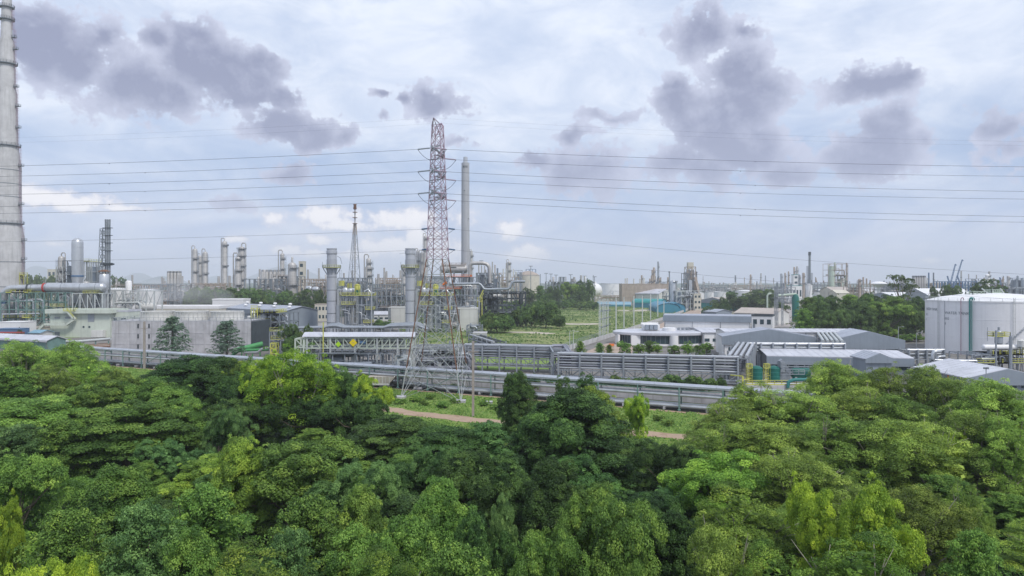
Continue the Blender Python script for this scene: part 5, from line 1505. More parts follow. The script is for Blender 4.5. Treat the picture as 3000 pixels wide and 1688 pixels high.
def green_tanks():
    d = 164.0
    for px, w_ in ((2216, 'nearer the rack'), (2267, 'beside the grey duct')):
        t = thing('dosing_tank', f'green upright tank on the yellow framed slab, {w_}', 'tank', (X(px, d), d, 0), 0, 'green upright tanks')
        r = W(35, d) / 2; z0, z1 = 1.7, Z(1074, d)
        b = MB(); b.lathe((0, 0, 0), [(r, z0), (r, z1 - .4), (r * .7, z1), (r * .25, z1 + .2), (.05, z1 + .25)], 24); b.build('shell', GTANK, t)
        b = MB()
        for f in (.3, .6, .9): z = z0 + (z1 - z0) * f; b.lathe((0, 0, 0), [(r, z - .05), (r + .05, z), (r, z + .05)], 24, False)
        b.build('hoop', TEALP, t)
        b = MB()
        for a in range(4): b.bar((r * .8 * math.cos(a * 1.57 + .7), r * .8 * math.sin(a * 1.57 + .7), 0), (r * .8 * math.cos(a * 1.57 + .7), r * .8 * math.sin(a * 1.57 + .7), z0 + .2), .2)
        b.build('leg', STEEL, t, False)
        x = X(px - 20, d) - t.location.x
        t2 = thing('ladder_tower', f'yellow ladder tower serving the green upright tank {w_}', 'ladder tower', (X(px - 21, d), d, 0), 0, 'yellow ladder towers')
        b = MB(); b.frame(-.55, .55, -.5, .5, [2.2, 3.4, 4.6, Z(1066, d)], 1, 1, .16, 0); b.build('frame', YELLOW, t2, False)
        b = MB(); ladder(b, 0, -.5, 1.2, Z(1066, d), 0, -1, .5); b.build('ladder', YELLOW, t2, False)
    t = thing('dosing_tank', 'green lying tank on saddles behind a rail, right of the upright pair', 'tank', (X(2350, d), d + 1, 0))
    w = W(56, d) / 2; b = MB(); b.hcyl((-w, 0, 3.3), (w, 0, 3.3), 1.25, 20); b.build('shell', GTANK, t)
    b = MB()
    for x in (-w * .6, w * .6): b.box((x, 0, 1.7), (.5, 1.8, 2.4))
    b.build('saddle', CONC, t, False)
    t = thing('tank_slab', 'bunded slab with yellow railing under the green tanks', 'plinth', (0, 0, 0))
    b = MB(); x0, x1 = X(2186, d - 5), X(2400, d - 5); b.box(((x0 + x1) / 2, d + .3, .6), (x1 - x0, 10, 1.2)); b.build('slab', PCONC, t, False)
    b = MB(); b.rail([(x0, d - 4.5), (x1, d - 4.5), (x1, d + 5)], 1.2, 1.1, .13, 1.6); b.build('handrail', YELLOW, t, False)
    b = MB(); b.tube([(X(2308, d - 5), d - 5, .6), (X(2310, d - 5), d - 5, 2.0), (X(2325, d - 5), d - 5, 2.5), (X(2400, d - 5), d - 5, 2.7)], .38, 10); b.build('outlet_pipe', TEALP, t)
    b = MB(); b.bar((x0 - .8, d - 5, 0), (x0 - .8, d - 5, Z(1094, d)), .35); b.bar((x0 - .8, d - 5, Z(1094, d)), (x0 - 3, d - 3, Z(1094, d)), .25); b.bar((x0 - .8, d - 5, 2.6), (x0 + .8, d - 4.6, 2.6), .2); b.build('barrier', YELLOW, t, False)
    t = thing('vent_duct', 'grey stepped duct unit between the upright and lying green tanks', 'duct', (X(2300, d), d, 0))
    b = MB(); b.box((0, 1, 3.0), (2.6, 2, 2.6)); b.box((-.9, 0, 5.0), (1.1, 1.6, 2.4), .2); b.bar((-1.2, 0, 6.6), (1.2, 0, 3.4), 1.0, .8); b.build('casing', GALV, t, False)
    b = MB(); b.rail([(-1.5, -1.2), (4.2, -1.2)], 3.2, 1.2, .1, 1.2); b.rail([(-1.5, -1.2), (8, -1.2)], 5.0, 1.2, .1, 1.6); b.build('handrail', GALV, t, False)
green_tanks()


def skid():
    d = 190.0
    t = unit('pipe skid with yellow rails in front of the white tank', 2848, 3010, 1040, 192, 10, 51, GALV, SILVER, OFFW, 6, 1, 2, 0, 10, 4, True, rm=YELLOW, brace=.4, w=.3)
    t = thing('separator', 'upright silver separator vessel over the skid before the white tank', 'vessel', (X(2926, 196), 196, 0))
    z0, z1 = Z(1006, 196), Z(969, 196); r = W(10.5, 196)
    b = MB(); b.lathe((0, 0, 0), [(r * .3, z0 - .8), (r, z0), (r, z1 - .6), (r * .6, z1), (.3, z1 + .2), (.3, z1 + 1.0), (.05, z1 + 1.1)], 20); b.build('shell', GALV, t)
    b = MB(); b.rail([(-r - 1.4, -1.2), (r + 1.4, -1.2), (r + 1.4, 1.2), (-r - 1.4, 1.2)], z1 - 1.6, 1.2, .14, 1.3, True); b.build('handrail', YELLOW, t, False)
    b = MB()
    for x in (-1, 1): b.bar((x, 0, 0), (x * .8, 0, z0 + .3), .3)
    b.bar((-r - 2.2, 0, z1 - 3), (-r - 2.2, 0, z1 + 1), .1); b.build('support', GALV, t, False)
    t = thing('horizontal_vessel', 'long white lying vessel on the skid below the upright separator', 'vessel', (X(2930, 194), 194, 0))
    w = W(104, 194) / 2; z = Z(1018, 194); r = W(8.2, 194)
    b = MB(); b.hcyl((-w, 0, z), (w, 0, z), r, 20); b.build('shell', WHITE, t)
    b = MB()
    for x in (-w * .6, w * .6): b.box((x, 0, z / 2), (.7, 1.2, z - .5))
    b.build('saddle', GALV, t, False)
    t = thing('hopper_tank', 'small pale drum on four legs at the edge beside the skid', 'tank', (X(2994, 193), 193, 0))
    b = MB(); b.lathe((0, 0, 0), [(.4, Z(1024, 193)), (1.15, Z(1016, 193)), (1.15, Z(998, 193)), (.05, Z(994, 193))], 16); b.build('shell', OFFW, t)
    b = MB()
    for x in (-.9, .9):
        for y in (-.9, .9): b.bar((x, y, 0), (x, y, Z(1014, 193)), .2)
    b.build('leg', GALV, t, False)
    for px, lab in ((2918, 'thin steel vent mast by the upright separator'), (2961, 'thick steel column post right of the upright separator')):
        t = thing('vent_mast', lab, 'mast', (X(px, 186), 186, 0)); b = MB(); b.cyl((0, 0), .22 if px < 2950 else .4, 0, Z(968 if px < 2950 else 985, 186), 8); b.build('mast', GALV, t)
        b = MB(); b.box((0, 0, .15), (1, 1, .3)); b.build('base_plate', CONC, t, False)
    rack('pipe rack from the long front shed to the white tank', (X(2650, 206), 206), (X(2752, 206), 206), 4.5, Z(1026, 206), 3, 3, .32, 4, Z(1026, 206) - 1.9, 1)
    rack('low pipe rack running from the white tank foot to the skid', (X(2735, 190), 190), (X(2850, 188), 188), 4.0, Z(1056, 190), 3, 3, .3, 5, Z(1056, 190) - 1.8, 1, SILVER)
    t = thing('pipe_riser', 'pair of fat silver risers bending up beside the white tank foot', 'pipes', (X(2733, 192), 192, 0))
    for i, (dx, zt) in enumerate(((0, Z(1030, 192)), (1.2, Z(1045, 192)), (6.2, Z(1058, 192)))):
        b = MB(); b.tube([(dx, 0, 0), (dx, 0, zt - .7), (dx + .3, 0, zt - .1), (dx + 1.0, 0, zt), (dx + 2.4, .5, zt)], .5 if i != 1 else .36, 12); b.build('pipe', SILVER, t)
    t = thing('flood_lamp', 'flood lamp on a thin post before the pyramid roofed shed', 'lamp', (X(2889, 146), 146, 0)); b = MB(); b.cyl((0, 0), .09, 0, Z(1080, 146), 8); b.build('post', GALV, t)
    b = MB(); b.box((-.3, 0, Z(1079, 146)), (.45, .3, .4)); b.box((.3, 0, Z(1079, 146)), (.45, .3, .4)); b.build('lamp_head', STEEL, t, False)
    t = thing('windsock_post', 'small orange and white post by the grey lean shed', 'post', (X(2779, 165), 165, 0)); b = MB(); b.cyl((0, 0), .25, 0, Z(1098, 165), 8); b.build('post', ORANGE, t); b = MB(); b.cyl((0, 0), .3, Z(1098, 165), Z(1092, 165), 8); b.build('cap', WHITE, t)
skid()


# posts across the field
PG = 'tall bare posts along the field wall'
for i, (px, top, by) in enumerate(((1805, 872, 969), (1828, 870, 962), (1857, 868, 956), (1882, 866, 946), (1906, 862, 938), (1927, 864, 931), (1945, 882, 921), (1962, 885, 913), (1977, 888, 906))):
    d = gd(by); t = thing('tall_post', f'tall bare pale post, {ORD_S[i]} along the field wall from the lattice posts', 'post', (X(px, d), d, 0), 0, PG)
    b = MB(); b.bar((0, 0, 0), (0, 0, Z(top, d)), .42 + d * .0004); b.build('post', PALEST, t, False)
    b = MB(); b.box((0, 0, .2), (1.2, 1.2, .4)); b.build('footing', CONC, t, False)
for i, (px, top, by) in enumerate(((1757, 876, 994), (1766, 876, 990), (1773, 877, 986), (1781, 877, 981))):
    d = gd(by); t = thing('lattice_post', f'pale lattice post with cross steps, {ORD_S[i]} of the cluster at the field corner', 'post', (X(px, d), d, 0), 0, 'lattice posts at the field corner')
    b = MB(); h = Z(top, d)
    for x in (-.28, .28): b.bar((x, 0, 0), (x, 0, h), .26)
    z = 1
    while z < h: b.bar((-.28, 0, z), (.28, 0, z + .7), .14); z += 1.0
    b.build('post', PALEST, t, False)
    for f in (.3, .5, .7, .85): b = MB(); b.box((.9, 0, h * f), (1.2, .3, .5)); b.build('bracket', STEEL, t, False)
t = thing('field_wall', 'long pale wall running along the tan road at the field edge', 'wall', (0, 0, 0))
wp = [G(1655, 1030), G(1735, 1006), G(1800, 985), G(1870, 962), G(1950, 935), G(2012, 911), G(2052, 895), G(2112, 894)]
for a, c in zip(wp[:-1], wp[1:]):
    n = max(1, int((c - a).length / 8))
    for i in range(n):
        p, q = a.lerp(c, i / n), a.lerp(c, (i + 1) / n); m_ = (p + q) / 2; v = q - p
        b = MB(); b.box((m_.x, m_.y, .95), (v.length - .05, .25, 1.9), math.atan2(v.y, v.x)); b.box((p.x, p.y, 1.05), (.45, .45, 2.1), math.atan2(v.y, v.x)); b.build('panel', PCONC, t, False)
t = thing('mesh_fence', 'grey wire fence with slim posts along the near corner of the field', 'fence', (0, 0, 0))
fp = [G(1400, 1030), G(1560, 1026), G(1640, 1028), G(1700, 1006), G(1765, 985)]
b = MB(); b2 = MB()
for a, c in zip(fp[:-1], fp[1:]):
    n = max(1, int((c - a).length / 3))
    for i in range(n):
        p, q = a.lerp(c, i / n), a.lerp(c, (i + 1) / n); b.bar(p, p + Vector((0, 0, 2.3)), .12)
        for z in (.3, .7, 1.1, 1.5, 1.9, 2.2): b2.bar(p + Vector((0, 0, z)), q + Vector((0, 0, z)), .05)
b.build('post', GALV, t, False); b2.build('wire', GALV, t, False)
for px, top, by, lab in ((1669, 970, 1027, 'white camera post standing by the field fence corner'), (1680, 972, 1024, 'second slim post by the field fence corner'), (2376, 938, 985, 'slim lamp post at the far road edge before the dark trees'), (2440, 930, 985, 'slim lamp post before the middle of the dark trees'), (2508, 932, 990, 'slim lamp post before the right part of the dark trees'), (2632, 958, 1012, 'lamp post between the gabled shed and the white tank'), (2685, 975, 1016, 'curved lamp post close beside the white tank')):
    lamp_post(lab, px, top, by, None)
d = gd(1024); t = thing('road_barrier', 'orange road barrier in front of the oval office', 'barrier', (X(1792, 268), 268, 0)); b = MB(); b.box((0, 0, .8), (2.0, .3, .9)); b.build('board', ORANGE, t, False); b = MB()
for x in (-.8, .8): b.box((x, 0, .2), (.15, .8, .4))
b.build('foot', STEEL, t, False)
# ------------------------------------------------------------------ the refinery band towards the horizon
# left: columns, silos
CG = 'insulated columns of the far refinery'
silos('far silos left of the paired columns', 'grey hopper silo left of the paired columns', 489, 528, 4, 794, 820, COLM, 2)
column('tallest of the paired pale columns with looped pipe, left in its trio', 571, 728, 850, 700, 14, None, CG)
column('slim short column standing between the two pale columns', 586, 748, 850, 720, 9, None, CG, (.6, .85))
column('wider pale column with crooked pipe, right in its trio', 601, 737, 850, 700, 14, None, CG)
column('slender tall column with a ladder cage and pipe loop before the white cloud puff', 658, 706, 850, 700, 15, None, CG, (.3, .62, .93), None, True, 1)
column('thick stepped double column with bands right of the slender one', 697, 752, 870, 560, 20, None, CG, (.25, .5, .75, .95), .75)
column('ringed upper column rising behind the thick stepped column', 708, 722, 870, 575, 18, None, CG, (.5, .7, .85, .96), None, True, -1)
column('column with a side loop standing over the silo row', 827, 742, 850, 600, 17, None, CG, (.5, .72, .9), .62)
column('fat banded vessel with a slim nozzle on its head', 856, 768, 850, 560, 24, None, CG, (.55, .88), None, False)
t = [x for x in C.objects if x.get('label', '').startswith('fat banded')][0]
b = MB(); h = Z(768, 560); b.lathe((0, 0, 0), [(.9, h - .5), (.9, Z(756, 560)), (.5, Z(753, 560)), (.05, Z(752, 560))], 12); b.build('nozzle', COLM, t)
silos('far silos in the row under the first column', 'hopper silo left of the fat banded vessel', 765, 822, 5, 790, 760, COLM)
block('plain beige concrete lift tower beside the fat banded vessel', (X(875, 640), 640), (X(891, 640), 640), 6, Z(767, 640), CREAM, CREAM, 'tower', 'lift_tower', 6, 1, .5)
column('dark banded column with wide platforms left of the second grey stack', 1080, 756, 840, 560, 19, None, CG, (.55, .68, .8, .9), .82, True, 1)
column('pale column just right of the second grey stack', 1224, 734, 840, 610, 11, None, CG)
column('second pale column right of the second grey stack', 1236, 739, 840, 610, 11, None, CG)
column('tallest slim column close left of the pylon', 1247, 690, 840, 600, 11, None, CG, (.6, .8, .95))
column('dumpy column hidden partly by the second grey stack', 1184, 782, 840, 600, 12, None, CG)
column('small column with red rails right of the concrete chimney', 1381, 734, 840, 600, 7, None, CG, (.5, .7, .9))
column('stout pale column left of the domed tank beyond the field', 1491, 766, 840, 620, 10, None, CG, (.6, .8, .95))
column('tiny flare tip column in the haze between the grey stacks', 1130, 797, 830, 900, 5, None, None, (.7,), None, False)
column('second tiny flare tip column in the haze between the grey stacks', 1151, 804, 830, 900, 4, None, None, (.7,), None, False)

def flare_tower():
    d = 500.0
    t = thing('flare_tower', 'lattice flare tower with a rust red riser between the two grey stacks', 'flare tower', (X(1040, d), d, 0))
    h1, h2 = Z(655, d), Z(598, d); q = 6.6
    fe = [(-q, -q * .6, 0), (q, -q * .6, 0), (q * .7, q * .9, 0), (-q * .7, q * .9, 0)]; to = [(-.75, -.7, h1), (.75, -.7, h1), (.75, .7, h1), (-.75, .7, h1)]
    b = MB(); tower4(b, fe, to, [0, .16, .3, .43, .54, .64, .73, .81, .88, .94, 1], .32, .12, (0, 0, 1, 1), .85); b.build('lattice', [GALV, TAN], t, False)
    b = MB(); b.cyl((0, 0), .5, 0, h2 - 4, 10); b.build('riser', COLM, t)
    b = MB(); b.lathe((0, 0, 0), [(.7, h2 - 4), (1.3, h2 - 3.6), (1.0, h2 - 1), (1.4, h2 - .4), (.7, h2)], 10); b.build('burner_tip', RUST, t)
    for z in (h2 - 6, h2 - 10, h1): b = MB(); b.box((0, 0, z), (3.0, 3.0, .3)); b.build('stage', RUST, t, False)
flare_tower()

def concrete_chimney():
    d = 450.0; k = d / F
    t = thing('chimney', 'smooth grey concrete chimney with a narrow silver tip, right of the pylon', 'chimney', (X(1363.5, d), d, 0))
    zt = Z(478, d)
    b = MB(); b.lathe((0, 0, 0), [(14 * k, 0), (12.2 * k, Z(760, d)), (11.4 * k, zt - 1), (11.6 * k, zt), (7 * k, zt + .02)], 36); b.build('shaft', mat('grey_concrete', (.42, .43, .46), .85, 0, .1, .1, .35, .2), t)
    b = MB(); b.lathe((0, 0, 0), [(7 * k, zt), (6.2 * k, Z(461, d)), (5.2 * k, Z(460, d))], 24); b.build('tip', SILVER, t)
    b = MB()
    for a in (-2.0, -1.57, -1.1): b.box((11.5 * k * math.cos(a), 11.5 * k * math.sin(a), Z(490, d)), (.5, .5, 1.4))
    b.box((2.2, -11.5 * k, Z(642, d)), (.5, .3, .5)); b.box((-.5, -11.5 * k - .1, Z(560, d)), (.5, .4, .5)); b.build('slot', DARK, t, False)
    b = MB()
    for y in (600, 700): z = Z(y, d); b.lathe((0, 0, 0), [(11.9 * k, z - .1), (12.1 * k, z), (11.9 * k, z + .1)], 36, False)
    b.build('joint_band', CONC, t)
concrete_chimney()

t = thing('horizontal_vessel', 'big weathered lying vessel high on steel below the concrete chimney', 'vessel', (X(1330, 430), 430, 0))
d = 430; w = W(80, d) / 2; z = Z(788, d); r = W(12.5, d)
b = MB(); b.hcyl((-w, 0, z), (w, 0, z), r, 24); b.build('shell', COLM, t)
b = MB(); b.rail([(-w * .9, -r), (w * .9, -r)], z + r - .3, 1.3, .2, 3); b.box((0, -r * .75, z + r * .72), (w * 1.6, .8, .2)); b.build('walkway', TAN, t, False)
b = MB(); b.box((0, -r - .02, z + .9), (3.4, .3, .5)); b.build('nozzle_patch', DARK, t, False)
b = MB()
for x in (-w * .7, 0, w * .7): b.bar((x, -1.5, 0), (x, -1.5, z - r * .8), .6); b.bar((x, 1.5, 0), (x, 1.5, z - r * .8), .6); b.box((x, 0, z - r * .9), (.9, r * 1.6, 1.2))
b.build('support_frame', GALV, t, False)
t = thing('overhead_duct', 'arched fat duct leaving the lying vessel to the right', 'duct', (0, 0, 0))
b = MB(); d = 425; b.tube([P(1377, 812, d), P(1377, 778, d), P(1380, 773, d), P(1388, 771, d), P(1415, 771, d), P(1426, 774, d), P(1433, 782, d), P(1435, 796, d), P(1435, 830, d)], W(5.2, d), 14); b.build('duct', COLM, t)
b = MB()
for px in (1377, 1412, 1435): b.tube([P(px, 800, d + 2), Vector((X(px, d + 2), d + 2, 0))], W(5.5, d), 12)
b.build('downcomer', GALV, t)
unit('large cluttered process structure between the pylon and the dark pipe deck', 1268, 1398, 812, 405, 22, 61, GALV, SILVER, COLM, 7, 2, 4, 8, 26, 5, True, rm=ORANGE, brace=.5, w=.5)
unit('grey exchanger block with tall casings under the arched duct', 1400, 1462, 806, 425, 14, 62, STEEL, SILVER, GREYCL, 4, 1, 4, 6, 10, 2, True, rm=GALV, ducts=3, stacks=2, w=.5)
unit('low pipe yard with silver elbows in front of the process structure', 1300, 1402, 866, 372, 14, 63, GALV, SILVER, COLM, 8, 2, 2, 4, 26, 1, False, brace=.2, w=.3)
unit('dark multi level pipe deck with a white loop pipe along its roof', 1402, 1540, 856, 395, 20, 64, DARK, STEEL, DARK, 10, 2, 5, 6, 26, 3, True, rm=STEEL, brace=.3, w=.5)
t = thing('loop_pipe', 'fat pale pipe with two raised loops along the dark pipe deck', 'pipe', (0, 0, 0)); d = 390
b = MB(); b.tube([P(1318, 832, d), P(1402, 831, d), P(1408, 834, d), P(1417, 846, d), P(1423, 848, d), P(1488, 847, d), P(1494, 843, d), P(1499, 831, d), P(1504, 826, d), P(1510, 825, d), P(1538, 825, d)], W(3.8, d), 14); b.build('pipe', GALV, t)
b = MB()
for px in (1430, 1465, 1490): b.bar(P(px, 850, d), P(px, 862, d), .5)
b.build('shoe', STEEL, t, False)
t = thing('yellow_brace', 'yellow diagonal stair at the end of the dark pipe deck', 'stair', (0, 0, 0)); b = MB(); b.bar(P(1402, 880, 380), P(1416, 850, 380), 1.4, .5); b.bar(P(1406, 882, 380), P(1417, 858, 380), .3); b.build('flight', YELLOW, t, False)
b = MB(); b.frame(X(1399, 380), X(1412, 380), 379, 383, [Z(884, 380), Z(872, 380)], 1, 1, .3, .5); b.build('base_frame', YELLOW, t, False)
for px, y, lab in ((1303, 830, 'orange windsock hanging beside the pylon leg'), ):
    d = 150; t = thing('windsock', lab, 'windsock', (0, 0, 0)); b = MB(); b.tube([P(px - 6, 835, d), P(px + 5, 827, d)], [.2, .34], 10); b.build('sock', ORANGE, t)
    b = MB(); b.bar(P(px + 5, 826, d), P(px + 5, 858, d), .08); b.bar(P(px + 5, 858, d), Vector((X(px + 5, d), d, 0)), .1); b.build('pole', STEEL, t, False)

# wide refinery band behind the trees, left to centre
RB = [(312, 392, 838, 470, 'weathered rack row left end of the far refinery band'), (392, 470, 834, 500, 'far rack row behind the steam drift'), (470, 560, 832, 640, 'cluttered far band under the silo cluster'), (560, 690, 830, 640, 'far band of piping at the feet of the pale columns'),
      (716, 812, 818, 540, 'far open pipe rack right of the thick stepped column'), (800, 872, 810, 575, 'rack with scaffold at the foot of the fat banded vessel'), (880, 960, 818, 540, 'pipe rack end running to the first grey stack'), (990, 1075, 815, 520, 'congested piping behind the first boiler frame'),
      (1076, 1190, 834, 470, 'brown pipe bridge band between the two grey stacks'), (1100, 1190, 815, 640, 'hazy rack behind the brown pipe bridge band'), (1215, 1300, 810, 560, 'hazy rack behind the pylon upper legs')]
for i, (a, c, y, d, lab) in enumerate(RB):
    unit(lab, a, c, y, d, 20, 70 + i, STEEL if i % 3 else TAN, TAN if i % 2 else COLM, COLM, max(4, int((c - a) / 14)), 2, 3 + i % 2, 10, 34, 1, True, rm=TAN, brace=.4, w=.6, stacks=3)
unit('green grey trestle over the trees at the foot of the thick stepped column', 690, 780, 862, 505, 10, 90, GREENST, GALV, COLM, 6, 1, 2, 1, 6, 1, False, brace=.8, w=.6)
for i, (px, y) in enumerate(((343, 842), (433, 846))):
    tank(['low white domed tank behind the pale lattice bridge', 'low white tank with rim rail left of the steam drift'][i], px, y + 6, 430, 34 if i == 0 else 36, OFFW, .12, rm=WHITE)
for i, (px, y) in enumerate(((905, 846), (925, 848))):
    t = thing('gas_bullet', f'small silver lying drum, {["first", "second"][i]} left of the first grey stack', 'vessel', (X(px, 520), 520, 0)); b = MB(); z = Z(y, 520); b.hcyl((-2.4, 0, z), (2.4, 0, z), 2.1, 14); b.build('shell', SILVER, t); b = MB(); b.box((-1.4, 0, z / 2 - .8), (.6, 2, z - 1.4)); b.box((1.4, 0, z / 2 - .8), (.6, 2, z - 1.4)); b.build('saddle', CONC, t, False)
block('square beige block on the skyline left of the domed silver vessel', (X(139, 1100), 1100), (X(163, 1100), 1100), 12, Z(790, 1100), CREAM, CREAM, 'building', 'building', 3, 2, .6)

# beyond the field: domed tank, frames, masts
tank('wide rusty topped domed tank beyond the dark trees', 1548, 808, 1000, 33, CREAM, .42, rm=TAN)
unit('blue steel frame standing behind the rusty topped domed tank', 1541, 1570, 789, 1060, 10, 91, BLUE, BLUE, GREYCL, 3, 1, 3, 1, 2, 0, False, brace=.8, w=.5)
unit('grey blue process box left of the blue steel frame', 1506, 1530, 792, 980, 12, 92, GREYCL, GALV, GREYCL, 2, 1, 3, 3, 4, 1, False, ducts=2, w=.5)
unit('rusty clutter of drums left of the stout pale column', 1440, 1486, 800, 800, 14, 93, TAN, COLM, TAN, 4, 1, 3, 6, 8, 2, True, rm=TAN, stacks=3, w=.5)
MG = 'lamp masts on the hazy skyline'
for i, (px, top, kind_) in enumerate(((1583, 803, 0), (1600, 801, 1), (1614, 803, 1), (1629, 806, 1), (1642, 812, 2), (1651, 812, 2), (1672, 805, 1), (1713, 809, 1), (1738, 806, 0), (1742, 811, 1), (1555, 780, 1), (1410, 764, 1))):
    d = 800; t = thing('lamp_mast', f'lamp mast on the hazy skyline above the field trees, {ORD_S[i]} of twelve' if kind_ != 2 else f'short thick vent stack on the skyline above the field trees, {ORD_S[i - 4]} of two', 'mast', (X(px, d), d, 0), 0, MG if kind_ != 2 else 'short vent stacks on the skyline')
    b = MB(); b.cyl((0, 0), .35 if kind_ != 2 else 1.3, 0, Z(top, d), 8); b.build('pole', STEEL, t)
    if kind_: b = MB(); b.box((0, 0, Z(top, d)), (4.6 if kind_ == 1 else 3.4, 1.2, .6)); b.build('lamp_ring' if kind_ == 1 else 'cap', STEEL, t, False)
def sphere_tank():
    d = 900.0; t = thing('gas_sphere', 'white gas sphere half hidden behind the dark trees', 'tank', (X(1744, d), d, 0)); r = W(20, d); z = Z(850, d)
    b = MB(); b.lathe((0, 0, z), [(.05, -r)] + [(r * math.cos(a), r * math.sin(a)) for a in np.linspace(-1.35, 1.35, 16)] + [(.05, r)], 28); b.build('shell', WHITE, t)
    b = MB()
    for i in range(8): b.bar((r * .98 * math.cos(i * .785), r * .98 * math.sin(i * .785), 0), (r * .98 * math.cos(i * .785), r * .98 * math.sin(i * .785), z), .7)
    b.build('leg', OFFW, t, False)
    b = MB(); b.lathe((0, 0, z + r), [(1.4, -.1), (1.4, 1.2), (.9, 2.0), (.05, 2.2)], 12); b.build('top_cap', WHITE, t)
sphere_tank()
tank('broad flat white tank right of the gas sphere', 1791, 832, 1350, 30, WHITE, .05, rm=PALERF)
unit('white pipe stand at the foot of the broad flat white tank', 1790, 1824, 853, 1200, 12, 94, STEEL, GALV, WHITE, 2, 1, 1, 2, 3, 0, False, w=.4)
shed('white walled factory hall with a pale roof behind the teal vaults', (X(1862, 760), 760), (X(1931, 740), 740), 30, Z(860, 750), Z(847, 760), OFFW, PALERF, 'x', 'factory hall', 'factory_hall', PALERF, 1, 5, True)
shed('pale long roofed hall extending behind the white walled factory hall', (X(1872, 810), 810), (X(1962, 785), 785), 30, Z(853, 800), Z(844, 810), OFFW, PALERF, 'x', 'factory hall', 'factory_hall', None, 0, 0, False)
unit('dark mill frame beneath the right end of the long roofed hall', 1930, 1962, 855, 745, 12, 95, STEEL, GALV, DARK, 3, 1, 3, 5, 8, 1, False, w=.5)
block('long tan concrete block on the skyline behind the white hall', (X(1822, 760), 760), (X(1960, 760), 760), 20, Z(834, 760), TAN, TAN, 'building', 'building', 0, 0, 1)
block('low white store in front of the broad flat tank', (X(1797, 1150), 1150), (X(1822, 1150), 1150), 12, Z(855, 1150), WHITE, WHITE, 'building', 'building', 0, 0, .4)
unit('tan kiln yard clutter between the gas sphere and the white hall', 1745, 1860, 866, 800, 14, 96, TAN, COLM, CREAM, 8, 1, 2, 8, 14, 0, False, w=.4)


def vault(label, p0, p1, width, eave, rise, m, wall):
    """half round roofed hall; the ridge runs from p0 to p1"""
    p0, p1 = Vector((p0[0], p0[1], 0)), Vector((p1[0], p1[1], 0)); v = p1 - p0; L_ = v.length
    t = thing('vaulted_hall', label, 'hall', p0, math.atan2(v.y, v.x)); n = 14
    sec = [(width / 2 * math.cos(math.pi * i / n), eave + rise * math.sin(math.pi * i / n)) for i in range(n + 1)]
    b = MB(); vs = [(-.4, y, z) for y, z in sec] + [(L_ + .4, y, z) for y, z in sec] + [(-.4, y, z - .2) for y, z in sec] + [(L_ + .4, y, z - .2) for y, z in sec]; k = n + 1
    b.add(vs, [(i, i + 1, k + i + 1, k + i) for i in range(n)] + [(2 * k + i, 3 * k + i, 3 * k + i + 1, 2 * k + i + 1) for i in range(n)]); b.build('roof', m, t)
    b = MB(); q = [(width / 2 * .98, 0)] + [(y * .98, z - .25) for y, z in sec] + [(-width / 2 * .98, 0)]
    vs = [(0, y, z) for y, z in q] + [(L_, y, z) for y, z in q]; m_ = len(q)
    b.add(vs, [tuple(range(m_)), tuple(range(2 * m_ - 1, m_ - 1, -1)), (0, m_, m_ + 1, 1), (m_ - 2, 2 * m_ - 2, 2 * m_ - 1, m_ - 1)]); b.build('wall', wall, t, False)
    b = MB()
    for i in range(1, int(L_ / 4)): b.bar((i * 4, -width / 2 * .99, 0), (i * 4, -width / 2 * .99, eave), .25)
    b.build('rib', wall, t, False)
vault('long pale cyan vaulted shed at the field far edge', (X(1750, 735), 735), (X(1845, 735), 735), 16, 2.2, 3.0, CYANRF, BLUERF)
vault('long teal green vaulted shed in front of the white factory hall', (X(1862, 705), 705), (X(1945, 690), 690), 18, 5.0, 4.2, TEALRF, BLUERF)
vault('nearer blue vaulted hall with its round end facing the field wall', (X(1931, 650), 650), (X(1958, 575), 575), 20, 3.6, 4.6, BLUERF, BLUERF)
vault('farther blue vaulted hall right of its twin', (X(1965, 655), 655), (X(1985, 592), 592), 14, 3.4, 4.2, BLUERF, BLUERF)


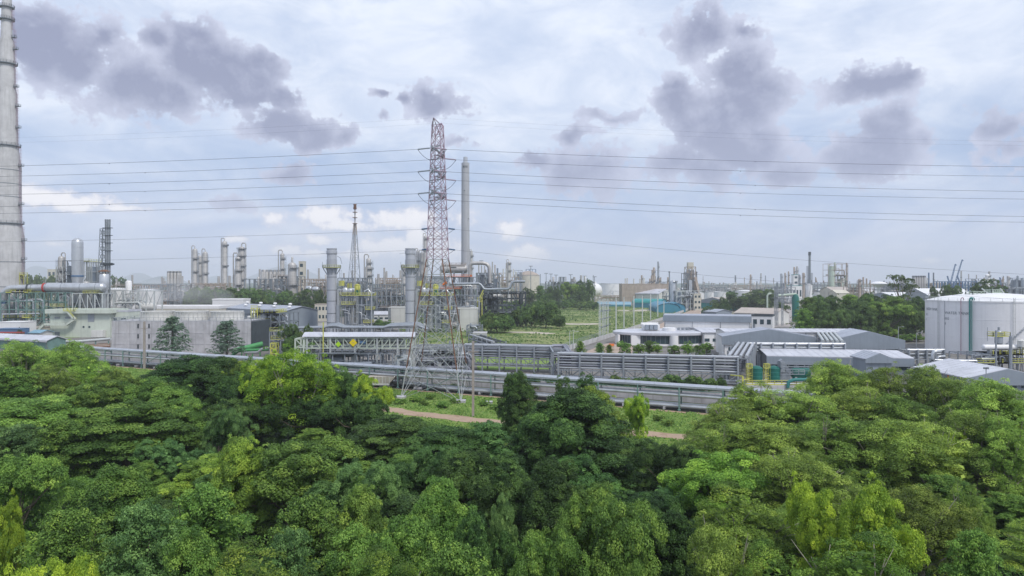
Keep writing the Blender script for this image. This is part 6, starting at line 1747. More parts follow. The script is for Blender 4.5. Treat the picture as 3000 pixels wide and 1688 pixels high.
def tan_tower():
    column('silver silo with a tan dome beside the tan process tower', 1972, 820, 885, 640, 18, SILVER, None, (.6, .93), None, False, 1, 'silo')
    t = unit('tall rust stained tan process tower with a pale boxed top', 2014, 2038, 782, 640, 10, 101, TAN, TAN, TAN, 2, 1, 7, 7, 12, 5, True, rm=TAN, ducts=2, w=.6)
    b = MB(); h = Z(783, 640); b.box((0, 5, h + 1.6), (5, 6, 6)); b.build('head_box', CREAM, t, False)
    b = MB(); b.box((-1.6, -1.2, Z(858, 640)), (3.0, 2.4, 24)); b.build('silver_duct', SILVER, t, False)
    unit('lower tan process tower left of the tall one', 2003, 2014, 801, 638, 8, 102, STEEL, TAN, TAN, 1, 1, 6, 6, 8, 4, True, rm=STEEL, w=.5)
    unit('grey and tan lower frame at the feet of the tan towers', 1983, 2050, 852, 628, 12, 103, PALEST, GALV, COLM, 5, 2, 3, 8, 12, 2, True, rm=PALEST, ducts=3, w=.45)
    t = thing('conveyor', 'tan inclined conveyor leaning on the tall tan tower', 'conveyor', (0, 0, 0)); b = MB(); b.bar(P(2037, 812, 640), P(2052, 880, 634), 2.2, 1.6); b.build('gallery', TAN, t, False); b = MB(); b.bar(P(2046, 850, 638), Vector((X(2046, 638), 638, 0)), .6); b.bar(P(2041, 830, 639), Vector((X(2044, 639), 639, 0)), .5); b.build('trestle', STEEL, t, False)
    block('cream plant building at the foot of the conveyor', (X(2033, 626), 626), (X(2054, 626), 626), 10, Z(862, 626), CREAM, CREAM, 'building', 'building', 3, 2, .5)
    for px, top, lab in ((1961, 795, 'plain thin steel chimney left of the tan process tower'), (2041, 796, 'thin steel chimney close right of the tan process tower')):
        t = thing('chimney', lab, 'chimney', (X(px, 645), 645, 0)); b = MB(); b.cyl((0, 0), .62, 0, Z(top, 645), 12); b.build('shaft', GALV, t); b = MB(); b.cyl((0, 0), .8, Z(top, 645) - 1.4, Z(top, 645), 12); b.build('cap', STEEL, t)
tan_tower()
# hazy columns between
for px, top, w_, lab in ((1880, 806, 5, 'hazy short column with a capped head behind the white hall'), (1904, 816, 5, 'hazy stub column left of the twin tan columns'), (1911, 790, 5, 'left of the hazy twin tan columns'), (1916, 783, 6, 'right of the hazy twin tan columns'), (1928, 766, 4, 'hazy flare mast with a small smoke wisp'), (1932, 814, 5, 'hazy stub column at the flare mast foot'), (1957, 812, 5, 'dark hazy column next to the plain thin steel chimney')):
    column(lab, px, top, 850, 950, w_, TAN if w_ > 4 else STEEL, None, (.6, .85), None, False)
tank('white flat tank, left of three beyond the gabled open shed', 2078, 857, 1050, 14, WHITE, .05, group='three white tanks beyond the open shed')
tank('white flat tank, largest of three beyond the gabled open shed', 2112, 857, 1020, 20, WHITE, .05, group='three white tanks beyond the open shed')
tank('white flat tank, right of three beyond the gabled open shed', 2138, 857, 1050, 10, WHITE, .05, group='three white tanks beyond the open shed')
shed('open gabled shed with a teal strip beneath its grey roof by the tan road', (X(2036, 680), 680), (X(2145, 630), 630), 26, Z(886, 655), Z(872, 655), TEALRF, TANRF, 'y', 'shed', 'shed', GREYCL, .8, 0, False)
shed('grey metal shed roof half hidden by bushes beside the tan road', (X(2054, 500), 500), (X(2098, 485), 485), 14, Z(914, 490), Z(907, 490), GREYCL, GREYRF, 'x', 'shed', 'shed', None, 0, 0, False)

# right skyline
for px, top, w_, lab, m in ((2199, 804, 5, 'lone slim red topped column left of the far cluster', TAN), (2289, 801, 6, 'grey green capped column in the far right cluster', GALV), (2300, 799, 4, 'first rusty stub column of the far right cluster', TAN), (2310, 795, 4, 'second rusty stub column of the far right cluster', TAN),
                            (2327, 782, 5, 'left of the twin columns above the white block', TAN), (2335, 780, 5, 'right of the twin columns above the white block', COLM), (2341, 804, 7, 'dark column right of the white block', STEEL), (2354, 799, 7, 'tan column right of the white block', TAN)):
    column(lab, px, top, 850, 1000, w_, m, None, (.6, .85), None, False)
t = thing('chimney', 'tall dark guyed chimney on the right skyline', 'chimney', (X(2372, 950), 950, 0)); b = MB(); h = Z(738, 950); b.cyl((0, 0), W(3.6, 950), 0, h, 14, W(3.2, 950)); b.build('shaft', STEEL, t)
b = MB(); b.cyl((0, 0), W(3.8, 950), h - 5, h - .5, 14); b.build('cap', DARK, t); b = MB(); b.frame(-W(8, 950), -W(5, 950), -1, 1, [Z(780, 950)], 1, 1, .3, 0); b.frame(W(5, 950), W(8, 950), -1, 1, [Z(800, 950)], 1, 1, .3, 0); b.build('guy_mast', STEEL, t, False)
block('white stepped plant block under the twin columns', (X(2325, 960), 960), (X(2339, 960), 960), 8, Z(806, 960), WHITE, TEALRF, 'building', 'building', 5, 1, .8)
block('low white and green works building at the far road end', (X(2313, 900), 900), (X(2350, 900), 900), 12, Z(838, 900), WHITE, TEALRF, 'building', 'building', 1, 4, .6)
tank('white dome topped tank right of the far cluster', 2370, 836, 900, 9, WHITE, .5)
def frost_tower():
    d = 980.0
    t = unit('tall open frame with a pale green vessel and rusty equipment on the skyline', 2426, 2484, 773, d, 16, 111, TAN, TAN, FROST, 3, 1, 6, 7, 14, 4, True, rm=TAN, brace=.35, w=.5)
    b = MB(); x = X(2440, d) - t.location.x; h = Z(780, d); b.lathe((x, 4, 0), [(W(10, d), 0), (W(10, d), h * .8), (W(7, d), h * .9), (W(7, d), h)], 20); b.build('vessel', FROST, t)
    b = MB(); x = X(2468, d) - t.location.x; h = Z(815, d); b.lathe((x, 5, 0), [(W(9, d), 0), (W(9, d), h * .9), (.1, h)], 20); b.build('vessel', FROST, t)
    column('slim mast column at the right corner of the tall open frame', 2480, 770, 848, 985, 4, TAN, None, (.5, .7, .9), None, False)
frost_tower()
shed('beige two gable house below the tall open frame', (X(2402, 820), 820), (X(2440, 790), 790), 24, Z(852, 800), Z(841, 800), CREAM, TANRF, 'y', 'house', 'house', None, 0, 4, True)
shed('narrow cream gabled annexe below the tall open frame', (X(2428, 730), 730), (X(2451, 715), 715), 14, Z(859, 720), Z(850, 720), CREAM, CREAM, 'y', 'house', 'house', None, 0, 2, True)
def mushroom():
    d = 900.0; t = thing('water_tower', 'white mushroom water tower on the right skyline', 'water tower', (X(2574, d), d, 0)); h = Z(829, d)
    b = MB(); b.lathe((0, 0, 0), [(3.2, 0), (2.2, 6), (2.0, 15), (2.4, 19), (4, 21)], 16); b.build('stem', WHITE, t)
    b = MB(); b.lathe((0, 0, 0), [(2, 20), (9, 22.5), (10.2, h - 1), (7, h + .8), (3, h + 1.8), (.1, h + 2)], 24); b.build('bowl', WHITE, t)
mushroom()
shed('white roofed grey hall behind the dark trees, left part', (X(2546, 660), 660), (X(2620, 620), 620), 40, Z(867, 640), Z(857, 640), GREYCL, WHITE, 'y', 'hall', 'hall', None, 0, 0, False)
shed('grey gabled hall behind the tall spreading tree', (X(2640, 600), 600), (X(2728, 560), 560), 40, Z(868, 580), Z(846, 580), GALV, WHITE, 'y', 'hall', 'hall', GALV, 1.5, 0, False)
silos('tall silo group on the right skyline', 'hopper silo on the right skyline above the grey hall', 2676, 2712, 5, 808, 800, COLM, 2)
for px, top, m, lab in ((2721, 799, BLUE, 'thin blue topped chimney beside the right skyline silos'), (2735, 799, STEEL, 'thin grey chimney right of the blue topped one'), (2816, 794, COLM, 'tan stub chimney among the crane booms'), (2680, 826, WHITE, 'short white vent stack before the right skyline silos')):
    t = thing('chimney', lab, 'chimney', (X(px, 820), 820, 0)); b = MB(); b.cyl((0, 0), W(1.9, 820), 0, Z(top, 820), 10); b.build('shaft', m, t); b = MB(); b.cyl((0, 0), W(2.4, 820), Z(top + 20, 820), Z(top + 18, 820), 10); b.build('stage', STEEL, t)
unit('blue steel hall frame under construction on the right skyline', 2758, 2862, 825, 760, 14, 121, BLUE, BLUE, GREYCL, 12, 1, 2, 0, 6, 0, False, brace=.15, w=.7)
CRG = 'crane booms on the right skyline'
for (xa, ya, xb, yb, lab) in ((2783, 838, 2799, 774, 'shorter long crane boom leaning right on the skyline'), (2796, 838, 2819, 761, 'tallest crane boom leaning right on the skyline'), (2782, 830, 2775, 809, 'small crane boom leaning left on the skyline'), (2812, 828, 2804, 808, 'small crane jib beside the tallest boom'), (2933, 836, 2929, 813, 'lone small crane boom near the right end of the skyline')):
    d = 780; t = thing('crane', lab, 'crane', (0, 0, 0), 0, CRG); p, q = P(xa, ya, d), P(xb, yb, d); o = Vector((.45, 0, 0))
    b = MB()
    for k in (-1, 1): b.bar(p + o * k * 1.6, q + o * k, .42)
    n = 14
    for i in range(n): b.bar(p.lerp(q, i / n) + o * (1.3 if i % 2 else -1.3), p.lerp(q, (i + 1) / n) + o * (-1.3 if i % 2 else 1.3), .3)
    b.bar(q, q + Vector((1.2, 0, -1.4)), .7); b.build('boom', BLUE, t, False)
    b = MB(); b.box((p.x, p.y, (p.z + 1.5) / 2), (3.6, 3, p.z - 1.5)); b.build('cab', RUST, t, False)
    b = MB(); b.box((p.x - .2, p.y - 1.6, .8), (5.4, 1, 1.6)); b.box((p.x - .2, p.y + 1.6, .8), (5.4, 1, 1.6)); b.build('track', DARK, t, False)
column('white and blue boxed tower above the dome trees on the skyline', 2893, 803, 850, 720, 12, WHITE, None, (.8, .93), None, False)
unit('cluttered towers right of the blue steel hall frame', 2846, 2876, 817, 760, 10, 122, GALV, STEEL, COLM, 3, 1, 4, 6, 6, 1, False, w=.5, stacks=2)
column('tan column pair near the right edge of the skyline', 2954, 808, 850, 740, 8, COLM, None, (.7, .9), None, False)
unit('blue grey boxed plant at the right edge of the skyline', 2978, 3020, 815, 760, 14, 123, GREYCL, GALV, GREYCL, 3, 1, 3, 4, 4, 1, False, ducts=3, w=.5)
unit('blue grey low plant along the skyline behind the white tank dome', 2880, 3020, 842, 640, 14, 124, GALV, GALV, GREYCL, 10, 1, 2, 10, 12, 1, False, ducts=6, w=.5)
unit('hazy low piping band beyond the far road', 2240, 2330, 842, 820, 14, 125, STEEL, GALV, STEEL, 8, 1, 2, 7, 10, 1, False, w=.6, stacks=4)
unit('hazy tan piping band right of the tall open frame', 2490, 2560, 834, 720, 14, 126, TAN, COLM, TAN, 7, 1, 3, 8, 10, 1, False, w=.5, stacks=3)
column('squat capped tan column right of the tall open frame', 2518, 817, 850, 720, 9, TAN, None, (.75, .92), None, False)
t = thing('pipe_portal', 'pale green pipe portal standing across the far road', 'portal', (0, 0, 0)); d = 440
b = MB(); b.tube([P(2248, 905, d), P(2248, 866, d), P(2252, 861, d), P(2260, 860, d)], .6, 8); b.tube([P(2280, 866, d), P(2330, 862, d), P(2336, 866, d), P(2340, 880, d), P(2340, 905, d)], .8, 8); b.build('pipe', FROST, t)
b = MB(); x = X(2330, d); b.lathe((x, d, 0), [(2.0, 0), (2.2, Z(872, d)), (1.4, Z(863, d)), (.05, Z(860, d))], 16); b.build('drum', GTANK, t)
b = MB(); b.bar(P(2340, 875, d), P(2420, 878, d), .5); b.bar(P(2340, 882, d), P(2420, 884, d), .4)
for px in (2350, 2380, 2410): b.bar(P(px, 875, d), Vector((X(px, d), d, 0)), .4)
b.build('rail_bridge', PALEST, t, False)
for i, px in enumerate((2271, 2277, 2292)):
    d = 400; t = thing('gantry_post', f'tall grey switchyard post beside the far road, {ORD_S[i]} from left', 'post', (X(px, d), d, 0), 0, 'switchyard posts by the far road'); b = MB(); h = Z(838, d); b.frame(-.4, .4, -.4, .4, [h * .25, h * .5, h * .75, h], 1, 1, .16, 1); b.build('lattice', GALV, t, False); b = MB()
    for f in (.7, .82, .95): b.box((0, 0, h * f), (3.4, .25, .25))
    b.build('cross_arm', GALV, t, False)
block('white bus like shelter beside the far road', (X(2330, 350), 350), (X(2352, 350), 350), 4, 3.2, WHITE, WHITE, 'shelter', 'shelter', 0, 0, .2)
for i, (px, by, m) in enumerate(((2334, 938, WHITE), (2346, 945, WHITE), (2300, 915, DARK), (2338, 925, STEEL))):
    d = gd(by); t = thing('parked_car', ['white van parked at the far road edge nearest the trees', 'white car parked below the white van on the far road', 'dark car driving up the far road', 'grey car at the far road side under the trees'][i], 'car', (X(px, d), d, 0), 1.3, 'cars on the far road')
    b = MB(); b.box((0, 0, .75), (4.2, 1.8, .8)); b.add([(-1.2, -.8, 1.15), (1.4, -.8, 1.15), (1.4, .8, 1.15), (-1.2, .8, 1.15), (-.7, -.7, 1.7), (1.0, -.7, 1.7), (1.0, .7, 1.7), (-.7, .7, 1.7)], [(0, 1, 5, 4), (1, 2, 6, 5), (2, 3, 7, 6), (3, 0, 4, 7), (4, 5, 6, 7)]); b.build('body', m, t, False)
    for x in (-1.3, 1.3):
        for y in (-.85, .85): b = MB(); b.tube([(x, y - .1, .35), (x, y + .1, .35)], .35, 12); b.build('wheel', DARK, t)

d = gd(1130); t = thing('parked_car', 'dark car half hidden by the tall yellow green tree on the verge track', 'car', (X(792, d), d, .1), .3)
o = [x for x in C.objects if x.get('label', '').startswith('dark car driving')][0]
for ch in o.children: c = ch.copy(); C.objects.link(c); c.parent = t
# continuous hazy works band along the horizon
for i, (a, c, y, d, lab) in enumerate(((1600, 1740, 826, 900, 'hazy works band over the grove beyond the field'), (1830, 1900, 832, 900, 'hazy tan works band left of the twin tan columns'), (1900, 1965, 826, 980, 'hazy works band at the feet of the twin tan columns'), (2050, 2140, 836, 1200, 'hazy works band over the three white tanks'), (2140, 2260, 836, 1300, 'hazy works band over the tan gabled warehouse'),
        (2378, 2425, 828, 1050, 'hazy works band between guyed chimney and open frame'), (2590, 2680, 832, 900, 'hazy works band right of the mushroom tower'), (2725, 2765, 830, 850, 'hazy works band left of the blue steel frame'), (2890, 2960, 828, 850, 'hazy works band behind the boxed white tower'), (1395, 1445, 800, 700, 'hazy works band under the arched duct'), (1455, 1520, 812, 760, 'hazy works band at the stout pale column'))):
    unit(lab, a, c, y, d, 24, 140 + i, (STEEL, TAN, GALV)[i % 3], (COLM, TAN, GALV)[i % 3], (COLM, OFFW, TAN)[i % 3], max(4, int((c - a) / 9)), 2, 3, 9, 16, 1, False, brace=.35, w=.7, stacks=6)
# scattered roofs and works on the hazy plain
rr = random.Random(31)
for i in range(46):
    px = rr.uniform(1420, 2990) if i < 36 else rr.uniform(60, 900); d = rr.uniform(1100, 2400); w = rr.uniform(18, 60); h = rr.uniform(6, 13)
    m = rr.choice((WHITE, CREAM, OFFW, PCONC, GREYCL)); rf = rr.choice((PALERF, TANRF, GREYRF, WHITE))
    shed('tiny pale works shed in the hazy plain', (X(px, d), d), (X(px, d) + w, d), rr.uniform(15, 30), h, h + 2.5, m, rf, 'x', 'shed', 'far_shed', None, 0, 0, False, .5, 'tiny sheds on the hazy plain', 0, 1, False)
for i in range(26):
    px = rr.uniform(1400, 2990); d = rr.uniform(1000, 2000); h = rr.uniform(28, 46); r = rr.uniform(.7, 1.8)
    t = thing('far_stack', 'tiny thin stack in the hazy plain', 'stack', (X(px, d), d, 0), 0, 'tiny stacks on the hazy plain'); b = MB(); b.cyl((0, 0), r, 0, h, 8); b.build('shaft', rr.choice((TAN, STEEL, COLM, GALV)), t)
    b = MB(); b.cyl((0, 0), r * 1.7, h * .8, h * .82, 8); b.build('stage', STEEL, t)
for i in range(12):
    px = rr.uniform(1780, 2960); d = rr.uniform(1000, 1800)
    tank('tiny white tank in the hazy plain', px, HY + (H - rr.uniform(9, 15)) * F / d, d, rr.uniform(8, 18) * F / d, WHITE, .15, 'far_tank', 'tiny tanks on the hazy plain', 2, False)
# ------------------------------------------------------------------ trees
L_DARK = leaf_mat('dark_leaf', (.030, .068, .016), (.068, .142, .025), (.155, .27, .045), .22)
L_MID = leaf_mat('mid_leaf', (.068, .14, .020), (.165, .295, .036), (.35, .50, .06), .27)
L_BRIGHT = leaf_mat('bright_leaf', (.09, .17, .018), (.225, .37, .028), (.42, .56, .045), .27)
L_YELLOW = leaf_mat('yellow_leaf', (.14, .25, .012), (.36, .51, .018), (.66, .79, .03), .32)
L_FEATHER = leaf_mat('feathery_leaf', (.115, .19, .024), (.27, .40, .046), (.47, .61, .08), .28)
L_BLUE = leaf_mat('cool_leaf', (.060, .13, .034), (.13, .245, .058), (.25, .40, .10), .27)
L_CONIF = leaf_mat('needle_leaf', (.10, .17, .11), (.15, .24, .15), (.20, .29, .18), .2)
L_FARL = leaf_mat('far_leaf', (.05, .10, .024), (.115, .195, .042), (.22, .32, .06), .22)


def lumps(x, y, wl, seed):
    q = np.random.default_rng(seed); v = 0
    for k in range(9):
        a, f, ph = q.uniform(0, 6.28), 6.28 / (wl * q.uniform(.5, 1.8)), q.uniform(0, 6.28); v = v + np.sin((x * math.cos(a) + y * math.sin(a)) * f + ph)
    return v / 3.2


def leaves(name, pts, nrm, size, tint, m, parent=None, rng=None, asp=.62, fold=True):
    """one mesh of small pointed leaf faces"""
    n = len(pts)
    rng = rng or np.random.default_rng(1)
    nr = nrm + rng.normal(0, .42, (n, 3)); nr /= np.linalg.norm(nr, axis=1, keepdims=True) + 1e-9
    a = rng.normal(0, 1, (n, 3)); a -= (a * nr).sum(1, keepdims=True) * nr
    a /= np.linalg.norm(a, axis=1, keepdims=True) + 1e-9
    b = np.cross(nr, a)
    s = (size * rng.uniform(.65, 1.35, n))[:, None]
    v = np.empty((n, 4, 3), np.float32)
    v[:, 0] = pts - a * s * .5
    v[:, 1] = pts + b * s * asp * .5 - a * s * .05 + nr * s * .1
    v[:, 2] = pts + a * s * .5
    v[:, 3] = pts - b * s * asp * .5 - a * s * .05 + nr * s * .1
    me = bpy.data.meshes.new(name)
    me.vertices.add(n * 4); me.vertices.foreach_set('co', v.ravel())
    me.loops.add(n * 4); me.loops.foreach_set('vertex_index', np.arange(n * 4, dtype=np.int32))
    me.polygons.add(n); me.polygons.foreach_set('loop_start', np.arange(0, n * 4, 4, dtype=np.int32))
    me.polygons.foreach_set('loop_total', np.full(n, 4, np.int32))
    at = me.attributes.new('leaf_tint', 'FLOAT', 'FACE')
    at.data.foreach_set('value', np.clip(tint, 0, 1).astype(np.float32))
    me.materials.append(m)
    me.update(calc_edges=True)
    o = bpy.data.objects.new(name, me); C.objects.link(o)
    if parent is not None: o.parent = parent
    return o


def clump_cloud(rng, centers, radii, dirs, per, squash=.75, size=.28, spread=.0):
    """leaves over the outer side of many overlapping sprays"""
    P_, N_, T_ = [], [], []
    for c, r, d, k in zip(centers, radii, dirs, per):
        k = int(k)
        q = rng.normal(0, 1, (k, 3)); q /= np.linalg.norm(q, axis=1, keepdims=True)
        up = d + np.array([0, 0, .55]); up /= np.linalg.norm(up)
        dt = (q * up).sum(1)
        q = np.where((dt < -.15)[:, None], q - 1.7 * dt[:, None] * up, q)
        rad = r * rng.uniform(.72, 1.08, k) * (1 + spread * rng.normal(0, .3, k))
        off = q * rad[:, None]; off[:, 2] *= squash
        P_.append(c + off); N_.append(q * .8 + np.array([0, 0, .45]))
        t = np.clip(rng.normal(.42, .24) + rng.normal(0, .10, k), 0, 1)
        T_.append(t)
    return np.concatenate(P_), np.concatenate(N_), np.concatenate(T_)


def sphere_dirs(rng, n, zmin=-.35):
    d = rng.normal(0, 1, (n * 4, 3)); d /= np.linalg.norm(d, axis=1, keepdims=True)
    d = d[d[:, 2] > zmin][:n]
    return d


def limbs(b, rng, centers, base_z, r0, count=9, top=None):
    top = top or base_z
    b.tube([(0, 0, -.3), (.1 * rng.normal(), .1 * rng.normal(), base_z * .5), (0, 0, base_z), (0.1, 0, top)], [r0 * 1.25, r0, r0 * .75, r0 * .3], 7)
    idx = rng.permutation(len(centers))[:count]
    for i in idx:
        c = centers[i]
        st = np.array([0, 0, base_z * rng.uniform(.55, 1.0)])
        mid = st * .5 + c * .5 + np.array([0, 0, -.1 * np.linalg.norm(c - st)]) + rng.normal(0, .15, 3)
        b.tube([st, mid, c], [r0 * .45, r0 * .3, r0 * .08], 5)


NAT = {}
def proto(key, kind_, seed, m, bark=None):
    """one tree of unit make: crown about 4.5 m in radius, 10 m tall, parts trunk and crown"""
    rng = np.random.default_rng(seed)
    root = bpy.data.objects.new(key, None); root.empty_display_size = .3
    C.objects.link(root)
    size, squash, sp = .165, .75, 0
    if kind_ == 'round':            # several uneven lobes
        nl = 7
        lob = np.stack([rng.normal(0, 1.9, nl), rng.normal(0, 1.9, nl), rng.uniform(4.6, 7.9, nl)], 1)
        lr = rng.uniform(1.2, 2.6, nl)
        cs, ds, rs = [], [], []
        for c, r in zip(lob, lr):
            d = sphere_dirs(rng, 26, -.5)
            cs.append(c + d * r * np.array([1, 1, .85])); ds.append(d); rs.append(rng.uniform(.5, .95, len(d)))
        low = rng.normal(0, 1, (40, 3)); low[:, 2] = 0; low /= np.linalg.norm(low, axis=1, keepdims=True)
        z = rng.uniform(1.0, 5.0, 40)
        cs.append(low * (3.1 + .2 * rng.normal(0, 1, (40, 1))) + np.stack([0 * z, 0 * z, z], 1)); ds.append(low); rs.append(rng.uniform(.6, 1.0, 40))
        per = 270
    elif kind_ == 'spray':          # branches radiating from a leader, tufted along their length
        cs, ds, rs = [], [], []
        for k in range(74):
            h = (k + rng.random()) / 74; a = k * 2.4 + rng.normal(0, .35); z0 = .9 + 7.6 * h
            L_ = (4.6 * (1 - h ** 1.7 * .82)) * rng.uniform(.72, 1.12); up = .18 + .75 * h + rng.normal(0, .1)
            for f in (.3, .55, .75, .9, 1.03):
                cs.append([[L_ * f * math.cos(a) + rng.normal(0, .12), L_ * f * math.sin(a) + rng.normal(0, .12), z0 + L_ * f * up * (1 - .35 * f) + rng.normal(0, .12)]])
                ds.append([[math.cos(a) * .7, math.sin(a) * .7, .6 + h]]); rs.append([.72 * (1.12 - .55 * f) * rng.uniform(.8, 1.2)])
        per, size, squash = 115, .165, .8
    elif kind_ == 'umbrella':       # flat wide tiers of a rain tree
        cs, ds, rs = [], [], []
        for zt, rr, n in ((8.6, 2.4, 26), (7.7, 4.0, 44), (6.5, 5.0, 44), (5.2, 4.6, 30)):
            a = rng.uniform(0, 6.28, n); q = rr * np.sqrt(rng.uniform(.08, 1, n))
            cs.append(np.stack([q * np.cos(a), q * np.sin(a), zt - .11 * q ** 1.6 + rng.normal(0, .28, n)], 1))
            d = np.stack([np.cos(a) * .5, np.sin(a) * .5, np.ones(n) * .8], 1); ds.append(d); rs.append(rng.uniform(.6, 1.15, n))
        squash, per, size = .55, 330, .165
    elif kind_ == 'cone':           # a tree smothered in creeper, a pointed mound
        n = 210
        h = rng.uniform(0, 1, n) ** .8; a = rng.uniform(0, 6.28, n)
        lob = 1 + .22 * np.sin(a * 3 + rng.uniform(0, 6)) + .15 * np.sin(a * 5 + h * 6)
        r = 4.2 * (1 - h ** 1.25) ** .75 * lob + .3
        cs = [np.stack([r * np.cos(a), r * np.sin(a), .6 + 9.0 * h + rng.normal(0, .2, n)], 1)]
        ds = [np.stack([np.cos(a), np.sin(a), .4 + h], 1)]; rs = [rng.uniform(.5, 1.0, n)]
        per, size = 280, .16
    elif kind_ == 'feather':        # open crown of upright light sprays
        nl = 9
        a0 = np.arange(nl) * 2.4 + rng.normal(0, .3, nl); q = 3.3 * np.sqrt((np.arange(nl) + .3) / nl)
        lob = np.stack([q * np.cos(a0), q * np.sin(a0), 8.3 - .26 * q ** 2 + rng.normal(0, .9, nl)], 1)
        cs, ds, rs = [], [], []
        for c in lob:
            d = sphere_dirs(rng, 24, -.5); r = rng.uniform(1.2, 2.2)
            cs.append(c + d * r * np.array([1, 1, 1.25])); ds.append(d + np.array([0, 0, .5])); rs.append(rng.uniform(.45, .8, len(d)))
        a = rng.uniform(0, 6.28, 30); z = rng.uniform(2.2, 6.0, 30); q = rng.uniform(1.5, 3.6, 30)
        cs.append(np.stack([q * np.cos(a), q * np.sin(a), z], 1)); ds.append(np.stack([np.cos(a), np.sin(a), .4 + 0 * a], 1)); rs.append(rng.uniform(.5, .9, 30))
        squash, per, size, sp = .95, 250, .15, .2
    elif kind_ == 'column':         # narrow creeper clad stem
        n = 120
        h = rng.uniform(0, 1, n); a = rng.uniform(0, 6.28, n)
        r = (1.9 - 1.2 * h ** 1.5) * (1 + .35 * np.sin(h * 9 + 1) * np.sin(a * 2 + 2)) + .1
        cs = [np.stack([r * np.cos(a), r * np.sin(a), .5 + 9.4 * h], 1)]
        ds = [np.stack([np.cos(a), np.sin(a), .3 + h], 1)]; rs = [rng.uniform(.4, .8, n)]
        per, size = 220, .16
    elif kind_ == 'bush':
        nl = 7
        lob = np.stack([rng.normal(0, 2.3, nl), rng.normal(0, 1.6, nl), rng.uniform(1.6, 3.4, nl)], 1); lob[:, 2] *= 1.1
        cs, ds, rs = [], [], []
        for c in lob:
            d = sphere_dirs(rng, 24, -.3); r = rng.uniform(1.3, 2.1)
            cs.append(c + d * r * np.array([1, 1, .9])); ds.append(d); rs.append(rng.uniform(.5, .9, len(d)))
        per, size = 110, .26
    elif kind_ == 'conifer':
        cs, ds, rs = [], [], []
        for t in range(16):
            z = 1.2 + t * .58 + rng.uniform(-.3, .3); rr = (3.0 * (1 - t / 17) ** .8 + .2) * rng.uniform(.75, 1.1)
            nb = 10
            for k in range(nb):
                a = rng.uniform(0, 6.28)
                for f in (.35, .6, .82, 1.0):
                    cs.append(np.array([[rr * f * math.cos(a), rr * f * math.sin(a), z + .3 * f * rr + rng.normal(0, .22)]])); ds.append(np.array([[math.cos(a), math.sin(a), .6]])); rs.append(np.array([.36 - .12 * f]))
        per, size, squash = 20, .3, 1.0
    elif kind_ == 'spread':         # the tall dark tree with separate leafy heads
        cs, ds, rs = [], [], []
        for k in range(9):
            a = k * 2.4; q = 1.0 + 3.4 * rng.random(); c = np.array([q * math.cos(a), q * math.sin(a), 6.3 + rng.uniform(-.8, 2.6) - .2 * q])
            d = sphere_dirs(rng, 14, -.2); cs.append(c + d * np.array([1.15, 1.15, .45])); ds.append(d); rs.append(rng.uniform(.3, .6, len(d)))
        per, size, squash = 60, .24, .5
    cs, ds, rs = np.concatenate(cs), np.concatenate(ds), np.concatenate(rs)
    if kind_ not in ('conifer', 'umbrella', 'spray', 'spread'):           # stray sprays that break the outline
        k = int(len(cs) * .16); ii = rng.permutation(len(cs))[:k]
        dd = ds[ii] / (np.linalg.norm(ds[ii], axis=1, keepdims=True) + 1e-6)
        cs = np.concatenate([cs, cs[ii] + dd * rng.uniform(.5, 1.3, (k, 1)) * np.array([.8, .8, 1.1])]); ds = np.concatenate([ds, ds[ii]]); rs = np.concatenate([rs, rs[ii] * .55])
    pp = np.maximum(12, per * (rs / .75) ** 1.6)
    pts, nr, ti = clump_cloud(rng, cs, rs, ds, pp, squash, size, sp)
    ni = {'conifer': 300, 'spread': 40, 'umbrella': 900}.get(kind_, 1500)           # the fuller inside of the crown
    ii = rng.integers(0, len(cs), ni); ic = cs[ii] * np.array([.68, .68, .93]) * rng.uniform(.55, 1.0, (ni, 1)) ** np.array([[1, 1, .3]]) + rng.normal(0, .25, (ni, 3))
    pts = np.concatenate([pts, ic]); nr = np.concatenate([nr, rng.normal(0, .3, (ni, 3)) + np.array([0, 0, 1.0])]); ti = np.concatenate([ti, np.clip(rng.normal(.4, .2, ni), 0, 1)])
    size = np.concatenate([np.full(len(pts) - ni, size), np.full(ni, .62 if kind_ != 'conifer' else .3)])
    leaves('crown', pts, nr, size, ti, m, root, rng, .5 if kind_ in ('feather', 'conifer') else .66)
    b = MB()
    hz = {'conifer': 9.5, 'bush': 1.0, 'cone': 4.5, 'column': 7}.get(kind_, 4.2)
    limbs(b, rng, cs, hz, {'conifer': .16, 'bush': .12}.get(kind_, .26), {'conifer': 0, 'spread': 14, 'feather': 22}.get(kind_, 9))
    if kind_ == 'feather':                             # bare pale limbs that show through
        for i in rng.permutation(len(cs))[:9]:
            c = cs[i]; st = np.array([0, 0, 4.0]) * .4 + c * np.array([.25, .25, .35]); e = c * np.array([1.1, 1.1, 1.03])
            b.tube([st, st * .5 + e * .5 + rng.normal(0, .2, 3), e], [.10, .07, .025], 5)
            for q in range(2): f = st * .4 + e * .6; b.tube([f, e + rng.normal(0, .7, 3)], [.05, .02], 4)
    root['nat_h'] = float(np.percentile(pts[:, 2], 99.3)); root['nat_w'] = float(np.percentile(np.hypot(pts[:, 0], pts[:, 1]), 93) * 2)
    b.build('trunk', bark or (PALEBARK if kind_ == 'feather' else BARK), root)
    NAT[root.name] = (root['nat_h'], root['nat_w']); del root['nat_h'], root['nat_w']
    return root


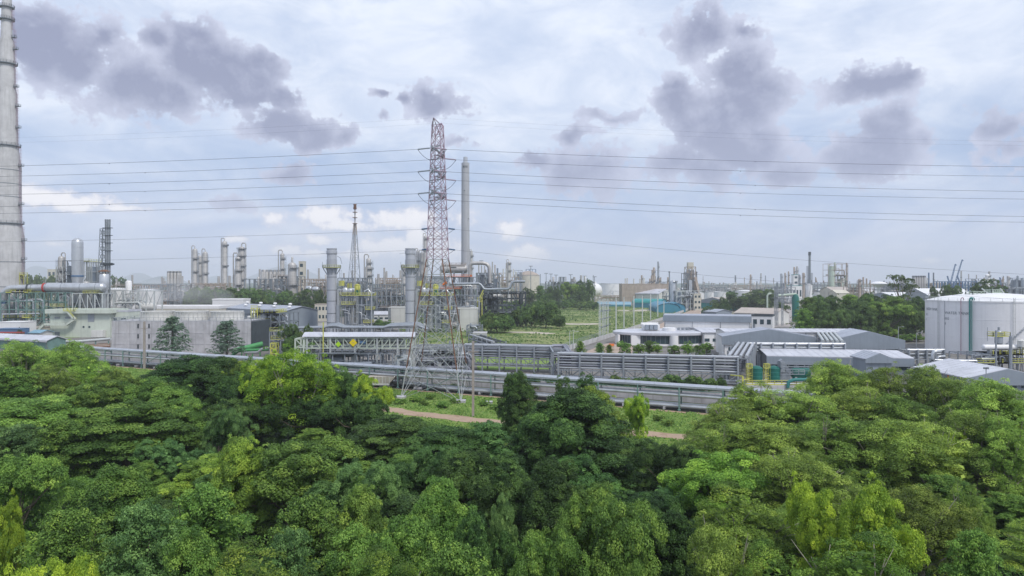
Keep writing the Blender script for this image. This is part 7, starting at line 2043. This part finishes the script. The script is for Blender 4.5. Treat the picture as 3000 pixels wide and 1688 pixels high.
KINDS = {   # kind: (prototype shape, leaf material, words, seeds)
    'mid': (('spray', 'round', 'spray', 'round'), L_MID, 'mid green bushy tree', 4),
    'dark': ('round', L_DARK, 'dark green bushy tree', 2),
    'cool': (('spray', 'round', 'spray'), L_BLUE, 'bluish green bushy tree', 3),
    'bright': (('spray', 'round', 'feather'), L_BRIGHT, 'bright green leafy tree', 3),
    'yellow': (('round', 'feather', 'round'), L_YELLOW, 'yellow green leafy tree', 3),
    'rain': ('umbrella', L_DARK, 'dark flat topped rain tree', 2),
    'rainmid': ('umbrella', L_MID, 'flat topped green rain tree', 2),
    'vine': ('cone', L_DARK, 'dark creeper covered tree', 2),
    'vinemid': ('cone', L_MID, 'green creeper covered pointed tree', 2),
    'vinebright': ('cone', L_BRIGHT, 'bright creeper covered pointed tree', 2),
    'feather': ('feather', L_FEATHER, 'feathery light green tree', 3),
    'column': ('column', L_DARK, 'narrow creeper covered tree stem', 2),
    'bush': ('bush', L_FARL, 'dark rounded bush', 3),
    'shrub': ('bush', L_MID, 'low green shrub', 2),
    'conifer': ('conifer', L_CONIF, 'open branched conifer', 2),
    'far': ('round', L_FARL, 'dark dense tree', 3),
    'spread': ('spread', L_FARL, 'tall dark tree with separate leafy heads', 1),
}
PR = {}
_sd = 100
for k_, (shape, m_, words, ns) in KINDS.items():
    PR[k_] = []
    for i in range(ns):
        _sd += 1
        PR[k_].append(proto('tree', shape if isinstance(shape, str) else shape[i], _sd, m_))
USED = set()
ROWN = [(44, 'wood front'), (58, 'second row'), (74, 'mid wood'), (92, 'wood rear'), (400, 'far wood edge')]
COLN = [(150, 'below the stepped chimney'), (330, 'below the pale green building'), (560, 'below the cooling tower'), (800, 'below the grey shed'), (1010, 'below the first grey stack'), (1250, 'below the sign gantry'),
        (1420, 'below the pylon'), (1640, 'below the pipe rack bend'), (1900, 'below the long pipe rack'), (2150, 'below the round office'), (2400, 'below the green tanks'), (2680, 'below the long grey roof'), (9999, 'below the white tank')]
ORD = ['first', 'second', 'third', 'fourth', 'fifth', 'sixth', 'seventh', 'eighth', 'ninth', 'tenth', 'eleventh', 'twelfth', 'thirteenth', 'fourteenth']
WOOD = []
def lowest_top(px):                                     # photograph row that near trees must stay below
    return float(np.interp(px, [0, 250, 300, 420, 470, 690, 720, 1100, 1130, 1380, 1470, 1500, 1760, 1800, 2020, 2060, 2900, 2930, 3000], [1000, 1005, 1095, 1110, 1090, 1110, 1240, 1250, 1245, 1255, 1245, 1130, 1150, 1292, 1292, 1130, 1120, 1250, 1250]))
_tr = random.Random(77)


def plant(kind_, loc, height, width, label=None, group=None, cat='tree', rz=None):
    """height in metres, width of the crown in metres"""
    c = _tr.choice(PR[kind_])
    nat = NAT[c.name]
    if kind_.startswith('vine'): nat = (10.2, 9.6)
    sx, sz = width / nat[1], height / nat[0]
    rz = _tr.uniform(0, 6.28) if rz is None else rz
    key = c.name
    if key in USED:
        o = copy_thing(c, label, loc, rz, (sx, sx, sz))
    else:
        USED.add(key); o = c
        o.location = loc; o.rotation_euler = (0, 0, rz); o.scale = (sx, sx, sz)
    o['label'] = label or '?'; o['category'] = cat
    if group: o['group'] = group
    elif 'group' in o: del o['group']
    o.name = 'bush' if kind_ in ('bush', 'shrub') else ('conifer_tree' if kind_ == 'conifer' else 'tree')
    if key in USED and o is c: USED.add(o.name); NAT[o.name] = nat
    return o


def wood(kind_, px, top, d, wpx, label=None):
    """a tree of the near wood: seen top at (px, top), distance d, crown wpx pixels wide"""
    h = Z(top, d)
    o = plant(kind_, (X(px, d), d, 0), max(h, 2.5), W(wpx, d) * (1.12 if d < 100 else 1.0), label, 'trees of the near wood')
    WOOD.append((o, kind_, px, d, h, label))
    return o


HERO = [  # kind, px, top row, distance, crown width in pixels
    ('yellow', 870, 1030, 106, 250, 'tall yellow green tree standing in front of the sign gantry'), ('yellow', 765, 1052, 108, 190, None),
    ('yellow', 1080, 1108, 104, 150, None), ('dark', 1000, 1092, 108, 170, 'dark tree pressed against the tall yellow green tree'), ('dark', 900, 1165, 103, 240, None), ('dark', 1040, 1160, 101, 170, None),
    ('vine', 1520, 1096, 110, 150, 'dark creeper tree standing alone on the verge below the pipe rack'), ('column', 1500, 1095, 109, 70, None),
    ('column', 1648, 1106, 106, 70, None), ('column', 1716, 1100, 96, 75, 'creeper covered stump rising above the big creeper mound'),
    ('vinebright', 1735, 1130, 92, 220, None), ('vine', 1690, 1140, 86, 360, 'largest dark creeper mound, under the long pipe rack'), ('dark', 1600, 1200, 84, 260, None),
    ('yellow', 1868, 1158, 102, 105, 'small lone yellow tree on the grass beside the dirt path'), ('vine', 1890, 1290, 86, 170, None), ('vine', 1800, 1285, 84, 170, None),
    ('rain', 560, 1050, 122, 270, 'dark umbrella shaped rain tree in front of the front pipe line'), ('rain', 660, 1052, 118, 210, None), ('bright', 715, 1060, 117, 130, None), ('dark', 735, 1105, 110, 230, None), ('dark', 720, 1180, 100, 240, None),
    ('feather', 60, 1003, 135, 190, None), ('feather', 195, 1005, 130, 190, None), ('bright', 275, 1050, 122, 170, None), ('mid', 375, 1092, 112, 170, None), ('feather', 330, 1085, 118, 130, None), ('feather', 130, 1075, 118, 200, None), ('mid', 30, 1080, 112, 190, None),
    ('rainmid', 100, 1170, 96, 330, None), ('mid', 250, 1130, 104, 220, None), ('mid', 330, 1120, 106, 220, None), ('mid', 450, 1115, 104, 200, None), ('rainmid', 370, 1185, 88, 330, 'wide flat topped green tree with layered tiers below the cooling tower'),
    ('cool', 60, 1250, 80, 220, None), ('cool', 640, 1195, 90, 150, None), ('mid', 540, 1170, 96, 170, None), ('mid', 190, 1235, 82, 190, None),
    ('mid', 60, 1310, 62, 260, None), ('vinemid', 340, 1360, 56, 300, None), ('vinebright', 700, 1280, 66, 200, 'light pointed tree with yellow tip below the grey shed'), ('mid', 850, 1300, 66, 300, None),
    ('cool', 1000, 1350, 62, 260, None), ('vinemid', 1060, 1415, 52, 190, None), ('vinemid', 1290, 1400, 54, 240, 'pointed creeper covered tree below the pylon, mid wood'), ('rain', 1150, 1226, 90, 240, None), ('rain', 1310, 1254, 85, 230, None), ('dark', 1235, 1250, 90, 170, None),
    ('cool', 1430, 1240, 86, 180, None), ('cool', 1220, 1305, 70, 200, None), ('dark', 1370, 1340, 66, 220, None), ('dark', 1520, 1350, 66, 220, None), ('vine', 1620, 1340, 62, 240, None), ('cool', 1480, 1480, 48, 150, None),
    ('vinemid', 1740, 1420, 50, 280, 'leafy light tree with two rounded tops below the long pipe rack'), ('mid', 1680, 1440, 48, 220, None), ('mid', 1800, 1480, 44, 240, None), ('dark', 1960, 1300, 76, 170, None),
    ('feather', 2200, 1125, 104, 210, None), ('feather', 2150, 1185, 96, 230, None), ('feather', 2330, 1150, 98, 260, None), ('feather', 2460, 1062, 112, 230, 'tallest feathery tree, in front of the long grey roof'), ('feather', 2590, 1080, 110, 190, None), ('feather', 2710, 1078, 108, 190, 'feathery tree whose gaps show the white tank base'),
    ('feather', 2820, 1115, 100, 200, None), ('feather', 2940, 1120, 90, 260, None), ('feather', 2520, 1140, 98, 230, None), ('feather', 2640, 1160, 94, 230, None), ('feather', 2105, 1240, 82, 220, None), ('feather', 2270, 1240, 80, 300, None),
    ('feather', 2420, 1215, 80, 300, None), ('feather', 2570, 1235, 78, 300, 'broad feathery tree with bare pale limbs showing, below the long grey roof'), ('feather', 2720, 1250, 76, 260, None), ('feather', 2860, 1210, 78, 210, None), ('yellow', 2790, 1275, 76, 90, None), ('feather', 2960, 1230, 74, 180, None),
    ('bright', 2090, 1330, 66, 260, None), ('feather', 2330, 1330, 66, 280, None), ('bright', 2170, 1420, 56, 280, None), ('yellow', 2420, 1440, 50, 220, 'brightest yellow green tree low in the wood below the long grey roof'), ('yellow', 2570, 1455, 47, 270, None), ('feather', 2700, 1440, 55, 240, None),
    ('bright', 2500, 1560, 42, 330, None), ('feather', 2120, 1560, 42, 240, None), ('bright', 2270, 1590, 40, 260, None), ('feather', 2830, 1420, 56, 130, None), ('mid', 2860, 1560, 44, 200, None),
    ('yellow', 20, 1480, 48, 120, 'yellow green bushy top at the edge below the stepped chimney'), ('yellow', 180, 1635, 38, 280, 'bright yellow green tree lowest in the front row'), ('mid', 200, 1500, 48, 240, None), ('vinemid', 560, 1545, 42, 260, None),
    ('cool', 420, 1480, 48, 220, None), ('mid', 600, 1430, 52, 250, None), ('bright', 760, 1590, 40, 330, None), ('mid', 900, 1460, 50, 250, None), ('cool', 850, 1560, 44, 200, None), ('mid', 1180, 1530, 44, 260, None), ('bright', 1120, 1600, 40, 280, None),
    ('mid', 1340, 1600, 40, 260, None), ('vinemid', 1860, 1640, 38, 150, None), ('mid', 1550, 1560, 42, 240, None), ('dark', 1960, 1480, 52, 220, None), ('dark', 1420, 1520, 46, 160, None),
]
for a in HERO: wood(*a)

# fill the rest of the wood between the named trees
fr = random.Random(5)
taken = [(o.location.x, o.location.y) for (o, *_r) in WOOD]
def open_ground(x, y):
    t = (Vector((x, y, 0)) - R0).dot(RN)
    if t < 26 + 3 * math.sin(x * .2): return True
    if x > -27 and y > 103 - .12 * (x + 27) and x < 36: return True
    if x > 60 and 50 < y < 104 and x > 60 + (y - 50) * .05: return True
    return False
d = 31.0
while d < 150:
    sp = 6.3 + d * .014
    x = -.80 * d - 3
    while x < .80 * d + 3:
        xx, yy = x + fr.uniform(-1.9, 1.9), d + fr.uniform(-1.9, 1.9)
        x += sp
        if open_ground(xx, yy): continue
        if min((xx - a) ** 2 + (yy - b_) ** 2 for a, b_ in taken) < (5.2) ** 2: continue
        taken.append((xx, yy))
        px = 1500 + xx * F / yy
        r = fr.random()
        if px > 2000: k = 'feather' if r < .6 else ('bright' if r < .85 else 'mid')
        elif px > 1450: k = 'dark' if r < .4 else ('vine' if r < .6 else ('mid' if r < .85 else 'cool'))
        else: k = 'mid' if r < .38 else ('cool' if r < .55 else ('bright' if r < .74 else ('rainmid' if r < .79 else ('vinemid' if r < .93 else 'dark'))))
        h = fr.uniform(2.8, 6.4) if yy < 90 else fr.uniform(3.6, 6.6)
        if yy > 112: h = fr.uniform(4, 6.5)
        h = min(h, Z(lowest_top(px) + 12, yy))
        if h < 2.2: continue
        if h < 4.2: k = 'mid' if k not in ('dark', 'feather') else k
        o = plant(k, (xx, yy, 0), h, min(fr.uniform(6.2, 9.2), h * 1.7), None, 'trees of the near wood')
        WOOD.append((o, k, px, yy, h, None))
    d += sp * .92

by = {}
for rec in WOOD:
    o, k, px, d_, h, lab = rec
    if lab: continue
    row = next(n for lim, n in ROWN if d_ < lim); colm = next(n for lim, n in COLN if px < lim)
    by.setdefault((KINDS[k][2], row, colm), []).append(rec)
for (w_, row, colm), recs in by.items():
    recs.sort(key=lambda r: r[2])
    for i, r in enumerate(recs):
        lab = f'{w_}, {row}, {colm}' if len(recs) == 1 else f'{w_}, {row}, {colm}, {ORD[i]} from left'
        r[0]['label'] = lab

# undergrowth between the trunks
rg = np.random.default_rng(4)
n = 60000
yy = rg.uniform(22, 150, n); xx = rg.uniform(-1, 1, n) * (.85 * yy + 6)
keep = np.array([not open_ground(a, b_) for a, b_ in zip(xx, yy)])
xx, yy = xx[keep], yy[keep]
zz = np.clip(.5 + .5 * lumps(xx, yy, 6, 9), 0, 1.3) * 1.6 * rg.uniform(.2, 1, len(xx)) + .1
o = leaves('undergrowth', np.stack([xx, yy, zz], 1), np.tile([0, 0, 1.0], (len(xx), 1)), .5, rg.normal(.35, .2, len(xx)), L_DARK, None, rg, .7)
o['kind'] = 'stuff'
# grass tufts on the verge, the clearing and the field
n = 70000
t = rg.uniform(-140, 110, n); off = rg.uniform(3.4, 34, n)
px_, py_ = R0.x + RU.x * t + RN.x * off, R0.y + RU.y * t + RN.y * off
hh = .12 + .5 * np.clip(lumps(px_, py_, 7, 3), 0, 1)
keep = (np.abs(hh) > 0) & (rg.random(n) < .35 + hh)
px_, py_, hh = px_[keep], py_[keep], hh[keep]
L_GRASS = leaf_mat('grass_blade', (.08, .16, .025), (.16, .27, .04), (.28, .37, .07), .2)
def near_path(x, y):
    pl = [G(900, 1168), G(1130, 1200), G(1200, 1212), G(1350, 1229), G(1560, 1247), G(1785, 1263), G(2000, 1282), G(2250, 1308)]
    m = np.full(len(x), 1e9)
    for a, c in zip(pl[:-1], pl[1:]):
        ab = np.array([c.x - a.x, c.y - a.y]); L2 = (ab ** 2).sum()
        q = np.clip(((x - a.x) * ab[0] + (y - a.y) * ab[1]) / L2, 0, 1)
        m = np.minimum(m, np.hypot(x - a.x - ab[0] * q, y - a.y - ab[1] * q))
    return m
kp = near_path(px_, py_) > 2.4
px_, py_, hh = px_[kp], py_[kp], hh[kp]
o = leaves('grass', np.stack([px_, py_, .1 + hh * .5], 1), np.tile([0, -.9, .35], (len(px_), 1)), .42 + 0 * hh, rg.normal(.5, .22, len(px_)), L_GRASS, None, rg, .5)
o['kind'] = 'stuff'
n = 16000
xx = rg.uniform(58, 118, n); yy = rg.uniform(46, 103, n)
o = leaves('grass', np.stack([xx, yy, rg.uniform(.1, .7, n)], 1), np.tile([0, -.5, .8], (n, 1)), .6, rg.normal(.6, .2, n), L_GRASS, None, rg, .5)
o['kind'] = 'stuff'
# ------------------------------------------------------------------ trees and bushes among the plant
def tr(kind_, px, top, by, wpx, label, group=None, d=None):
    d = d or gd(by)
    return plant(kind_, (X(px, d), d, 0), max(1.2, Z(top, d)), W(wpx, d), label, group, 'bush' if kind_ in ('bush', 'shrub') else 'tree')

tr('conifer', 506, 930, 1050, 92, 'open branched conifer before the cooling tower, the fuller one', None, 226)
tr('conifer', 664, 942, 1050, 92, 'open branched conifer before the cooling tower near the green pipe', None, 226)
tr('far', 850, 950, 1048, 60, 'dark bushy tree left of the sign gantry, taller trunk', 'trees beside the sign gantry', 226)
tr('far', 895, 955, 1048, 55, 'dark bushy tree left of the sign gantry, next to its frame', 'trees beside the sign gantry', 222)
tr('far', 868, 985, 1055, 90, 'dark low tree filling the gap left of the sign gantry', 'trees beside the sign gantry', 214)
tr('bush', 1110, 1092, 1112, 110, 'dark low bush under the pale metal cabin')
tr('shrub', 985, 1095, 1150, 120, 'bushy shrub below the equipment under the gantry', None, 160)
for i, (px, top, by, w) in enumerate(((1480, 922, 976, 95), (1440, 925, 974, 80), (1455, 918, 976, 90))): tr('bush', px, top, by, w * 1.0, ['rounded bush on the field, right of its trio', 'rounded bush on the field, left of its trio', 'rounded bush on the field, centre of its trio'][i], 'bushes on the field')
for i, (px, top, by, w) in enumerate(((1560, 887, 962, 120), (1530, 905, 958, 80), (1600, 905, 962, 90), (1640, 925, 964, 70))): tr('bush', px, top, by, w, f'dark bush of the big clump in the field centre, {ORD_S[i]} planted', 'bushes on the field')
for i, (px, top, by, w) in enumerate(((1500, 875, 920, 85), (1560, 880, 915, 80), (1600, 876, 915, 70), (1610, 895, 925, 50), (1650, 872, 908, 90), (1700, 876, 909, 90), (1740, 880, 911, 60), (1500, 885, 922, 60))): tr('bush', px, top + 6, by, w * .85, f'dark bush in the row along the rear of the field, {ORD_S[i]} in order', 'bushes on the field')
for i, (px, top, by, w) in enumerate(((1552, 840, 885, 44), (1582, 834, 885, 40), (1606, 836, 884, 34), (1630, 834, 880, 38), (1662, 824, 880, 56), (1692, 820, 880, 56), (1722, 817, 880, 56), (1610, 856, 885, 54), (1700, 852, 884, 60))): tr('mid' if i % 3 == 1 else 'far', px, top + 4, by, w, f'dark tree in the grove beyond the field, {ORD_S[i]} in order', 'grove beyond the field', 680 + (i * 23) % 60)
for i, (px, top, by, w) in enumerate(((1005, 925, 950, 0), )): pass
tr('bush', 1115, 937, 966, 70, 'lone green bush between the two grey stacks', None, 350)
for i, px in enumerate((720, 750, 780, 815, 850, 885, 920, 945, 695)): tr('far', px, 846 + (i * 7) % 11, 905, 64, f'dark tree in the belt behind the grey shed, {ORD_S[i]} in order', 'tree belt behind the grey shed', 480 + (i * 13) % 30)
for i, px in enumerate((560, 590, 620, 655, 680)): tr('far', px, 842 + (i * 5) % 9, 905, 56, f'hazy tree behind the steam drift, {ORD_S[i]} in order', 'trees behind the steam drift', 470 + i * 6)
for i, px in enumerate((1085, 1115, 1145, 1172)): tr('far', px, 877 + (i * 5) % 9, 925, 50, f'dark tree between the grey stacks, {ORD_S[i]} in order', 'trees between the grey stacks', 500)
for i, px in enumerate((75, 95, 118, 140, 160, 275, 340, 365)): tr('far', px, 806 + (i * 5) % 9, 850, 34, f'hazy skyline tree on the left plain, {ORD_S[i]} in order', 'hazy skyline trees on the left plain', 900)
for i, (px, top, w) in enumerate(((2370, 873, 80), (2405, 868, 90), (2445, 868, 90), (2490, 865, 90), (2535, 862, 90), (2580, 864, 90), (2620, 870, 90), (2660, 874, 90), (2695, 872, 80), (2355, 905, 60), (2420, 885, 110), (2520, 880, 110), (2610, 885, 110), (2680, 890, 90))):
    tr('far' if i % 3 else 'mid', px, top, 985, w * 1.12, f'big leafy tree of the dark stand beyond the gabled sheds, {ORD[i]} in order', 'dark stand beyond the gabled sheds', 318 + (i * 17) % 34 if i < 9 else 300)
for i, px in enumerate((2650, 2690)): tr('shrub', px, 980, 1002, 60, f'light shrub between the dark stand and the white tank, {ORD_S[i]}', 'shrubs by the white tank')
tr('spread', 2650, 806, 900, 100, 'tall dark tree with separate leafy heads against the grey hall', None, 375)
tr('spread', 2895, 818, 900, 90, 'tall open crowned tree peeping over the white tank dome', None, 420)
for i, (px, top) in enumerate(((2765, 836), (2790, 838), (2740, 842), (2870, 834), (2850, 836), (2920, 836))): tr('far', px, top, 880, 45, f'dark tree behind the white tank dome, {ORD_S[i]} in order', 'trees behind the white tank dome', 430)
for i, (px, top, by, w) in enumerate(((2110, 872, 912, 45), (2125, 880, 930, 40), (2100, 890, 926, 44), (2078, 898, 930, 40), (2165, 870, 912, 60), (2200, 868, 910, 60), (2235, 872, 912, 50), (2250, 860, 905, 40), (2290, 885, 925, 36), (2150, 855, 890, 60), (2200, 852, 885, 70), (2240, 848, 880, 60))):
    tr('far', px, top, by, w * 1.1, f'dark tree around the tan gabled warehouse, {ORD_S[i]} in order', 'trees around the tan warehouse', None if by > 911 else 620)
for i, (px, top, by, w) in enumerate(((1700, 1000, 1050, 36), (1757, 1005, 1055, 34), (1785, 1010, 1055, 30), (1830, 1002, 1052, 60), (1870, 1008, 1052, 40), (1902, 998, 1052, 40), (1925, 1002, 1052, 36), (1975, 1012, 1055, 40), (2015, 1000, 1052, 46), (2048, 1010, 1055, 34), (2070, 1004, 1052, 34))):
    tr('mid' if i % 2 else 'bright', px, top, by, w * .95, f'small planted tree in front of the oval office, {ORD_S[i]} from left', 'planted trees before the oval office', 232 + (i * 7) % 9)
for i, (px, w) in enumerate(((1560, 70), (1630, 80), (1690, 80), (1750, 90), (1810, 80), (1870, 90), (1930, 80), (1990, 90), (2050, 80), (2105, 70))): tr('bush', px, 1098 + (i * 4) % 13, 1140, w, f'dark bush under the main pipe rack, {ORD_S[i]} from left', 'bushes under the main pipe rack', 156 + (i % 2) * 4)
for i, (px, w) in enumerate(((520, 40), (600, 46), (680, 40), (1285, 36), (1330, 34), (1850, 34))): tr('bush', px, {0: 1062}.get(0) + (0 if i < 3 else 62), 0, w, f'small dark bush behind the covered pipe trestle, {ORD_S[i]} from left', 'small bushes behind the covered trestle', 196 if i < 3 else 161)
tr('bush', 52, 968, 985, 40, 'dark round bush beside the blue roofed shelter', None, 288)
for i, (px, w) in enumerate(((590, 60), (640, 60))): pass

for i, (px, by) in enumerate(((1145, 1172), (1172, 1186), (1215, 1178), (1240, 1190), (1262, 1172), (1300, 1196), (1330, 1184), (1415, 1190), (1450, 1205), (1810, 1238), (1960, 1250), (1930, 1235))):
    tr('shrub', px, by - 8 - (i * 5) % 7, by, 30 + (i * 7) % 20, f'low weed clump on the verge below the front pipe line, {ORD_S[i]} from left', 'weed clumps on the verge')
# far woodland, one mass that nobody could count
b = MB(); rw = random.Random(8)
def canopy(x0, x1, y0, y1, nx, ny, h):
    vs = []
    for j in range(ny + 1):
        for i in range(nx + 1):
            e = min(1, 4 * j / ny, 4 * (ny - j) / ny, 10 * i / nx, 10 * (nx - i) / nx)
            vs.append((x0 + (x1 - x0) * (i + rw.uniform(-.3, .3)) / nx, y0 + (y1 - y0) * (j + rw.uniform(-.3, .3)) / ny, h * e * rw.uniform(.35, 1.1) - .5))
    b.add(vs, [(j * (nx + 1) + i, j * (nx + 1) + i + 1, (j + 1) * (nx + 1) + i + 1, (j + 1) * (nx + 1) + i) for j in range(ny) for i in range(nx)])
for i in range(34):
    y = rw.uniform(900, 4200); x = rw.uniform(-.78, .8) * y; L_ = rw.uniform(120, 420) * (y / 1500 + .4); dp = rw.uniform(40, 130) * (y / 2000 + .5)
    if y < 1300 and -.4 < x / y < .05: continue
    canopy(x - L_ / 2, x + L_ / 2, y, y + dp, int(L_ / 9) + 3, 6, rw.uniform(8, 14))
canopy(-4200, 4600, 4500, 5200, 420, 8, 22)
canopy(-5200, 5600, 5800, 6300, 420, 6, 26)
kind(b.build('woodland', ground_mat('far_canopy', [(.03, .055, .02), (.05, .085, .03), (.035, .06, .025)], .03, .2), None, True, 180), 'stuff')

# low scrub over the field
n = 42000
xs = rg.uniform(-75, 170, n); ys = rg.uniform(255, 830, n) ** 1.0
px = 1500 + xs * F / ys; pyr = HY + H * F / ys
ok_ = (px > 1190) & (pyr > 888) & (pyr < 1008) & (px < np.interp(pyr, [888, 900, 915, 965, 1003, 1010], [1745, 2020, 1985, 1850, 1725, 1660]))
sandy = ((np.abs(pyr - 976) < 5) & (px > 1480) & (px < 1625)) | ((np.abs(pyr - 950) < 6) & (px > 1635) & (px < 1770)) | ((np.abs(pyr - 910) < 5) & (px > 1810) & (px < 1910))
lum = lumps(xs, ys, 26, 5)
ok_ &= ~sandy & (rg.random(n) < .35 + .5 * (lum > 0))
xs, ys, lum = xs[ok_], ys[ok_], lum[ok_]
z = .2 + np.clip(lum, 0, 1.4) * 1.5 * rg.uniform(.3, 1, len(xs))
o = leaves('scrub', np.stack([xs, ys, z], 1), np.tile([0, -.5, .8], (len(xs), 1)), 1.15, np.clip(rg.normal(.5, .2, len(xs)), 0, 1), leaf_mat('scrub_leaf', (.065, .125, .028), (.125, .20, .042), (.22, .28, .07), .2), None, rg, .7)
o['kind'] = 'stuff'

# steam drifting off the fan rings and vapour near the lattice bridge
def puff(name, px, y, d, rx, rz_, dens):
    b = MB(); vs = [(.02, -1)] + [(math.cos(a), math.sin(a)) for a in np.linspace(-1.4, 1.4, 12)] + [(.02, 1)]
    b.lathe((0, 0, 0), vs, 20)
    m = bpy.data.materials.new('steam'); m.use_nodes = True; nt = m.node_tree; nt.nodes.clear()
    v = nt.nodes.new('ShaderNodeVolumePrincipled'); v.inputs['Color'].default_value = (.97, .97, 1, 1); v.inputs['Density'].default_value = dens
    oo = nt.nodes.new('ShaderNodeOutputMaterial'); nt.links.new(v.outputs[0], oo.inputs['Volume'])
    o = b.build(name, m, None); o.location = P(px, y, d); o.scale = (W(rx, d), W(rx, d) * .6, W(rz_, d)); o['kind'] = 'stuff'
puff('steam', 425, 868, 410, 75, 26, .012)
puff('steam', 590, 868, 440, 100, 30, .010)
puff('steam', 500, 850, 430, 110, 34, .006)

# drop the unplaced pattern trees
for lst in PR.values():
    for r in lst:
        if 'label' not in r:
            for ch in list(r.children): bpy.data.objects.remove(ch)
            bpy.data.objects.remove(r)
# ------------------------------------------------------------------ haze over the plain
hz = MB(); hz.box((0, 7500, 199.0), (34000, 18000, 402.0))
hm = bpy.data.materials.new('air_haze'); hm.use_nodes = True
nt = hm.node_tree; nt.nodes.clear()
pv = nt.nodes.new('ShaderNodeVolumePrincipled'); pv.inputs['Color'].default_value = (.86, .90, 1.0, 1)
pv.inputs['Density'].default_value = .00016; pv.inputs['Anisotropy'].default_value = .0
oo = nt.nodes.new('ShaderNodeOutputMaterial'); nt.links.new(pv.outputs[0], oo.inputs['Volume'])
ho = hz.build('haze', hm, smooth=False); ho['kind'] = 'stuff'
